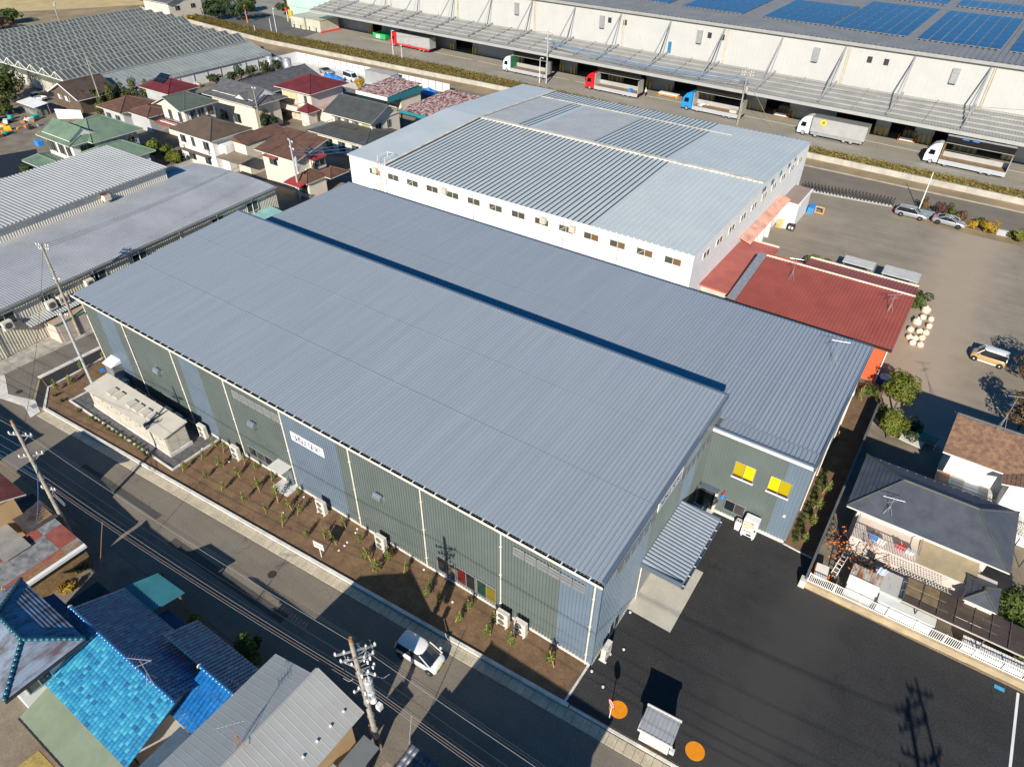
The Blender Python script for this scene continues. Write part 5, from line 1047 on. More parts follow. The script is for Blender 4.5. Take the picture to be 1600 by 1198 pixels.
def bush(label, x, y, h, rx, m, seed, n=420, size=.16, name='shrub', ry=None, clumps=9, group=None):
    rng = random.Random(seed); t = thing(name, label, 'shrub', (x,y,0), 0, group); st = MB()
    for k in range(4): a = rng.uniform(0,2*pi); st.tube((0,0,0),(cos(a)*rx*.4,sin(a)*rx*.4,h*.6),.03,.012,4)
    st.build('stem', m_bark, t); lf = MB(); leaves(lf, rng, n, (0,0,h*.52), (rx,ry or rx,h*.5), size, clumps, .5); lf.build('foliage', m, t); return t
tree('broadleaf_tree', 'round bright green tree at the corner of the annex wall', 'tree', 11.6, 41.2, 4.8, 1.75, LY, 1, 5200, .12, .11, 2.2, 1.75, 30)
tree('broadleaf_tree', 'smaller bright green tree against the boundary wall below the round tree', 'tree', 11.9, 36.6, 3.4, 1.45, LY, 2, 3600, .12, .08, 1.3, 1.3, 22)
bush('dark blue-green bush between two bright green trees', 13.3, 37.6, 2.6, 1.1, LD, 3, 1200, .12)
bush('small leafy shoot beside the boundary wall', 10.7, 38.5, 2.4, .6, LY, 4, 500, .12)
bush('ivy-grown corner below the orange wall', 9.0, 42.5, 1.2, .9, LG, 5, 700, .1)
tree('bare_tree', 'brown thinning tree at the right edge above the dark car shadow', 'tree', 22.6, 53.6, 5.4, 2.2, LB, 6, 2600, .15, .12, 2.2, 2.2, 20)
tree('bare_tree', 'brown and ochre tree beside the brown shingle house', 'tree', 22.2, 45.0, 5.0, 2.0, LB, 7, 2400, .15, .12, 2, 2, 18)
bush('ochre ground bush at the right edge', 22.6, 41.8, 1.2, 1.3, LO, 8, 700, .13)
tree('garden_tree', 'dark leafy tree right of the slate-roofed house', 'tree', 23.6, 20.6, 3.6, 1.6, LG, 9, 2200, .15, .08, 1.6, 1.5, 16); bush('large-leaved garden plants beyond the carport', 24.4, 18.2, 1.6, 1.3, LG, 10, 700, .18)
bush('green bush behind the red-roofed office, beside the grey slab', -2.6, 66.4, 2.3, 1.9, LY, 11, 1500, .16); bush('clipped round bush at the right end of the red roof', 9.9, 64.2, 2.6, 1.6, LG, 12, 1600, .15)
bush('low bush between the grey slab and the red office', 3.9, 65.6, 1.2, .8, LY, 13, 500, .13)
for i, (x, y, h, r, m, lab) in enumerate(((5.6,95.9,2.2,.9,LB,'ochre bush behind the silver wagon'),(7.4,95.6,2.5,1.1,LM,'maroon bush behind the two silver cars'),(9.2,95.4,2.2,1.1,LC,'olive bush right of the maroon bush'),(10.7,95.0,2.1,.95,LB,'tan bush beside the olive bush'),(12.4,93.4,1.3,.8,LO,'orange flower bush ahead of the silver coupe'),(14.6,93.2,2.2,1.4,LO,'tall golden bush beside the back road'),(13.4,94.4,1.6,.9,LG,'green bush behind the golden bushes'),(18.2,92.6,2.0,1.4,LY,'yellow-green bush beside the pale box'),(21.5,93.2,3.0,1.8,LG,'big green bush at the right edge of the back lot'),(21.6,90.4,1.4,1.2,LG,'low green shrub at the right edge'))):
    bush(lab, x, y, h, r, m, 20+i, 1100, .15)
bush('round green bush at the roadside by the grey metal house', -19.4, -12.7, 1.9, 1.15, LY, 40, 2600, .085); bush('leafy bush beside the teal roof', -24.7, -13.6, 1.5, 1.0, LY, 41, 2200, .08, 'shrub', .6); bush('small clipped bush behind the teal roof', -30.2, -13.4, 1.2, .95, LY, 42, 1700, .075)
for i, (x, y, h, r, m, lab) in enumerate(((-37.4,-16.6,1.6,1.1,LB,'brown dry bush under the leaning pole'),(-39.0,-17.2,1.3,.6,LD,'dark green bush next to a small red maple'),(-40.0,-17.6,1.1,.5,LR,'small red maple beside the patched shed'),(-36.4,-15.5,1.3,.8,LC,'olive shrub at the foot of the leaning pole'),(-37.0,-18.2,.9,.7,LY,'bright green low shrub in the stone garden'),(-34.6,-20.2,1.0,.5,LY,'yellow-green bush beside the hip roof'),(-38.6,-19.4,1.3,.9,LD,'dark mixed shrub below the patched shed'),(-35.2,-17.0,.8,.6,LO,'yellow-flowering plant in the stone garden'),(-40.5,-20.6,1.1,1.2,LB,'withered shrub at the left edge'))):
    bush(lab, x, y, h, r, m, 60+i, 1000, .09)
stl = []
for k in range(9):
    rng = random.Random(90+k); x = -38+rng.uniform(-1.5,3.5); y = -19.2+rng.uniform(-.8,1.2); r = rng.uniform(.25,.5)
    s = MB(); pts = [(cos(a)*r*rng.uniform(.7,1.1), sin(a)*r*rng.uniform(.6,1)) for a in [2*pi*j/7 for j in range(7)]]
    s.prism(pts, 0, r*.35); s.add([(px*.6,py*.6,r*.75) for px, py in pts]+[(px,py,r*.35) for px, py in pts], [tuple(range(7))]+[(7+j,7+(j+1)%7,(j+1)%7,j) for j in range(7)])
    stl.append((x, s.build('garden_stone', m_conc, None, False, (x,y,0))))
for k, (x, o) in enumerate(sorted(stl, key=lambda q: q[0])): tag(o, 'grey garden stone by the leaning pole shrubs, number %s from the left' % 'one two three four five six seven eight nine'.split()[k], 'stone', 'garden stones')
for i, (x, y, h, r, m, n, lab) in enumerate(((-161,40,6.0,3.6,LC,2200,'big olive-green tree in front of the glasshouse gables'),(-168,43.5,6.5,3.8,LG,2200,'tall green tree at the left edge by the glasshouse'),(-156,36.0,3.4,2.6,LC,1200,'lower olive tree beside the junk yard'),(-167,36.0,4.2,3.0,LG,1500,'dark green tree at the far left edge'))):
    tree('broadleaf_tree', lab, 'tree', x, y, h, r, m, 100+i, n, .3, .2, None, None, 18)
for i, (x, y, h) in enumerate(((-143.4,49.6,5.0),(-142.6,51.6,5.6),(-141.6,53.8,5.4),(-140.8,56.0,5.8),(-139.8,58.0,5.2),(-139.6,47.6,3.6))):
    tree('conifer', 'bamboo-like conifer, number %s from the left in the row behind the low brown house' % 'one two three four five six'.split()[i], 'tree', x, y, h, 1.25, LC, 120+i, 900, .2, .1, .8, h*.46, 12, 'conifer row')
tree('autumn_tree', 'thin orange-brown tree left of the conifer row', 'tree', -144.6, 47.6, 4.2, 1.3, LO, 130, 600, .18); bush('ball-shaped clipped bush beside the green-roofed house', -119.6, 22.6, 2.0, 1.2, LG, 131, 800, .15)
for i, (x, y, h, r, m, lab) in enumerate(((-108.2,38.8,4.2,1.8,LY,'bright green tree beside the brown hip house, left one'),(-105.2,39.6,3.6,1.8,LY,'bright green tree beside the brown hip house, right one'),(-102.6,40.0,2.6,1.2,LY,'small bright bush at the wall of the brown hip house'))): tree('garden_tree', lab, 'tree', x, y, h, r, m, 140+i, 1300, .19)
for i, (x, y, h, r) in enumerate(((-137.6,87.5,4.2,1.5),(-136.2,89.8,4.0,1.3),(-138.6,84.4,3.6,1.6),(-139.2,81.4,3.6,1.7),(-138.4,78.2,3.0,1.5),(-141.4,76.0,2.4,1.8))): tree('clipped_evergreen', 'dark clipped evergreen, number %s from the right in the row by the film greenhouse' % 'one two three four five six'.split()[i], 'tree', x, y, h, r, LD, 150+i, 800, .2, .1, .5, None, 10, 'clipped evergreens')
tree('autumn_tree', 'yellow and green tree in front of the grey tile house', 'tree', -107.6, 62.4, 4.4, 2.0, LO, 160, 1300, .2); tree('garden_tree', 'dark green tree beside the maroon-roofed house', 'tree', -105.8, 61.4, 3.4, 1.9, LD, 161, 1300, .2); bush('narrow bright cypress in the shaded yard', -113.8, 57.2, 2.6, .7, LY, 162, 500, .15)
bush('yellow bush beside the white van', -112.2, 92.6, 2.6, 1.6, LO, 163, 1000, .2)
for i, (x, y, h, r, lab) in enumerate(((-201,122,6.5,4.2,'dark round tree beyond the glasshouse, left of the orange post'),(-195,126,6.5,4.6,'dark round tree beside the orange post'),(-190,141,5,4,'far dark tree left of the green depot block'),(-184,147,6,5,'far tree against the green depot block'),(-213,132,6,4,'far tree behind the beige barn'),(-204,136,5,3.6,'far tree right of the beige barn'))): tree('far_tree', lab, 'tree', x, y, h, r, LD if i < 3 else LG, 170+i, 1300, .38, .2)
for i, (x, y, h, r, m, lab) in enumerate(((-238,72,4.5,6,LB,'brown scrub mound at the top left corner'),(-231,66,3.8,6,LB,'brown and green scrub left of the glasshouse'),(-222,63,3.0,5,LG,'green scrub touching the glasshouse'),(-246,80,4,5,LG,'green scrub in the far corner'))): tree('scrub', lab, 'scrub', x, y, h, r, m, 180+i, 1800, .4, .15, None, None, 20)
bush('yellow forsythia-like bush by the beige barn', -207, 115, 2.2, 1.8, LO, 190, 500, .25)
# saplings with stakes in the planting bed
m_stake = mat('stake_wood', (.48,.30,.13), .8, 0, .15, 4)
def sapling(seed, h, r, lean):
    rng = random.Random(seed); t = thing('sapling', 'x', 'sapling', (0,0,.05)); st = MB().tube((0,0,0),(.03,.02,h*.8),.015,.008,5)
    for k in range(9): a = rng.uniform(0,2*pi); z0 = h*rng.uniform(.1,.6); st.tube((0,0,z0),(cos(a)*r*.8,sin(a)*r*.8,z0+h*rng.uniform(.15,.35)),.008,.004,4)
    st.build('stem', m_bark, t); MB().tube((-.22,lean,0),(.05,.0,h*.95),.03,.03,6).build('stake', m_stake, t)
    lf = MB(); leaves(lf, rng, 260, (0,0,h*.52), (r*.95,r*.95,h*.44), .055, 0, .15); lf.build('leaves', leafmat('sapling_leaf', (.17,.21,.04), (.07,.10,.02), 3), t); return t
protos = [sapling(300+i, 1.15+.12*(i % 4), .24+.03*(i % 3), .12*(-1)**i) for i in range(6)]
spts = [(-38.93, -4.38, 0.00),(-38.83, -2.51, 0.00),(-39.32, -1.05, 0.00),(-37.99, -0.79, 0.00),(-36.54, -3.95, 0.00),(-36.55, -2.42, 0.00),(-34.09, -3.92, 0.00),(-34.46, -2.21, 0.00),(-35.28, -0.72, 0.00),(-31.50, -3.88, 0.00),(-31.78, -2.17, 0.00),(-33.73, -0.73, 0.00),(-31.59, -0.67, 0.00),(-29.24, -3.56, 0.00),(-29.38, -1.99, 0.00),(-26.82, -3.56, 0.00),
        (-28.29, -0.68, 0.00),(-26.64, -2.00, 0.00),(-24.30, -3.43, 0.00),(-23.13, -2.61, 0.00),(-22.67, -0.90, 0.00),(-20.32, -1.44, 0.00),(-18.78, -2.32, 0.00),(-17.23, -1.43, 0.00),(-15.52, -1.34, 0.00),(-17.28, -2.75, 0.00),(-13.04, -1.46, 0.00),(-11.49, -2.15, 0.00),(-12.67, -2.24, 0.00),(-9.44, -1.32, 0.00),(-9.40, -2.52, 0.00),(-7.39, -0.99, 0.00),(-7.08, -2.32, 0.00),(-5.19, -2.02, 0.00),(-2.35, -1.48, 0.00),
        (-59.33, -4.85, 0.00),(-59.25, -3.50, 0.00),(-60.65, 0.88, 0.00),(-60.50, -1.56, 0.00),(-22.04, -2.79, 0.00),(-27.87, -2.16, 0.00)]
big = {33,34,14,25,22}
ORD = lambda i: ('%d%s' % (i, {1:'st',2:'nd',3:'rd'}.get(i % 10 if i % 100 not in (11,12,13) else 0,'th')))
order = sorted(range(len(spts)), key=lambda i: spts[i][0]); rank = {i: k+1 for k, i in enumerate(order)}
for i, p in enumerate(spts):
    k = 1.5 if i in big else U(.85,1.3)
    lab = 'staked sapling in the soil bed, %s counted from the left end of the bed' % ORD(rank[i])
    o = protos[i] if i < 6 else copy_tree(protos[i % 6])
    o.location = (p[0],p[1],.05); o.rotation_euler = (0,0,U(0,6)); o.scale = (k,k,k); tag(o, lab, 'sapling', 'staked saplings in the front bed')
# low shrubs along the transformer pad and in the side strip
ls = [bush('x', 0, 0, .42, .3, LG, 400+i, 160, .06) for i in range(3)]
a, b_ = (-52.41, -5.33, 0.00), (-43.14, -5.03, 0.00)
lows = [(a[0]+(b_[0]-a[0])*k/13, a[1]+(b_[1]-a[1])*k/13) for k in range(14)]+[(-58.57, -5.45, -0.00)[:2],(-57.15, -5.45, 0.00)[:2],(-54.47, -5.38, 0.00)[:2]]
for i, p in enumerate(lows):
    o = ls[i] if i < 3 else copy_tree(ls[i % 3]); o.location = (p[0],p[1]+U(-.1,.1),.04); o.rotation_euler = (0,0,U(0,6)); tag(o, 'low green shrub in the row between kerb and cubicle pad, %s from the left' % ORD(i+1), 'shrub', 'low shrubs before the cubicle')
a, b_ = (8.33, 18.89, 0.00), (8.35, 28.09, 0.00)
for i in range(15):
    o = copy_tree(ls[i % 3]); o.location = (a[0]+(b_[0]-a[0])*i/14+U(-.06,.06),a[1]+(b_[1]-a[1])*i/14,.03); o.rotation_euler = (0,0,U(0,6)); o.scale = (1.15,1.15,1.2); tag(o, 'low hedge shrub in the annex side strip, %s from the front' % ORD(i+1), 'shrub', 'hedge row beside the annex')
for i, p in enumerate(((9.02, 19.21, 0.00),(9.08, 21.37, 0.00),(8.96, 23.34, 0.00),(9.08, 25.75, 0.00),(8.06, 33.26, 0.00),(8.27, 41.04, 0.00),(8.42, 42.04, -0.00))):
    o = copy_tree(protos[i % 6]); o.location = (p[0],p[1],.03); o.scale = (1.3,1.3,1.2); o.rotation_euler = (0,0,U(0,6)); tag(o, 'staked sapling in the shaded annex strip, %s from the front' % ORD(i+1), 'sapling', 'saplings beside the annex')
# leafless fruit tree full of orange persimmons in front of the slate house
rng = random.Random(77); pt = thing('persimmon_tree', 'bare spreading fruit tree dotted with orange fruit beside the ladder', 'tree', (13.0,18.9,0))
tb = MB().tube((0,0,0),(.1,0,1.1),.1,.08,7); tips = []
def grow(p, d, L, r, lev):
    q = p+d*L; tb.tube(p, q, r, r*.65, 5)
    if lev == 0: tips.append(q); return
    for _ in range(3 if lev > 1 else 4): grow(q, (d+Vector((rng.gauss(0,.75),rng.gauss(0,.75),rng.gauss(.1,.35)))).normalized(), L*.72, r*.6, lev-1)
for _ in range(7): grow(Vector((.1,0,1.05)), Vector((rng.gauss(.25,.8),rng.gauss(0,.8),.55)).normalized(), 1.15, .055, 3)
tb.build('branches', mat('dark_bark', (.055,.042,.035), .9, 0, .2, 4), pt)
lf = MB()
for q in tips:
    if rng.random() < .28:
        s_ = rng.uniform(.06,.11); lf.add([q+Vector(v)*s_ for v in ((1,0,0),(-1,0,0),(0,1,0),(0,-1,0),(0,0,1),(0,0,-1))],[(0,2,4),(2,1,4),(1,3,4),(3,0,4),(2,0,5),(1,2,5),(3,1,5),(0,3,5)])
lf.build('fruit', plain('persimmon', (.62,.14,.015), .5), pt)['kind'] = 'stuff'
lf = MB(); leaves(lf, rng, 160, (0,.2,2.0), (2.2,1.6,.9), .07, 8); lf.build('leaves', LB, pt)
# garden grass patch
sheet('lawn_patch', [(-25.5,-27),(-20,-27),(-19.5,-24.3),(-25.3,-24.4)], .02, mat('dry_lawn', (.36,.29,.08), .95, 0, .2, 2, (.24,.19,.06), fine=.2), 'dry yellow lawn below the green lean-to')

# ================================================================ VEHICLES
m_tyre = m_rubber; m_rim = mat('alloy_rim', (.55,.56,.58), .35, .6, .05, 4); m_cglass = plain('car_glass', (.015,.02,.024), .05, 0, .9)
m_lampw = plain('lamp_clear', (.75,.76,.75), .1); m_lampr = plain('lamp_red', (.35,.01,.01), .2); m_plate = plain('plate_yellow', (.80,.50,.03), .5); m_trim = plain('black_trim', (.015,.015,.016), .5)
def paint(name, c, metal=.0, rough=.25):
    m = plain(name, c, rough, metal); m.node_tree.nodes['Principled BSDF'].inputs['Coat Weight'].default_value = .6; m.node_tree.nodes['Principled BSDF'].inputs['Coat Roughness'].default_value = .06; return m
def wheel(parent, x, y, r, w_, side, rim=None, name='wheel'):
    t = MB(); n = 18; prof = [(r*.62,-w_/2),(r*.93,-w_/2),(r,-w_*.32),(r,w_*.32),(r*.93,w_/2),(r*.62,w_/2)]
    vs = [(rr*cos(2*pi*i/n), yy, rr*sin(2*pi*i/n)) for rr, yy in prof for i in range(n)]
    fs = [(k*n+i,k*n+(i+1)%n,(k+1)*n+(i+1)%n,(k+1)*n+i) for k in range(5) for i in range(n)]
    o = t.add(vs, fs).build(name, m_tyre, parent, True, (x,y,r))
    d = MB(); yy = side*w_*.36; ring = [(r*.63*cos(2*pi*i/n), yy, r*.63*sin(2*pi*i/n)) for i in range(n)]; hub = [(r*.2*cos(2*pi*i/n), yy+side*.03, r*.2*sin(2*pi*i/n)) for i in range(n)]
    d.add(ring+hub, [(i,(i+1)%n,n+(i+1)%n,n+i) for i in range(n)]+[tuple(range(n,2*n))]); d.build('rim', rim or m_rim, o); return o
def loft(sections, close=True):
    """sections: list of equal-length point rings"""
    m = MB(); n = len(sections[0]); vs = [p for s in sections for p in s]
    fs = [(k*n+i,k*n+(i+1)%n,(k+1)*n+(i+1)%n,(k+1)*n+i) for k in range(len(sections)-1) for i in range(n)]
    if close: fs += [tuple(range(n-1,-1,-1)), tuple((len(sections)-1)*n+i for i in range(n))]
    return m.add(vs, fs)
def body_ring(x, w_, zb, zt, crown=.05):
    h = zt-zb; half = [(.86*w_,zb),(.97*w_,zb+.1*h),(w_,zb+.4*h),(.985*w_,zb+.72*h),(.93*w_,zb+.92*h),(.82*w_,zt),(.4*w_,zt+crown*.8),(0,zt+crown)]
    return [(x,y,z) for y, z in half]+[(x,-y,z) for y, z in half[-2::-1]]
def car(name, label, loc, rz, L, W, st, cab, bodym, roofm=None, rimm=None, plate=None, wr=.29, wb=None, lower=None, group=None):
    """st: (x/L, w/W, zb, zt) stations rear->front; cab: belt z, roof z, x positions (rear base, rear top, front top, front base) as fractions"""
    t = thing(name, label, 'car', loc, rz, group); HW = W/2; roofm = roofm or bodym
    b = loft([body_ring(x*L, w_*HW, zb, zt) for x, w_, zb, zt in st]).build('body', bodym, t, True)
    bz, rz_, xa, xb, xc, xd = cab; xa, xb, xc, xd = [q*L for q in (xa,xb,xc,xd)]
    wb_, wt = HW*.93, HW*.80
    def gring(z, k): 
        f = 1-(1-.0)*0; x0 = xa+(xb-xa)*k; x1 = xd+(xc-xd)*k; w_ = wb_+(wt-wb_)*k; r = .12
        return [(x0,-w_+r,z),(x0+r,-w_,z),(x1-r*2,-w_,z),(x1,-w_+r*2,z),(x1+.03,0,z),(x1,w_-r*2,z),(x1-r*2,w_,z),(x0+r,w_,z),(x0,w_-r,z),(x0-.03,0,z)]
    loft([gring(bz-.06,-.03), gring(bz+(rz_-bz)*.9,.9)]).build('windows', m_cglass, t)
    rr = [gring(bz+(rz_-bz)*.88,.88), gring(bz+(rz_-bz)*.96,.97)]; top = [(p[0]*.97+(xb+xc)*.5*.03,p[1]*.9,rz_) for p in gring(rz_,1.0)]
    loft(rr+[top]).build('roof', roofm, t, True)
    for sy in (-1,1):
        for f0, f1 in ((xa,xb),(xd,xc),((xa+xd)*.47,(xb+xc)*.47)):
            MB().bar((f0,sy*wb_*1.0,bz-.03),(f1,sy*wt*1.01,bz+(rz_-bz)*.92),.09,.05,(0,sy,0)).build('pillar', roofm if f0 != (xa+xd)*.47 else m_trim, t)
        MB().bbox(xd-.35,xd-.17,sy*(HW+.1)-.09,sy*(HW+.1)+.09,bz+.0,bz+.17,.03).build('mirror', bodym, t)
        hx = st[-1][0]*L; zh = st[-2][3]
        MB().add([(hx-.28,sy*HW*.92,zh-.22),(hx-.02,sy*HW*.62,zh-.24),(hx-.05,sy*HW*.6,zh-.08),(hx-.34,sy*HW*.88,zh-.04)],[(0,1,2,3),(3,2,1,0)]).build('headlight', m_lampw, t)
        rx = st[0][0]*L; MB().box(rx-.02,rx+.1,sy*HW*.72,sy*HW*.93,bz-.28,bz+.06).build('tail_light', m_lampr, t)
    fx = st[-1][0]*L; MB().box(fx-.02,fx+.02,-HW*.6,HW*.6,.32,.44).build('grille', m_trim, t)
    MB().box(fx+.01,fx+.035,-.17,.17,.46,.62).build('number_plate', plate or m_white, t)
    if lower: MB().box(-wb*.36,wb*.36,-HW*1.005,HW*1.005,.2,.34).build('sill', lower, t)
    wbx = wb/2
    for x in (-wbx,wbx):
        for sy in (-1,1):
            MB().tube((x,sy*(HW-.16),wr+.02),(x,sy*(HW+.008),wr+.02),wr*1.17,None,18).build('wheel_arch', m_trim, t); wheel(t, x, sy*(HW-.085), wr, .19, sy, rimm)
    return t
kei_st = [(-.495,.82,.3,.78),(-.48,.93,.24,.86),(-.40,.99,.2,.92),(.0,1,.2,.93),(.27,.99,.2,.93),(.40,.96,.2,.88),(.47,.88,.22,.80),(.497,.74,.28,.66)]
ka = atan2(.14,2.41)
kl = (-9.9,-6.2,.0)
car('kei_car', 'white compact tall hatchback with yellow number plate parked on the street', kl, .055, 3.4, 1.48, kei_st, (.93,1.6,-.49,-.44,.12,.40), paint('paint_white', (.74,.74,.73)), None, None, m_plate, .28, 2.42)
car('kei_car', 'tan compact wagon with white roof in the back lot', (18.4,56.4,0), pi-.06, 3.4, 1.48, [(-.495,.85,.3,.86),(-.48,.95,.24,.93),(-.40,1,.2,.98),(.2,1,.2,.98),(.32,.99,.2,.96),(.42,.95,.2,.90),(.47,.88,.22,.82),(.497,.76,.28,.7)], (.98,1.66,-.49,-.47,.20,.36), paint('paint_tan', (.42,.285,.13)), paint('paint_white', (.74,.74,.73)), m_white, m_plate, .28, 2.5, m_white)
sil = paint('paint_silver', (.42,.44,.47), .5, .3)
sed_st = [(-.497,.80,.34,.80),(-.47,.93,.26,.92),(-.36,.99,.2,.95),(.0,1,.2,.92),(.20,1,.2,.92),(.34,.97,.2,.86),(.45,.88,.22,.76),(.497,.70,.28,.62)]
car('estate_car', 'silver estate car parked by the back road, left of a coupe', (4.3,92.55,0), -.01, 4.7, 1.76, sed_st, (.92,1.5,-.48,-.41,.06,.24), sil, None, None, None, .32, 2.72)
car('coupe_car', 'silver coupe with dark wheels parked ahead of the estate car', (9.5,92.75,0), -.05, 4.6, 1.82, sed_st, (.9,1.36,-.42,-.16,.04,.27), sil, None, plain('dark_rim', (.05,.05,.055), .4), None, .34, 2.8)
car('sports_car', 'small silver sports car behind the white panel fence', (-128,97.6,0), -.25, 4.3, 1.75, sed_st, (.86,1.25,-.40,-.16,.02,.24), sil, m_trim, None, None, .31, 2.6)
van_st = [(-.497,.93,.3,1.05),(-.47,.99,.25,1.1),(.0,1,.22,1.1),(.30,1,.22,1.08),(.40,.98,.22,1.0),(.47,.9,.25,.9),(.497,.8,.3,.75)]
car('white_van', 'white van beside the car park fence and blue tarpaulin', (-118.6,96.6,0), -.2, 4.7, 1.7, van_st, (1.08,1.95,-.49,-.48,.22,.38), paint('paint_white', (.74,.74,.73)), None, None, None, .33, 2.6)
car('blue_car', 'dark blue car half hidden in the yard beside the cypress', (-92.2,54.4,0), 1.4, 3.9, 1.65, sed_st, (.92,1.45,-.48,-.42,.08,.28), paint('paint_blue', (.02,.09,.28)), None, None, None, .3, 2.5)
kt = thing('kei_truck', 'white small flatbed truck in front of the brown shed', 'truck', (-160.2,45.6,0), pi+.25)
loft([body_ring(x, w_, .3, z) for x, w_, z in ((.3,.7,1.0),(.6,.72,1.02),(1.4,.72,1.0),(1.7,.66,.8))]).build('cab', paint('paint_white', (.74,.74,.73)), kt, True); loft([[(x0,-w_,z),(x1,-w_,z),(x1,w_,z),(x0,w_,z)] for x0, x1, w_, z in ((.35,1.5,.66,.95),(.4,1.15,.6,1.6))]).build('windows', m_cglass, kt); MB().bbox(.36,1.2,-.62,.62,1.58,1.72,.05).build('roof', MATS['paint_white'], kt)
MB().box(-1.65,.28,-.72,.72,.55,.62).box(-1.65,-1.6,-.72,.72,.62,.92).box(-1.65,.28,-.72,-.68,.62,.92).box(-1.65,.28,.68,.72,.62,.92).build('bed', MATS['paint_white'], kt)
for x in (-1.0,1.0):
    for sy in (-1,1): wheel(kt, x, sy*.62, .27, .16, sy)
# ---- lorries of the depot (cab towards -x)
def lorry(label, x, y, cabm, kind, cargo=None, L=11.8, skirt=None):
    t = thing('lorry', label, 'truck', (x,y,0), DA, 'lorries at the depot docks'); W = 1.24
    # cab: x 0..2.3
    ring = lambda xx, z0, z1, w_: [(xx,-w_,z0),(xx,-w_,z1-.15),(xx,-w_*.86,z1),(xx,w_*.86,z1),(xx,w_,z1-.15),(xx,w_,z0)]
    loft([ring(.06,.45,1.7,W*.94),ring(.0,.5,1.75,W*.97),ring(.12,.48,2.35,W),ring(.42,.48,2.95,W),ring(.85,.48,3.4,W*.97),ring(1.6,.48,3.72,W*.95),ring(2.25,.48,3.74,W*.95)]).build('cab', cabm, t)
    MB().add([(.1,-W*.9,1.75),(.1,W*.9,1.75),(.36,W*.86,2.7),(.36,-W*.86,2.7)],[(0,1,2,3),(3,2,1,0)]).build('windscreen', m_cglass, t)
    for sy in (-1,1):
        MB().add([(.45,sy*(W+.01),1.7),(1.5,sy*(W+.01),1.7),(1.5,sy*(W+.01),2.55),(.65,sy*(W+.01),2.55)],[(0,1,2,3),(3,2,1,0)]).build('side_window', m_cglass, t)
        MB().box(.02,.12,sy*W*1.12-.06,sy*W*1.12+.06,1.9,2.6).build('mirror', m_trim, t); MB().box(-.03,.05,sy*W*.6-.2,sy*W*.6+.2,.65,.85).build('headlight', m_lampw, t)
    MB().box(-.06,.05,-W*.95,W*.95,.3,.62).build('bumper', m_trim, t); MB().box(2.3,L-.2,-.45,.45,.6,.95).build('chassis', m_trim, t)
    bx0 = 2.45; m_box = mat('alu_body', (.50,.50,.49), .45, .35, .06, .6)
    for xx in (1.2,3.6,L-3.6,L-2.3):
        for sy in (-1,1): wheel(t, xx, sy*(W-.16), .46, .28, sy)
    MB().box(bx0+.2,L-.3,-W-.0,-W+.05,.55,1.0).build('side_skirt', skirt or m_galv, t)
    if kind == 'closed':
        bd = MB().bbox(bx0,L,-W,W,1.05,3.7,.05).build('cargo_box', m_box, t); r = MB()
        for i in range(int((L-bx0)/.35)): r.box(bx0+.1+i*.35,bx0+.14+i*.35,-W-.02,-W,1.15,3.6)
        r.build('side_rib', m_box, bd); MB().box(bx0-.01,L+.01,-W-.03,W+.03,3.68,3.76).box(bx0,L,-W-.03,-W-.005,1.0,1.15).build('box_rail', m_alu, bd)
    else:
        bd = MB().box(bx0,L,-W,W,1.0,1.15).build('cargo_floor', mat('lorry_floor', (.26,.17,.10), .8, 0, .15, 1), t)
        MB().box(bx0,bx0+.12,-W,W,1.15,3.75).build('front_wall', cargo or m_box, bd); MB().box(L-.1,L,-W,W,1.15,3.75).build('rear_doors', m_box, bd)
        MB().box(bx0,L,-W-.08,-W-.01,.45,1.2).build('drop_side', mat('drop_side', (.56,.58,.62), .4, .4, .04, .5), bd); MB().box(bx0,L,W-.04,W+.02,1.15,2.0).build('far_side', m_box, bd)
        MB().add([(bx0,.1,3.8),(L,.1,3.8),(L,-.75,5.3),(bx0,-.75,5.3),(bx0,.18,3.8),(L,.18,3.8),(L,-.67,5.3),(bx0,-.67,5.3)],[(0,1,2,3),(7,6,5,4),(0,4,5,1),(3,2,6,7),(0,3,7,4),(1,5,6,2)]).build('raised_wing', m_trim, bd)
        MB().bar((bx0,-.75,5.3),(L,-.75,5.3),.08,.25).build('wing_edge', m_alu, bd); MB().box(bx0,L,.1,W,3.72,3.82).build('roof_panel', m_box, bd)
    MB().box(L-.05,L+.03,-W,-W+.45,.75,.95).build('tail_light', m_lampr, t); return t
cw = paint('cab_white', (.72,.73,.74)); crd = paint('cab_red', (.55,.012,.02)); cbl = paint('cab_blue', (.015,.23,.58))
lorry('closed silver lorry with red cab and red skirts at the depot', -135.4, 130.0, crd, 'closed', None, 14.6, m_red)
lorry('white-cab lorry with raised wing and green front wall at the depot', -95.0, 126.3, cw, 'open', plain('wall_green', (.02,.16,.08), .6), 13.0)
l3 = lorry('red-cab lorry with raised wing and empty brown floor', -70.9, 125.0, crd, 'open', None, 13.6); MB().box(10.8,11.6,-.6,.4,1.15,1.6).build('blue_sheet', m_blue, l3)
l4 = lorry('sky-blue-cab lorry with raised wing and white straps inside', -46.6, 123.8, cbl, 'open', None, 13.2)
for i in range(6): MB().bar((3.4+i*.35,U(-.8,.8),1.15),(3.8+i*.35,U(-.8,.8),1.6),.25,.08).build('load_strap', m_white, l4)
MB().box(10.5,12,-.7,.5,1.15,1.7).build('carton', m_beige, l4)
l5 = lorry('closed white lorry with round yellow emblem on its side', -21.6, 122.3, cw, 'closed', None, 12.6)
em = MB(); 
em.tube((4.6,-1.27,3.0),(4.6,-1.285,3.0),.55,None,20); e = em.build('emblem', m_yel, l5); MB().bar((4.35,-1.29,2.85),(4.8,-1.29,3.2),.01,.16).bar((4.6,-1.29,3.2),(4.75,-1.29,2.75),.01,.12).build('emblem_mark', m_trim, e)
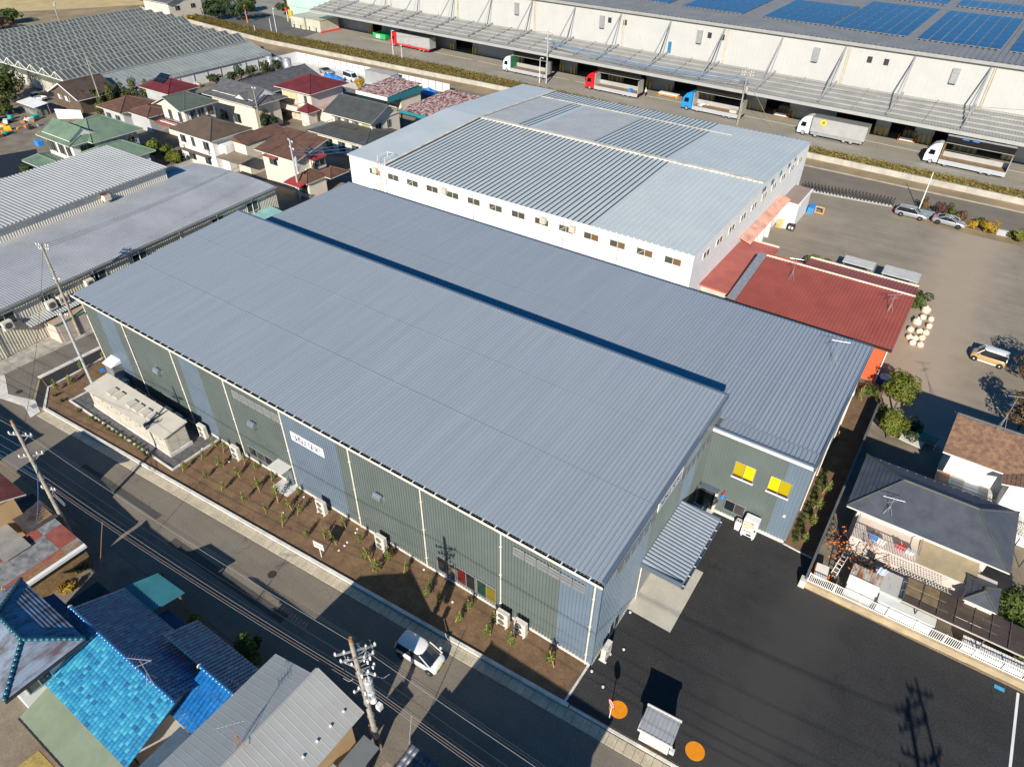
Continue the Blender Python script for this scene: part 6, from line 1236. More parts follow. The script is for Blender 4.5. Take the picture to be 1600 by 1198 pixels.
l6 = lorry('white-cab lorry with raised wing nearest the right edge', 1.6, 120.1, cw, 'open', m_wood, 13.0)
for i in range(2): MB().box(4.8+i*1.6,5.8+i*1.6,-.72,-.6,4.9,5.05).build('wing_patch', m_blue, l6)
# depot clutter: cartons on orange lift platforms
m_ctn = mat('brown_carton', (.30,.21,.12), .8, 0, .2, 1.5)
for i, (p, lab) in enumerate((((-27.41, 130.00, 0.00),'orange dock lift loaded with brown cartons, left of the closed white lorry'),((-2.93, 128.94, 0.00),'orange dock lift loaded with brown cartons, right of the closed white lorry'))):
    t = thing('dock_lift', lab, 'lift', (p[0],p[1]+.6,0), DA, 'dock lifts'); MB().box(-1.5,1.5,-.9,5,.15,.35).build('platform', mat('lift_orange', (.60,.25,.05), .6), t); MB().box(-1.2,1.2,-1.1,-.7,.35,.85).build('lip', m_white, t)
    for s_ in (-1.55,1.45): MB().box(s_,s_+.12,-.9,2.5,.35,1.2).build('side_rail', MATS['lift_orange'], t)
    for a in range(3):
        for b2 in range(3): MB().bbox(-1.1+a*.75,-.42+a*.75,.3+b2*1.2,1.35+b2*1.2,.36,1.9+.1*((a+b2) % 2),.02).build('carton', m_ctn, t)
t = thing('conveyor_bench', 'low yellow bench with white top before a dock door', 'bench', (*(-52.63, 129.71, 0.00)[:2],0), DA); MB().box(-2.3,2.3,-.7,.7,.55,.75).build('top', m_white, t); MB().box(-2.3,2.3,-.75,-.65,.2,.55).build('apron', MATS['lift_orange'], t); MB().box(-2.2,-2,-.6,.6,0,.55).box(2,2.2,-.6,.6,0,.55).build('legs', m_yel, t)
gsk = thing('green_skip', 'bright green waste skip beside the red-cab closed lorry', 'skip', (*(-142.96, 133.60, 0.00)[:2],0), DA); MB().add([(-2.2,-1.1,.2),(2.2,-1.1,.2),(2.2,1.1,.2),(-2.2,1.1,.2),(-2.6,-1.3,1.6),(2.6,-1.3,1.6),(2.6,1.3,1.6),(-2.6,1.3,1.6)],[(3,2,1,0),(0,1,5,4),(1,2,6,5),(2,3,7,6),(3,0,4,7)]).build('tub', plain('skip_green', (.02,.42,.10), .5), gsk); MB().box(-1.2,.3,-1.32,-1.2,.3,1.2).build('sign', m_white, gsk)
# worker
bpy_p = thing('person', 'person in white helmet, white shirt and navy trousers standing beside the red-cab lorry', 'person', (*(-56.94, 126.51, 0.00)[:2],.02), 2.6)
def skin_body(parent, joints, edges, m, name):
    me = bpy.data.meshes.new(name); me.from_pydata([j[:3] for j in joints], edges, []); o = bpy.data.objects.new(name, me); COL.objects.link(o); o.parent = parent
    md = o.modifiers.new('skin', 'SKIN'); md.use_smooth_shade = True
    for v, j in zip(me.skin_vertices[0].data, joints): v.radius = (j[3], j[3]*.8)
    me.skin_vertices[0].data[0].use_root = True; sb = o.modifiers.new('sub', 'SUBSURF'); sb.levels = 1; sb.render_levels = 1; me.materials.append(m); return o
J = [(0,0,.95,.15),(0,0,1.15,.15),(0,0,1.38,.17),(0,0,1.5,.06),(0,.01,1.6,.09),(0,.01,1.7,.1),(.11,0,.88,.1),(.12,.02,.5,.07),(.12,0,.1,.05),(.12,.12,.04,.04),(-.11,0,.88,.1),(-.12,-.02,.5,.07),(-.12,0,.1,.05),(-.12,.12,.04,.04),(.2,0,1.4,.06),(.25,.02,1.15,.05),(.24,.12,.95,.04),(-.2,0,1.4,.06),(-.25,.02,1.15,.05),(-.2,.16,1.02,.04)]
E_ = [(0,1),(1,2),(2,3),(3,4),(4,5),(0,6),(6,7),(7,8),(8,9),(0,10),(10,11),(11,12),(12,13),(2,14),(14,15),(15,16),(2,17),(17,18),(18,19)]
m_body = plain('skin_tone', (.45,.28,.20), .6); skin_body(bpy_p, J, E_, m_body, 'body')
MB().tube((0,0,.92),(0,0,1.45),.17,.2,10).tube((.19,0,1.43),(.25,.02,1.2),.075,.065,8).tube((-.19,0,1.43),(-.25,.02,1.2),.075,.065,8).build('shirt', m_white, bpy_p); MB().tube((0,0,.8),(0,0,.97),.17,.17,10).tube((.11,0,.86),(.12,0,.12),.11,.075,8).tube((-.11,0,.86),(-.12,0,.12),.11,.075,8).build('trousers', plain('navy_cloth', (.015,.02,.06), .8), bpy_p)
hm = MB(); 
for i in range(4): hm.tube((0,.01,1.7+i*.035),(0,.01,1.735+i*.035),.125*cos(i*.36),.125*cos((i+1)*.36),12)
hm.tube((0,.05,1.695),(0,.05,1.705),.14,None,12).build('helmet', m_white, bpy_p)

# ================================================================ POLES AND WIRES
m_pole = mat('pole_concrete', (.36,.32,.26), .85, 0, .15, 2); m_poleg = mat('pole_grey', (.42,.44,.45), .7, 0, .08, 2); m_ins = plain('insulator', (.72,.70,.66), .25); m_rusty = mat('rust_arm', (.40,.17,.06), .8, 0, .2, 4); m_xf = mat('transformer_grey', (.46,.48,.50), .5, .2, .08, 3)
POLES = {}
def pole(key, label, x, y, h, r, m=None, arms=(), xf=0, lean=(0,0), top=None, bands=0, arm_m=None, ang=0.0):
    t = thing('utility_pole', label, 'utility pole', (x,y,0), ang); lx, ly = lean
    at = lambda z: (lx*z/h, ly*z/h, z)
    MB().tube(at(0), at(h), r, r*.62, 12).build('shaft', m or m_pole, t)
    if top: MB().tube(at(h-1.6), at(h+.3), r*.66, r*.55, 10).build('cap', top, t)
    for z, half, d in arms:
        c = at(z); a = MB().bar((c[0]-half*cos(d),c[1]-half*sin(d)+.12,z),(c[0]+half*cos(d),c[1]+half*sin(d)+.12,z),.09,.09).build('crossarm', arm_m or m_galv, t)
        for k in (-1,-.55,.55,1):
            q = (c[0]+k*half*.95*cos(d), c[1]+k*half*.95*sin(d)+.12)
            MB().cyl(*q,z+.04,z+.12,.045,.07,8).cyl(*q,z+.12,z+.2,.075,.05,8).cyl(*q,z+.2,z+.28,.06,.03,8).build('insulator', m_ins, a)
        MB().bar((c[0],c[1]+.1,z-.6),(c[0]+half*.6*cos(d),c[1]+half*.6*sin(d)+.12,z-.05),.04,.04).build('brace', m_galv, a)
    for k in range(xf):
        c = at(h*.66-k*1.15); s_ = 1 if k % 2 == 0 else .9
        q = MB().cyl(c[0]+.42,c[1]+.12,c[2]-.45,c[2]+.4,.25*s_,None,14).cyl(c[0]+.42,c[1]+.12,c[2]+.4,c[2]+.48,.27*s_,.2*s_,14).build('transformer', m_xf, t)
        for a in (0,2.1,4.2): MB().cyl(c[0]+.42+.12*cos(a),c[1]+.12+.12*sin(a),c[2]+.48,c[2]+.72,.035,.02,6).build('bushing', m_ins, q)
        MB().box(c[0]+.02,c[0]+.2,c[1]+.05,c[1]+.19,c[2]-.1,c[2]+.1).build('bracket', m_galv, q)
    for k in range(bands): c = at(2.5+k*(h-4)/max(1,bands)); MB().tube((c[0],c[1],c[2]-.03),(c[0],c[1],c[2]+.03),r*1.12,None,12).build('band', m_galv, t)
    st = MB()
    for k in range(int((h-3)/.45)): c = at(2.4+k*.45); sg_ = 1 if k % 2 else -1; st.tube(c, (c[0]+sg_*(r+.16),c[1],c[2]), .012, None, 4)
    st.build('step_bolts', m_galv, t)['kind'] = 'stuff'; POLES[key] = (x,y,h,lean); return t
def wire(label, a, b, sag, r=.02, m=None, group=None):
    A, B = Vector(a), Vector(b); n = 14; pts = [A.lerp(B,i/n)-Vector((0,0,sag*4*(i/n)*(1-i/n))) for i in range(n+1)]
    return tag(MB().path(pts, r, 5).build('cable', m or m_wire), label, 'cable', group)
m_wire = plain('cable_black', (.03,.03,.032), .5); m_wirew = plain('cable_grey', (.26,.26,.26), .5); m_wireo = plain('cable_orange', (.30,.17,.10), .6); m_wireb = plain('cable_blue', (.05,.16,.34), .35)
near = pole('near', 'crowded concrete utility pole with transformers at the bottom of the street', -8.1,-12.3,11.6,.19,None,[(10.6,1.1,.9),(9.9,.9,.9),(8.8,1.0,.2),(7.2,.7,1.4)],2,(-.35,.0),m_rusty,5)
# clutter of fittings on the near pole
for k in range(16):
    rng = random.Random(500+k); z = rng.uniform(6.6,11.2); a = rng.uniform(-.9,2.2); d = rng.uniform(.25,.9)
    c = Vector((-.35*z/11.6+cos(a)*d, sin(a)*d, z)); MB().cyl(c.x,c.y,c.z-.1,c.z+.12,.06,.045,8).cyl(c.x,c.y,c.z+.12,c.z+.2,.075,.03,8).build('insulator', m_ins if k % 3 else m_xf, near); MB().bar((-.35*z/11.6,0,z),tuple(c),.035,.035).build('bracket_arm', m_galv, near)
for k in range(10):
    rng = random.Random(540+k); z = rng.uniform(7,11); p0 = Vector((-.3+rng.uniform(-.8,.8),rng.uniform(-.6,.8),z)); p1 = p0+Vector((rng.uniform(-.9,.9),rng.uniform(-.7,.7),rng.uniform(-.8,.5))); mid = (p0+p1)/2+Vector((0,0,-.3)); MB().path([p0,p0.lerp(mid,.6),mid,p1.lerp(mid,.6),p1],.022,5).build('jumper', m_wirew if k % 2 else m_trim, near)
MB().box(.45,.75,.05,.35,5.3,5.75).build('meter_box', m_ins, near); MB().cyl(.3,.12,6.0,6.5,.22,.16,12).build('lamp_head', m_ins, near); MB().tube((-.05,0,.0),(-.05,0,1.4),.215,None,12).build('guard_plate', m_trim, near); MB().box(-.75,-.25,.1,.16,.9,1.9).build('notice_plate', plain('faded_pink', (.62,.36,.32), .7), near)
left = pole('left', 'leaning old concrete utility pole with rusty top beside the patched shed', -39.9,-14.2,11.3,.17,None,[(10.2,.9,.5),(8.3,.8,.9),(5.0,.6,.4)],0,(-.9,.55),m_rusty,4)
for k in range(8):
    rng = random.Random(560+k); p0 = Vector((.2+k*.16,.25,4.9-k*.05)); MB().path([p0,p0+Vector((.15,.05,-.2)),p0+Vector((.3,.1,.05)),p0+Vector((.1,.1,.15))],.02,4).build('cable_coil', m_wirew, left)
pole('new', 'new grey concrete pole beside the beige cubicle', -57.0,-2.4,8.9,.16,m_poleg,[(8.5,.5,.6)],0,(-.15,.1),None,3)
pole('old', 'old concrete utility pole crowned with a bristling crossarm by the warehouse', -67.4,2.0,11.3,.17,None,[(11.0,.75,.4),(10.6,.6,.4),(7.0,.4,.4)],0,(.0,.1),None,4)
pole('p5', 'concrete utility pole in front of the brown tile house', -75.9,42.4,9.4,.15,m_poleg,[(9.1,.8,-.3),(8.0,.8,-.3)],2,(0,0),None,3)
pole('p6', 'slim utility pole beside the yellow tree', -105.6,59.6,8.6,.13,m_pole,[(8.2,.4,.3)],0)
pole('p9', 'tall pole with teal tip in front of the brown shed', -140.0,48.3,11.6,.15,m_pole,[],0,(-.2,.1),plain('teal_cap', (.06,.30,.30), .5))
pole('p10', 'utility pole in the straw field beyond the glasshouse', -231.3,88.6,8.6,.2,m_pole,[(7.6,.8,.4)],1)
pole('p7', 'utility pole behind the left end of the white factory', -80.5,122.2,11.4,.17,m_poleg,[(11.0,.8,-.1),(9.4,.8,-.1)],0)
pole('p8', 'utility pole behind the white factory near the blue-cab lorry', -33.0,119.3,10.2,.19,m_pole,[(10.0,1.1,.2),(9.4,1.1,.2)],1)
pole('off', 'utility pole beyond the bottom right corner whose shadow lies on the black lot', 25.5,-11.2,12.0,.19,None,[(11.6,1.0,.9),(10.9,1.0,.9),(9.8,.9,.2)],2)
pole('off2', 'second pole beyond the bottom right corner', 27.2,-9.4,11.8,.13,None,[(11.2,.8,.2),(9.0,.6,1.2)],1,(-1.6,.4))
offp = bpy.data.objects['utility_pole.010']
for k in range(14):
    rng = random.Random(620+k); z = rng.uniform(8.2,11.6); a = rng.uniform(0,6.3); d = rng.uniform(.5,1.5); MB().bar((0,0,z),(cos(a)*d,sin(a)*d,z+.1),.05,.05).cyl(cos(a)*d,sin(a)*d,z,z+.35,.1,.07,8).build('bracket_arm', m_galv, offp)
# lamp posts and thin posts
def lamp(label, x, y, h, hook=True):
    t = thing('lamp_post', label, 'lamp post', (x,y,0)); s = MB().tube((0,0,0),(0,0,h),.09,.06,8)
    if hook: s.path([(0,0,h),(.15,-.1,h+.25),(.5,-.3,h+.35),(.95,-.5,h+.35)],.05,6)
    s.build('shaft', m_white, t)
    if hook: MB().bbox(.8,1.3,-.62,-.4,h+.28,h+.4,.03).build('lamp_head', m_white, t)
lamp('white curved lamp post on the bank before the closed red-cab lorry', -125.9,119.3,6.2); lamp('short white post beside the curved lamp post', -121.9,118.2,3.8,False); lamp('white lamp post at the depot driveway', -171.8,119.9,6.4); lamp('thin white post at the depot driveway', -172.9,119.0,4.1,False); lamp('white lamp post behind the white factory', -81.9,121.4,5.4); lamp('thin white post above the film greenhouse', -177,116.4,2.2,False); lamp('pale thin post behind the silver estate car', 4.9,95.4,6.2,False)
ot = thing('orange_marker_post', 'orange post with blue panel on the dry grass verge', 'post', (-190.5,124.5,0)); MB().tube((0,0,0),(0,0,5),.15).build('post', m_orange, ot); MB().box(-.3,.3,-.2,-.1,2.4,3.0).build('panel', m_blue, ot)
st_ = thing('warning_sign_post', 'white post with red and white sign on the dry verge', 'sign', (-182.5,133.5,0)); MB().tube((0,0,0),(0,0,3.2),.1).build('post', m_white, st_); MB().tube((0,-.1,3.4),(0,-.14,3.4),.6,None,12).build('plate', m_red, st_)
# street cables
import itertools
def pp(k, z, dx=0, dy=0): x, y, h, l = POLES[k]; return (x+l[0]*z/h+dx, y+l[1]*z/h+dy, z)
FAR = (-92.0,-17.5)
rows_ = [(10.8,10.4,-.8,.7,'topmost',m_wire),(10.8,10.4,.0,.9,'second',m_wire),(10.8,10.4,.8,.5,'third',m_wirew),(9.0,8.4,-.4,.4,'fourth',m_wire),(8.0,7.4,.1,.2,'fifth',m_wire),(7.4,6.4,.3,.25,'sixth',m_wirew),(6.9,5.6,.2,.3,'seventh',m_wireo),(6.5,5.2,.1,.3,'lowest',m_wirew)]
for zn, zl, dx, dy, nm, m in rows_:
    wire('%s street cable from the leaning pole to the transformer pole' % nm, pp('left',zl,dx*.4,dy*.6), pp('near',zn,dx*.5,dy*.7), .6, .012, m, 'street cables, leaning pole to transformer pole')
    wire('%s street cable from the transformer pole to the bottom right' % nm, pp('near',zn,dx*.5,dy*.7), pp('off',zn+.3,dx*.6,dy*.6), .5, .012, m, 'street cables, transformer pole to bottom right')
    wire('%s street cable from the leaning pole to the left edge' % nm, pp('left',zl,dx*.4,dy*.6), (FAR[0]+dx,FAR[1]+dy,zl+.5), .9, .013, m_wireb if nm in ('fourth','fifth','sixth','seventh') else m, 'street cables, leaning pole to the left edge')
wire('drop cable hanging from the street cables by the leaning pole', (-33.67, -13.38, 5.20), (-32.87, -15.86, 0.20), -.15, .02, m_wireo); wire('pale drop cable hanging from the pole cross-arm', pp('left',7.6,.2,.1), (-40.4,-15.6,2.9), .3, .018, m_wireb); wire('white drop cable by the carport at the bottom', (-5.87, -11.26, 5.00), (-6.17, -11.74, 0.60), 0, .025, m_wirew)
wire('thin cable from the old pole towards the leaning pole', pp('old',10.7,0,0), pp('left',9.8,0,0), .8, .015, m_wire); wire('thin service cable from the old pole to the new grey pole', pp('old',7,0,0), pp('new',8.3,0,0), .3, .015, m_wire)
for i in range(3): wire('thin cable from the old pole running north, %s of three' % ('left','middle','right')[i], pp('old',10.9,-.5+i*.5,.1), (-78,48+i*.3,9), .9, .013, m_wire, 'cables over the warehouse')
for i in range(4): wire('blue-tinted cable along the depot between two poles, %s of four' % ('top','second','third','bottom')[i], pp('p7',9.4-.25*i,.3*i,0), pp('p8',9.2-.3*i,.2*i,0), 1.0, .045, m_wireb, 'depot cables')
for i in range(3): wire('cable from the brown tile house pole to the right, %s of three' % ('top','middle','bottom')[i], pp('p5',8.2-.5*i,.4,0), (-70,52,7.6-.5*i), .3, .025, m_wireb, 'cables beside the brown tile house')
wire('stay cable of the pole near the blue-cab lorry', pp('p8',9.2,0,0), (-26.5,121.5,.1), 0, .03, m_wirew)
for i, (a, b_) in enumerate(((pp('p8',9.9,.8,.2),(20,123,11)),(pp('p7',10.9,-.5,0),(-175,112,10)),(pp('p6',8.2,0,0),pp('p5',8.6,0,0)),(pp('p9',10.5,0,0),pp('p6',8.2,0,0)),(pp('p10',8,0,0),(-330,60,8)))): wire(('thin cable to the right of the depot pole','thin cable to the left of the depot pole','thin cable between the slim pole and the tile house pole','thin cable from the teal-tipped pole to the slim pole','thin cable over the straw field')[i], a, b_, 1.2, .025, m_wire)
# television antennas
def antenna(label, x, y, z, h, rz, rust=False, n=8, dish=False):
    t = thing('antenna', label, 'antenna', (x,y,z), rz); mm = m_rusty if rust else m_galv
    MB().tube((0,0,0),(0,0,h),.022,.018,6).tube((-.3,-.25,0),(0,0,h*.45),.015).tube((.3,-.25,0),(0,0,h*.45),.015).tube((0,.35,0),(0,0,h*.45),.015).build('mast', mm, t)
    b = MB().tube((-.75,0,h-.05),(.75,0,h-.05),.018,None,5)
    for k in range(n): x_ = -.7+1.4*k/(n-1); b.tube((x_,-.28+.02*k,h-.03),(x_,.28-.02*k,h-.03),.009,None,4)
    b.build('yagi', m_alu, t); b2 = MB().tube((-.4,-.3,h*.78),(.4,.3,h*.78),.018,None,5)
    for k in range(5): x_ = -.36+.72*k/4; b2.tube((x_-.15,x_*.75+.2,h*.78),(x_+.15,x_*.75-.2,h*.78),.009,None,4)
    b2.build('second_yagi', m_alu, t); return t
antenna('galvanised antenna on the annex roof near its right corner', 5.6,31.6,8.95,2.6,.3); antenna('antenna on the blue pantile ridge', -19.9,-18.5,4.75,2.7,.5); antenna('rusty antenna on the grey metal roof', -11.6,-18.2,6.8,2.2,.9,True); antenna('antenna on the slate-roofed house eave', 13.4,19.9,5.9,1.5,.2); antenna('tall antenna on the brown shingle roof', 18.9,33.0,7.4,3.4,.4); antenna('antenna on the left of the red ribbed roof', -2.9,50.3,6.1,2.6,.3); antenna('antenna at the right of the red ribbed roof', 7.6,49.8,6.0,2.0,.6)

# ================================================================ SMALL THINGS AROUND THE FACTORY
def acunit(label, x, y, rz, two=True, sc=1.0):
    t = thing('air_conditioner', label, 'air conditioner', (x,y,.0), rz, 'outdoor units of the factory'); t.scale = (sc,sc,sc); h = 1.4 if two else .85
    for s_ in (-.38,.38): MB().box(s_-.06,s_+.06,-.28,.28,.0,.12).build('foot', m_concl, t)
    b = MB().bbox(-.49,.49,-.18,.18,.12,.12+h,.02).build('casing', mat('ac_cream', (.66,.62,.54), .5, 0, .05, 1), t)
    for k in range(2 if two else 1):
        z = .47+k*.66; g = MB(); n = 16
        for r_ in (.09,.17,.25): g.tube((-.08,-.2,z),(-.08,-.185,z),r_,r_,n,False)
        for a in range(8): g.bar((-.08,-.195,z),(-.08+.27*cos(a*pi/4),-.195,z+.27*sin(a*pi/4)),.012,.012)
        g.build('fan_grille', m_galv, b); MB().tube((-.08,-.183,z),(-.08,-.181,z),.28,None,18).build('fan_opening', plain('fan_dark', (.09,.09,.085), .6), b)
    MB().box(.28,.44,-.19,-.18,.2,.4).build('service_cover', m_offw, b); MB().tube((.45,.15,.3),(.45,.3,.3),.04).build('pipe', m_offw, t); return t
acs = [(-41.3,-.62,'next to the beige cubicle'),(-36.4,-.72,'left of the row of dark window panes'),(-25.2,-.85,'below the blue siding with the sign'),(-18.6,-.75,'below the third vent hood'),(-6.75,-.8,'left one of the pair near the corner'),(-5.3,-.7,'right one of the pair near the corner')]
for x, y, d in acs: acunit('cream outdoor unit on the soil bed, '+d, x, y, 0)
acunit('cream outdoor unit against the gable end beside the black lot', .55, 1.15, pi/2); acunit('grey outdoor unit behind the cubicle, left one', -46.6,-.6,0,False); acunit('grey outdoor unit behind the cubicle, right one', -45.0,-.6,0,False)
# beige electrical cubicle on its gravel pad
pad = thing('cubicle_pad', 'grey paved pad framed by white kerb around the beige cubicle', 'pad', (0,0,0)); m_pad = mat('pad_gravel', (.13,.125,.125), .95, 0, .3, 2.5, (.07,.07,.075), 6, .4, fine=.3)
MB().box(-56.6,-39.9,-4.95,-.12,.05,.09).build('paving', m_pad, pad); MB().box(-56.75,-39.75,-5.1,-4.95,.0,.2).build('kerb_edge', m_concl, pad); MB().box(-56.75,-56.6,-4.95,-2.2,0,.2).build('kerb_edge', m_concl, pad); MB().box(-39.9,-39.75,-4.95,-.12,0,.2).build('kerb_edge', m_concl, pad)
m_cub = mat('cubicle_beige', (.55,.51,.43), .55, 0, .05, .8)
cu = thing('power_cubicle', 'long beige power cubicle with louvered front and roof vents', 'cubicle', (-47.6,-3.0,.09))
MB().box(-6.2,6.3,-1.15,1.15,0,.35).build('base', m_concl, cu); cb = MB().add([(-6.1,-1.05,.35),(6.2,-1.05,.35),(6.2,1.05,.35),(-6.1,1.05,.35),(-6.1,-1.05,2.35),(6.2,-1.05,2.35),(6.2,1.05,2.6),(-6.1,1.05,2.6)],[(3,2,1,0),(0,1,5,4),(1,2,6,5),(2,3,7,6),(3,0,4,7),(4,5,6,7)]).build('body', m_cub, cu)
rf = MB().slab([(-6.3,-1.3,2.4),(6.4,-1.3,2.4),(6.4,1.25,2.72),(-6.3,1.25,2.72)],.1).build('roof', m_cub, cu)
for i in range(8):
    x = -6.1+i*1.54; MB().box(x+.02,x+1.5,-1.08,-1.05,.4,2.3).build('door', m_cub, cb); MB().box(x+.6,x+.85,-1.1,-1.08,1.75,1.9).build('louver', m_dark, cb); MB().box(x+1.3,x+1.36,-1.12,-1.08,1.2,1.35).build('handle', m_galv, cb)
MB().box(6.2,6.23,-.95,.0,.45,2.25).build('end_door', m_cub, cb); MB().box(6.2,6.23,.03,.98,.45,2.3).build('end_door', m_cub, cb)
for x in (-3.6,-2.5,-.4,.6,1.8,2.9): MB().box(x,x+.7,-.55,.3,2.55,2.78).build('roof_vent', m_beige, rf)
for i in range(9): MB().box(-6.2+i*1.54,-6.1+i*1.54,1.2,1.32,2.66,2.8).build('lifting_eye', m_galv, rf)
MB().box(3.6,3.66,-1.3,1.25,2.42,2.76).build('roof_joint', m_dark, rf)
du = thing('duct_box', 'pale grey metal duct box at the left end of the factory front', 'duct', (-55.0,-.55,0)); MB().bbox(-.7,.7,-.55,.5,.1,2.9,.04).build('box', m_alu, du); MB().add([(-.8,-.65,2.9),(.8,-.65,2.9),(.8,.5,3.25),(-.8,.5,3.25),(-.8,-.65,2.85),(.8,-.65,2.85),(.8,.5,2.85),(-.8,.5,2.85)],[(0,1,2,3),(0,4,5,1),(1,5,6,2),(3,7,4,0)]).build('cap', m_white, du); MB().box(.7,1.5,-.3,.3,.2,1.2).build('side_duct', m_alu, du)
# white drain caps
dc_ = [(-27.84, -0.55, 0.00),(-27.88, -2.78, 0.00),(-21.59, -0.48, 0.00),(-21.41, -0.84, 0.00),(-21.27, -1.94, 0.00),(-21.21, -2.30, 0.00),(-21.24, -2.89, 0.00),(-14.50, -0.45, 0.00),(-10.88, -1.46, 0.00),(-7.41, -0.43, 0.00),(-40.06, -1.82, 0.00),(-36.64, -1.48, 0.00),(0.38, 5.32, 0.00),(1.36, 2.38, 0.00),(0.31, -0.32, 0.00),(1.47, -0.87, 0.00)]
capm = mesh('inspection_marker', MB().cyl(0,0,0,.06,.085,.085,12).cyl(0,0,.06,.08,.095,.085,12), m_white)
for i, p in enumerate(sorted(dc_)): o = bpy.data.objects.new('inspection_marker', capm); COL.objects.link(o); o.location = (p[0],p[1],.03); tag(o, 'white round inspection marker, %s counted from the left along the factory' % ORD(i+1), 'marker', 'inspection markers')
ns = thing('notice_board', 'small white notice board on a post in the soil bed', 'sign', (-21.9,-4.1,.05), .1); MB().box(-.03,.03,-.03,.03,0,1.6).build('post', m_white, ns); pl = MB().box(-.5,.5,-.06,-.03,1.05,1.75).build('plate', m_white, ns)
for k in range(4): MB().box(-.38+k*.2,-.24+k*.2,-.066,-.06,1.4,1.55).build('red_character', m_red, pl)
MB().box(-.38,.38,-.066,-.06,1.2,1.28).build('text_line', plain('grey_print', (.3,.3,.3), .6), pl)
wm = tag(MB().box(-59.2,-58.6,-.6,-.1,.06,.1).build('blue_cover', m_blue), 'small blue cover plate in the soil by the left corner', 'cover')
ob = thing('orange_barrier', 'orange frame barrier beside the side road', 'barrier', (-60.9,6.6,0)); MB().bar((0,0,0),(0,.9,1.0),.06,.06).bar((0,1.8,0),(0,.9,1.0),.06,.06).bar((0,.3,.35),(0,1.5,.35),.06,.06).build('frame', m_orange, ob)
mh = [((-23.83, -7.43, 0.00),'dark manhole cover in the street before the long factory'),((-62.44, -7.17, 0.00),'round manhole cover at the side road junction'),((-72.38, -2.94, 0.00),'manhole cover on the apron of the warehouse')]
for p, l in mh: tag(MB().cyl(p[0],p[1],.0,.012,.34,None,20).build('manhole_cover', mat('cast_iron', (.06,.055,.05), .7, .3, .2, 6)), l, 'manhole cover')
# lot: round signal sign, orange discs, rubbish shed, vending corner
rs_ = thing('round_road_sign', 'round red and white sign on a thin post beside an orange disc', 'sign', (2.8,-2.45,.01), -.5); MB().tube((0,0,0),(0,0,2.05),.03,None,8).build('post', m_white, rs_); MB().tube((0,-.03,1.85),(0,-.05,1.85),.34,None,20).build('plate', m_red, rs_); MB().tube((0,-.05,1.85),(0,-.056,1.85),.27,None,20).build('face', m_white, rs_); MB().box(-.2,.2,-.062,-.056,1.8,1.92).build('bar', m_red, rs_)
for k, (p, l) in enumerate((((3.02, -1.62, 0.00),'orange disc painted on the black lot beside the round sign'),((8.19, -1.24, -0.00),'orange disc painted on the black lot right of the rubbish shed'))): tag(MB().cyl(p[0],p[1],.012,.022,.6,None,28).build('orange_disc', mat('disc_orange', (.80,.27,.005), .6, 0, .06, 3)), l, 'marking', 'orange discs')
rb = thing('rubbish_shed', 'small white rubbish shed with ribbed sloping roof at the kerb', 'shed', (5.85,-1.95,.01), .08); MB().box(-.95,.95,-.6,.6,0,1.5).build('walls', mat('shed_white', (.62,.60,.55), .6, 0, .12, 2), rb); MB().corr((-1.08,-.75,1.55),(2.16,0,0),(0,1.55,.32),.27,.04).build('roof', mat('shed_roof', (.36,.37,.39), .5, .3, .06, 2), rb); MB().box(-1.12,1.12,-.8,-.74,1.42,1.62).build('roof_rim', m_offw, rb); MB().box(-1.12,1.12,.78,.86,1.75,1.98).build('rear_rim', m_offw, rb); MB().box(-1.13,-1.07,-.75,.8,1.45,1.6).build('side_rim', m_offw, rb)
for k in range(3): MB().box(-.9,.9,-.63,-.6,.12+k*.45,.5+k*.45).build('front_board', m_offw, rb)
MB().box(1.0,1.3,-.5,-.25,.1,.45).build('handle_box', m_offw, rb); MB().box(-.4,.7,-.65,-.63,.04,.1).build('rust_strip', m_rusty, rb)
vm = thing('vending_machine', 'white drinks vending machine against the annex wall', 'vending machine', (5.0,17.5,.01)); MB().bbox(-.58,.58,-.36,.36,.1,1.95,.02).build('cabinet', m_white, vm)
VC = [(.45,.30,.5),(.7,.5,.1),(.5,.2,.1),(.55,.4,.05),(.3,.2,.15),(.35,.3,.5),(.75,.35,.05),(.6,.05,.04)]
for r_ in range(3):
    for k in range(7): q = VC[(k*3+r_*2) % 8] if r_ < 2 else VC[7 if k % 2 else 0]; MB().box(-.48+k*.115,-.39+k*.115,-.375,-.36,(1.52,1.22,.55)[r_],(1.74,1.42,.74)[r_]).build('drink_can', plain('can_%d' % ((k*3+r_*2) % 8 if r_ < 2 else 90+k % 2), q, .3), vm)
MB().box(-.5,-.05,-.375,-.36,.92,1.1).build('price_strip', m_yel, vm); MB().box(.38,.52,-.38,-.36,.85,1.1).build('coin_panel', m_dark, vm); MB().box(-.1,.3,-.38,-.36,.2,.4).build('delivery_flap', m_dark, vm)
for s_ in (-.5,.4): MB().box(s_,s_+.12,-.46,.3,0,.1).build('foot', m_beige, vm)
tb_ = thing('recycling_bin', 'small white recycling bin left of the vending machine', 'bin', (4.05,17.6,.01)); MB().add([(-.2,-.22,0),(.2,-.22,0),(.2,.22,0),(-.2,.22,0),(-.25,-.27,.75),(.25,-.27,.75),(.25,.27,.75),(-.25,.27,.75)],[(3,2,1,0),(0,1,5,4),(1,2,6,5),(2,3,7,6),(3,0,4,7)]).build('tub', m_white, tb_); MB().bbox(-.27,.27,-.29,.29,.75,.95,.05).build('lid', m_offw, tb_)
for s_ in (-.1,.1): MB().cyl(s_,-.05,.951,.955,.07,None,10).build('opening', m_dark, tb_)
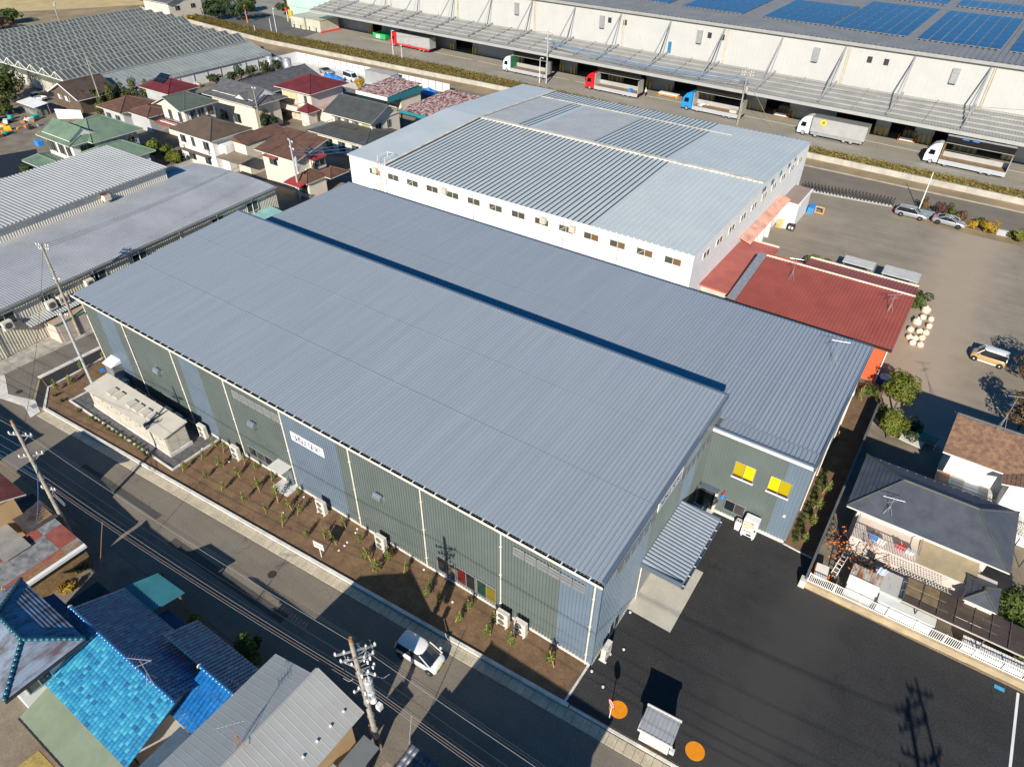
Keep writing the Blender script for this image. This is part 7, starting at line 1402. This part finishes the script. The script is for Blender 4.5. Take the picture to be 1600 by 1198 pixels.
al = thing('alarm_light', 'red and blue alarm light on the annex wall', 'lamp', (2.2,18.1,2.6)); MB().box(-.12,.12,-.2,.1,-.5,-.1).build('blue_box', m_blue, al); MB().cyl(0,-.05,-.1,.2,.1,.08,10).build('red_lens', m_red, al)
# boundary wall and retaining wall with railing
bw = thing('boundary_wall', 'dark block boundary wall between the annex strip and the slate-roofed house', 'wall', (0,0,0))
for k in range(12): y = 15.05+k*2; MB().box(10.1,10.24,y,y+1.985,0,1.75).build('wall_panel', mat('dark_block', (.075,.08,.085), .8, 0, .15, 1), bw); MB().box(10.08,10.26,y,y+1.985,1.75,1.82).build('coping', mat('coping_dark', (.12,.13,.14), .7, 0, .1, 1), bw)
rw = thing('retaining_wall', 'low tan retaining wall at the back edge of the black lot', 'wall', (0,0,0)); m_tan = mat('tan_concrete', (.46,.36,.23), .85, 0, .12, .9)
for k in range(8): x = 10.0+k*1.9; MB().box(x,x+1.89,14.95+.03*k,15.3+.03*k,0,.55).build('wall_block', m_tan, rw)
MB().box(9.85,10.3,14.75,15.3,0,.8).build('end_block', m_concl, rw)
rl = thing('white_railing', 'white metal railing on top of the tan retaining wall', 'railing', (0,0,0)); bal = mesh('baluster', MB().box(-.02,.02,-.012,.012,0,.9), m_white)
for k in range(1,118): x = 10.35+k*.128; part('baluster', bal, None, rl, (x,15.2+.016*(x-10),.58))
for z in (.6,1.46): MB().bar((10.3,15.2,z),(25.4,15.44,z),.05,.05).build('rail', m_white, rl)
for k in range(9): x = 10.35+k*1.86; MB().box(x-.035,x+.035,15.16+.016*(x-10),15.23+.016*(x-10),.55,1.55).build('post', m_white, rl)
# yard of the slate house: ladder, sheds, carport
ld = thing('ladder', 'aluminium ladder leaning among the fruit tree branches', 'ladder', (11.8,16.7,0), -.16); 
for s_ in (-.2,.2): MB().bar((s_,0,.4),(s_,3.0,2.1),.05,.08).build('stile', m_white, ld)
for k in range(10): MB().bar((-.2,.15+k*.3,.5+k*.17),(.2,.15+k*.3,.5+k*.17),.05,.04).build('rung', m_white, ld)
s1 = thing('rusty_roof_shed', 'small shed with rust-streaked sheet roof by the railing', 'shed', (13.8,16.4,0)); MB().box(-.95,.95,-.75,.75,0,1.9).build('wall', m_white_w, s1); MB().corr((-1.05,-.1,2.1),(2.1,0,0),(0,1.0,.15),.2,.03).build('rust_sheet', mat('streaked_sheet', (.40,.37,.33), .7, 0, .4, 2, (.24,.09,.04), 4, 0, (1,.2,1), .4, (.42,.58)), s1); MB().slab([(-1.05,-.95,1.95),(1.05,-.95,1.95),(1.05,-.12,2.05),(-1.05,-.12,2.05)],.06).build('white_sheet', m_white, s1)
s2 = thing('grey_slab_roof', 'pale grey slab roof littered with leaves behind the rusty shed', 'shed', (15.3,16.7,0)); MB().slab([(-.8,-.6,2.0),(1.2,-.6,2.0),(1.2,1.5,2.05),(-1.1,1.5,2.05)],.1).build('roof', mat('lichen_slab', (.42,.42,.40), .8, 0, .2, 3, (.22,.20,.17), 4, 0, (1,1,1), .3, (.3,.42)), s2); MB().box(-1,1.1,-.5,1.4,0,1.9).build('wall', m_grey_w, s2)
s3 = thing('white_flat_shed', 'long white flat shed roof directly behind the railing', 'shed', (16.9,15.95,0)); MB().slab([(-1.9,-.5,1.6),(1.9,-.5,1.6),(1.9,.25,1.66),(-1.9,.25,1.66)],.08).build('roof', mat('white_slab', (.62,.63,.61), .6, 0, .05, 1), s3); MB().box(-1.8,1.8,-.4,.2,0,1.52).build('wall', m_white_w, s3)
cpk = thing('carport', 'brown translucent carport roof with grid frame at the right edge', 'carport', (0,0,0)); m_poly = mat('smoked_sheet', (.085,.062,.05), .35, 0, .1, 1)
for i in range(9):
    for j in range(3): MB().box(16.4+i*1.1,17.46+i*1.1,15.75+j*.8,16.52+j*.8,2.3+.04*j,2.33+.04*j).build('panel', m_poly if i > 1 or j == 0 else mat('tan_poly', (.24,.18,.10), .4, 0, .15, 2), cpk)
for i in range(10): MB().bar((16.37+i*1.1,15.7,2.36),(16.37+i*1.1,18.2,2.48),.06,.06).build('rafter', mat('carport_frame', (.10,.08,.065), .6), cpk)
MB().bar((16.3,15.7,2.34),(26.2,15.7,2.34),.08,.08).build('front_beam', m_beige, cpk)
for x in (17.4,21.6,25.8): MB().box(x,x+.08,15.75,15.83,0,2.3).build('post', MATS['carport_frame'], cpk)
wr_ = thing('white_ribbed_box', 'white ribbed storage box under the carport front', 'box', (22.6,15.9,0)); MB().corr((-1.9,-.3,.95),(3.8,0,0),(0,.9,.05),.18,.03).build('lid', m_white, wr_); MB().box(-1.85,1.85,-.28,.58,0,.93).build('body', m_white, wr_)
tr = thing('lattice_trellis', 'white diamond lattice trellis along the slate house terrace', 'trellis', (16.6,18.6,2.2)); 
for k in range(20): a = -1.9+k*.2; MB().bar((a,-.25,0),(a+.55,.25,.75),.03,.02).build('slat', m_beige, tr); MB().bar((a+.55,-.27,0),(a,.23,.75),.03,.02).build('slat', m_beige, tr)
hang = [(13.0,19.9,m_blue,'blue cloth hanging on the slate house balcony'),(13.6,19.8,m_white,'white towel on the slate house balcony'),(14.9,20.1,m_red,'red garment drying on the slate house balcony'),(15.6,20.0,m_white,'white sheets drying at the right of the balcony'),(14.3,16.95,plain('pale_blue_cloth', (.45,.5,.62), .8),'pale blue jeans-like cloth hung under the fruit tree')]
for x, y, m, l in hang:
    s = MB(); n = 6
    for k in range(n): s.quad((x+k*.1,y+.05*sin(k*1.7),2.6),(x+.1+k*.1,y+.05*sin(k*1.7+1.7),2.6),(x+.12+k*.1,y-.25+.06*sin(k*2+1.7),3.55),(x+.02+k*.1,y-.25+.06*sin(k*2),3.55))
    o = s.build('laundry', m); md = o.modifiers.new('thick','SOLIDIFY'); md.thickness = .02; tag(o, l, 'laundry')
om = thing('orange_pots', 'orange planter box beside the ladder', 'planter', (11.2,16.9,0)); MB().box(-.6,.6,-.3,.3,0,.4).build('box', m_orange, om); MB().box(-.5,.5,-.22,.22,.4,.42).build('soil', m_soil, om)
wb2 = thing('white_board_stack', 'grey-white boards with orange edge beside the boundary wall', 'boards', (10.95,16.2,0), .1); MB().slab([(-.4,-.6,.9),(.5,-.6,.9),(.5,.7,1.1),(-.4,.7,1.1)],.08).build('board', m_offw, wb2); MB().box(-.45,-.4,-.6,.7,0,1.0).build('edge', m_orange, wb2)
gp = [(10.98, 15.77, 0.00),(12.14, 15.87, 0.00)]
for i, p in enumerate(gp): bush('green plant behind the railing, %s one' % ('left','right')[i], p[0], 16.1, .8, .55, LY, 600+i, 400, .08)
# white bags beside the office, slabs
m_bag = mat('bulk_bag', (.74,.66,.58), .8, 0, .12, 3, (.66,.45,.28), 3)
def bag(seed, r, h):
    rng = random.Random(seed); n = 10; rings = []
    for z, k in ((0,.9),(.2,1.05),(.5,1.0),(.72,.92),(.8,.6),(.84,.28),(1.0,.2),(1.06,.3)): rings.append([(cos(2*pi*i/n)*r*k*rng.uniform(.82,1.15), sin(2*pi*i/n)*r*k*rng.uniform(.82,1.15), z*h*rng.uniform(.92,1.06)) for i in range(n)])
    return loft(rings)
for i, p in enumerate(((10.50, 63.40, 0.00),(10.50, 61.64, 0.00),(10.08, 59.96, 0.00),(11.34, 61.71, 0.00),(11.43, 59.89, 0.00),(9.75, 57.87, 0.00),(10.69, 58.04, 0.00),(11.36, 58.18, 0.00),(9.94, 56.04, 0.00),(10.54, 56.15, -0.00),(11.18, 56.76, 0.00),(10.47, 54.99, 0.00),(11.27, 55.08, 0.00))):
    o = bag(700+i, .5 if i in (0,2) else .36, .9 if i in (0,2) else .62).build('bulk_bag', m_bag, None, True, (p[0]+.5,p[1]+.2,.0)); tag(o, 'white tied sack in the heap beside the red office, %s counted from its far end' % ORD(i+1), 'sack', 'white sacks')
for i, (p, m, l) in enumerate((((9.50, 45.57, -0.00),m_navy,'navy and white striped sack near the orange wall'),((10.80, 46.08, -0.00),plain('red_weave', (.5,.16,.12), .8),'red and white striped sack near the orange wall'),((11.54, 39.44, 0.00),plain('blue_sheet', (.30,.38,.5), .6),'grey-blue covered heap under the round tree'),((12.33, 39.65, 0.00),m_bag,'cream sack under the round tree'))):
    o = bag(740+i, .75, .9).build('sack', m, None, True, (p[0]+.2,p[1],0)); tag(o, l, 'sack')
    if i < 2: o2 = bag(740+i, .5, .35).build('lining', m_white, o, True, (0,0,.68))
for i, (a, b_, l) in enumerate((((-.2,67.3),(3.6,69.2),'grey slab roof behind the red office, left one'),((4.7,67.0),(9.0,69.4),'grey-white slab roof behind the red office, right one'))):
    t = thing('bicycle_shelter', l, 'shelter', (0,0,0)); MB().slab([(a[0],a[1],1.9),(b_[0],a[1],1.9),(b_[0],b_[1],2.0),(a[0],b_[1],2.0)],.1).build('roof', mat('pale_slab', (.50,.50,.49), .7, 0, .08, 1), t)
    for x in (a[0]+.1,b_[0]-.2): MB().box(x,x+.1,a[1]+.8,a[1]+.9,0,1.9).build('post', m_galv, t)
gd = thing('green_sports_mat', 'green sheet and pale board at the edge of the house shadow', 'sheet', (14.6,37.4,0), -.15); MB().box(-1.1,1.3,.2,1.2,.7,.75).build('green_sheet', plain('sheet_green', (.01,.14,.10), .5), gd); MB().box(-1.6,.4,-.9,.2,.3,.36).build('board', m_offw, gd); MB().box(-1.1,-1.05,.2,1.2,0,.7).box(1.25,1.3,.2,1.2,0,.7).build('frame', m_white, gd)
bx_ = thing('brick_hut', 'small dark hut with brown roof between the shingle house and the slate house', 'hut', (15.0,28.6,0)); MB().box(-1.1,1.1,-1.3,1.3,0,2.2).build('wall', m_dark, bx_); MB().slab([(-1.3,-1.5,2.4),(1.3,-1.5,2.3),(1.3,1.5,2.3),(-1.3,1.5,2.4)],.1).build('roof', r_shing, bx_)
# expanding gate and posts at the back road
ga = thing('folding_gate', 'long black expanding lattice gate between the back lot and the back road', 'gate', (-12.3,93.6,0), atan2(1.5,13.6)); n = 26; dx = 13.6/n; gm_ = plain('gate_black', (.02,.02,.022), .5)
for i in range(n+1): MB().box(i*dx-.05,i*dx+.05,-.25,-.18,.05,1.5).build('upright', gm_, ga)
for i in range(n): MB().bar((i*dx,-.2,.15),((i+1)*dx,.15,1.35),.05,.05).build('lattice_bar', gm_, ga); MB().bar((i*dx,.15,1.35),((i+1)*dx,-.2,.15),.05,.05).build('lattice_bar', gm_, ga)
MB().box(0,13.6,-.5,.4,0,.03).build('track', m_concl, ga)
for i, (x, y, l) in enumerate(((6.2,94.2,'low teal wall segment behind the silver estate car'),(8.6,94.0,'low teal wall segment behind the silver coupe'),(16.8,93.2,'pale blue-grey box between the golden and green bushes'))): tag(MB().bbox(x-1,x+1,y,y+.5,0,.8,.03).build('wall_segment', plain('teal_wall', (.13,.20,.21), .7) if i < 2 else m_grey_w), l, 'wall')
# car park fence, tarps
fp = thing('panel_fence', 'white sheet panel fence around the small car park', 'fence', (0,0,0)); mp_ = mat('panel_white', (.66,.66,.65), .5, .1, .05, 1)
for i in range(25): x = -143.5+i*2.0; MB().box(x,x+1.97,102.2,102.28,0,2.0).build('panel', mp_, fp); MB().box(x-.04,x+.04,102.05,102.2,0,2.1).build('post', m_galv, fp)
for i in range(5): y = 92.2+i*2.0; MB().box(-143.6,-143.52,y,y+1.97,0,2.0).build('panel', mp_, fp)
sheet('car_park', [(-143.4,92),(-104,92),(-104,102.1),(-143.4,102.1)], .01, m_concl, 'pale concrete car park behind the houses')
wx = thing('grey_container', 'grey storage container beside the white van', 'container', (-111.2,99.3,0)); MB().box(-4,4,-1.4,1.4,0,2.5).build('body', m_dgrey, wx); MB().box(-4.1,4.1,-1.5,1.5,2.5,2.6).build('roof', mat('cont_roof', (.42,.41,.40), .6), wx)
wx2 = thing('white_tool_locker', 'white tool locker at the end of the grey container', 'locker', (-104.6,97.6,0)); MB().box(-1.3,1.3,-1,1,0,2.3).build('body', m_white, wx2); MB().box(-1.4,1.4,-1.1,1.1,2.3,2.38).build('lid', m_galv, wx2)
for i, (x, y, l) in enumerate(((-123.4,94.4,'blue tarpaulin heap left of the white van'),(-120.6,93.8,'blue tarpaulin heap in front of the white van'),(-101.2,98.2,'blue tarpaulin heap right of the white locker'),(-96.6,98.6,'low blue tarpaulin beside the rusty shed'))):
    o = bag(800+i, 1.4, 1.3).build('tarpaulin_heap', m_blue, None, True, (x,y,0)); o.scale = (1.3,1,1); tag(o, l, 'tarpaulin')
for i in range(3): tag(MB().cyl(0,0,0,3.4,1.0,None,16).cyl(0,0,3.4,3.7,1.0,.4,16).build('storage_tank', m_galv, None, True, (-139.5+i*2.4,95.6+.6*i-5,0)), 'grey cylindrical tank, %s of three by the greenhouse end' % ('left','middle','right')[i], 'tank', 'cylindrical tanks')
# junk yard at far left: heaps of crates, tubs, sheets
JC = [m_blue,m_orange,m_white,plain('junk_teal', (.03,.35,.30), .6),m_rusty,m_beige,m_dark,m_galv,m_yel]
JN = ['blue','orange','white','teal','rusty','beige','black','grey','yellow']
jl = []
for i in range(46):
    rng = random.Random(900+i); x = -150+rng.uniform(-9,7); y = 33+rng.uniform(-5,6); k = rng.randrange(9); s_ = rng.uniform(.3,.8)
    if i % 3: o = MB().bbox(-s_,s_,-s_*.6,s_*.6,0,s_*rng.uniform(.5,1.3),.05).build('junk_crate', JC[k])
    else: o = MB().cyl(0,0,0,s_*1.2,s_*.6,s_*.7,10).build('junk_tub', JC[k])
    o.location = (x,y,0); o.rotation_euler = (rng.uniform(-.2,.2),rng.uniform(-.2,.2),rng.uniform(0,3)); jl.append((JN[k]+(' crate' if i % 3 else ' tub'), x+y*.8, o))
for kind in sorted(set(j[0] for j in jl)):
    for n_, (k_, _, o) in enumerate(sorted([j for j in jl if j[0] == kind], key=lambda q: q[1])): tag(o, '%s %s counted from the left in the junk heap beyond the green-roofed house' % (ORD(n_+1), kind), 'junk', 'junk heap '+kind+'s')
for i, (x, y, m, l) in enumerate(((-117.3,13.4,m_blue,'blue crate by the garden hut'),(-116.2,15.2,JC[3],'green tub by the garden hut'),(-114.6,12.6,m_red,'red crate by the garden hut'),(-119.5,26.2,m_blue,'blue bucket hanging at the green-roofed house'))): o = MB().bbox(-.6,.6,-.5,.5,0,.8,.05).build('crate', m, None, False, (x,y,0 if i < 3 else 4.2)); tag(o, l, 'crate')
for i in range(14):
    rng = random.Random(950+i); o = bag(960+i, rng.uniform(.5,.8), rng.uniform(.8,1.3)).build('sack', m_bag, None, True, (-142.2+rng.uniform(-.6,1.2),62+i*.75,0)); tag(o, 'cream sack piled along the film greenhouse wall, %s counted from its left end' % ORD(i+1), 'sack', 'sacks by the film greenhouse')
# against the old warehouse wall: units, awning, lockers
lk = thing('pink_storage_hut', 'pinkish storage hut with two doors against the warehouse wall', 'hut', wloc(1.2,5.0), -WA); MB().box(-1.2,1.0,-2.2,2.4,0,2.3).build('wall', mat('hut_pink', (.60,.49,.42), .6, 0, .05, 1), lk); MB().slab([(-1.3,-2.3,2.5),(1.1,-2.3,2.4),(1.1,2.5,2.4),(-1.3,2.5,2.5)],.08).build('roof', mat('hut_roof', (.48,.36,.24), .6, 0, .1, 2), lk); MB().box(1.05,1.12,-2.3,2.5,2.3,2.45).build('green_rim', plain('rim_green', (.08,.30,.2), .5), lk)
for y in (-1.9,.3): MB().box(1.0,1.04,y,y+1.9,.1,2.1).build('door', MATS['hut_pink'], lk)
aw = thing('ribbed_awning', 'grey ribbed awning along the warehouse wall behind the pole', 'awning', wloc(0,6.5), -WA); MB().corr((-.35,-5.5,3.1),(0,11,0),(1.5,0,-.35),.3,.05,(0,0,1)).build('sheet', m_oldr2, aw)
for y in (-5.3,0,5.3): MB().bar((-.3,y,2.3),(1.1,y,2.7),.06,.06).build('bracket', m_galv, aw)
for i, (x, y, z) in enumerate(((.2,4.2,3.2),(.2,5.6,3.2),(.2,-.6,3.2),(.2,9.0,3.6),(.2,29.5,2.2),(.2,31.0,2.2))):
    t = thing('outdoor_unit', 'cream outdoor unit on the warehouse wall, %s counted from the left' % ORD(1+[(-.6),4.2,5.6,9.0,29.5,31.0].index(y)), 'air conditioner', wloc(x,y,z), -WA, 'outdoor units of the warehouse'); MB().bbox(-.3,.3,-.5,.5,0,.95,.02).build('casing', MATS['ac_cream'], t); MB().tube((.3,0,.48),(.31,0,.48),.36,None,16).build('fan_opening', MATS['fan_dark'], t); MB().box(-.5,.3,-.55,.55,-.06,0).build('shelf', m_galv, t)
ta = thing('teal_lean_to', 'pale teal lean-to roof at the north end of the warehouse', 'shed', wloc(1.5,33.0), -WA); MB().corr((-1.8,-3.4,2.9),(0,7.5,0),(3.4,0,-.4),.3,.04,(0,0,1)).build('roof', mat('pale_teal', (.22,.42,.42), .5, 0, .08, 1), ta); MB().box(-1.7,1.4,-3.2,3.9,0,2.4).build('wall', m_grey_w, ta)
stp_ = thing('black_van_shed', 'dark open shelter with stacked poles beside the side road', 'shelter', (-64.6,9.6,0)); MB().box(-1.6,1.4,-2,2.2,0,2.2).build('cover', mat('black_cover', (.02,.022,.025), .6), stp_)
for k in range(3): MB().bar((1.7+.2*k,-3,.1+.02*k),(1.7+.2*k,2,.1+.02*k),.12,.08).build('pole', m_beige, stp_)
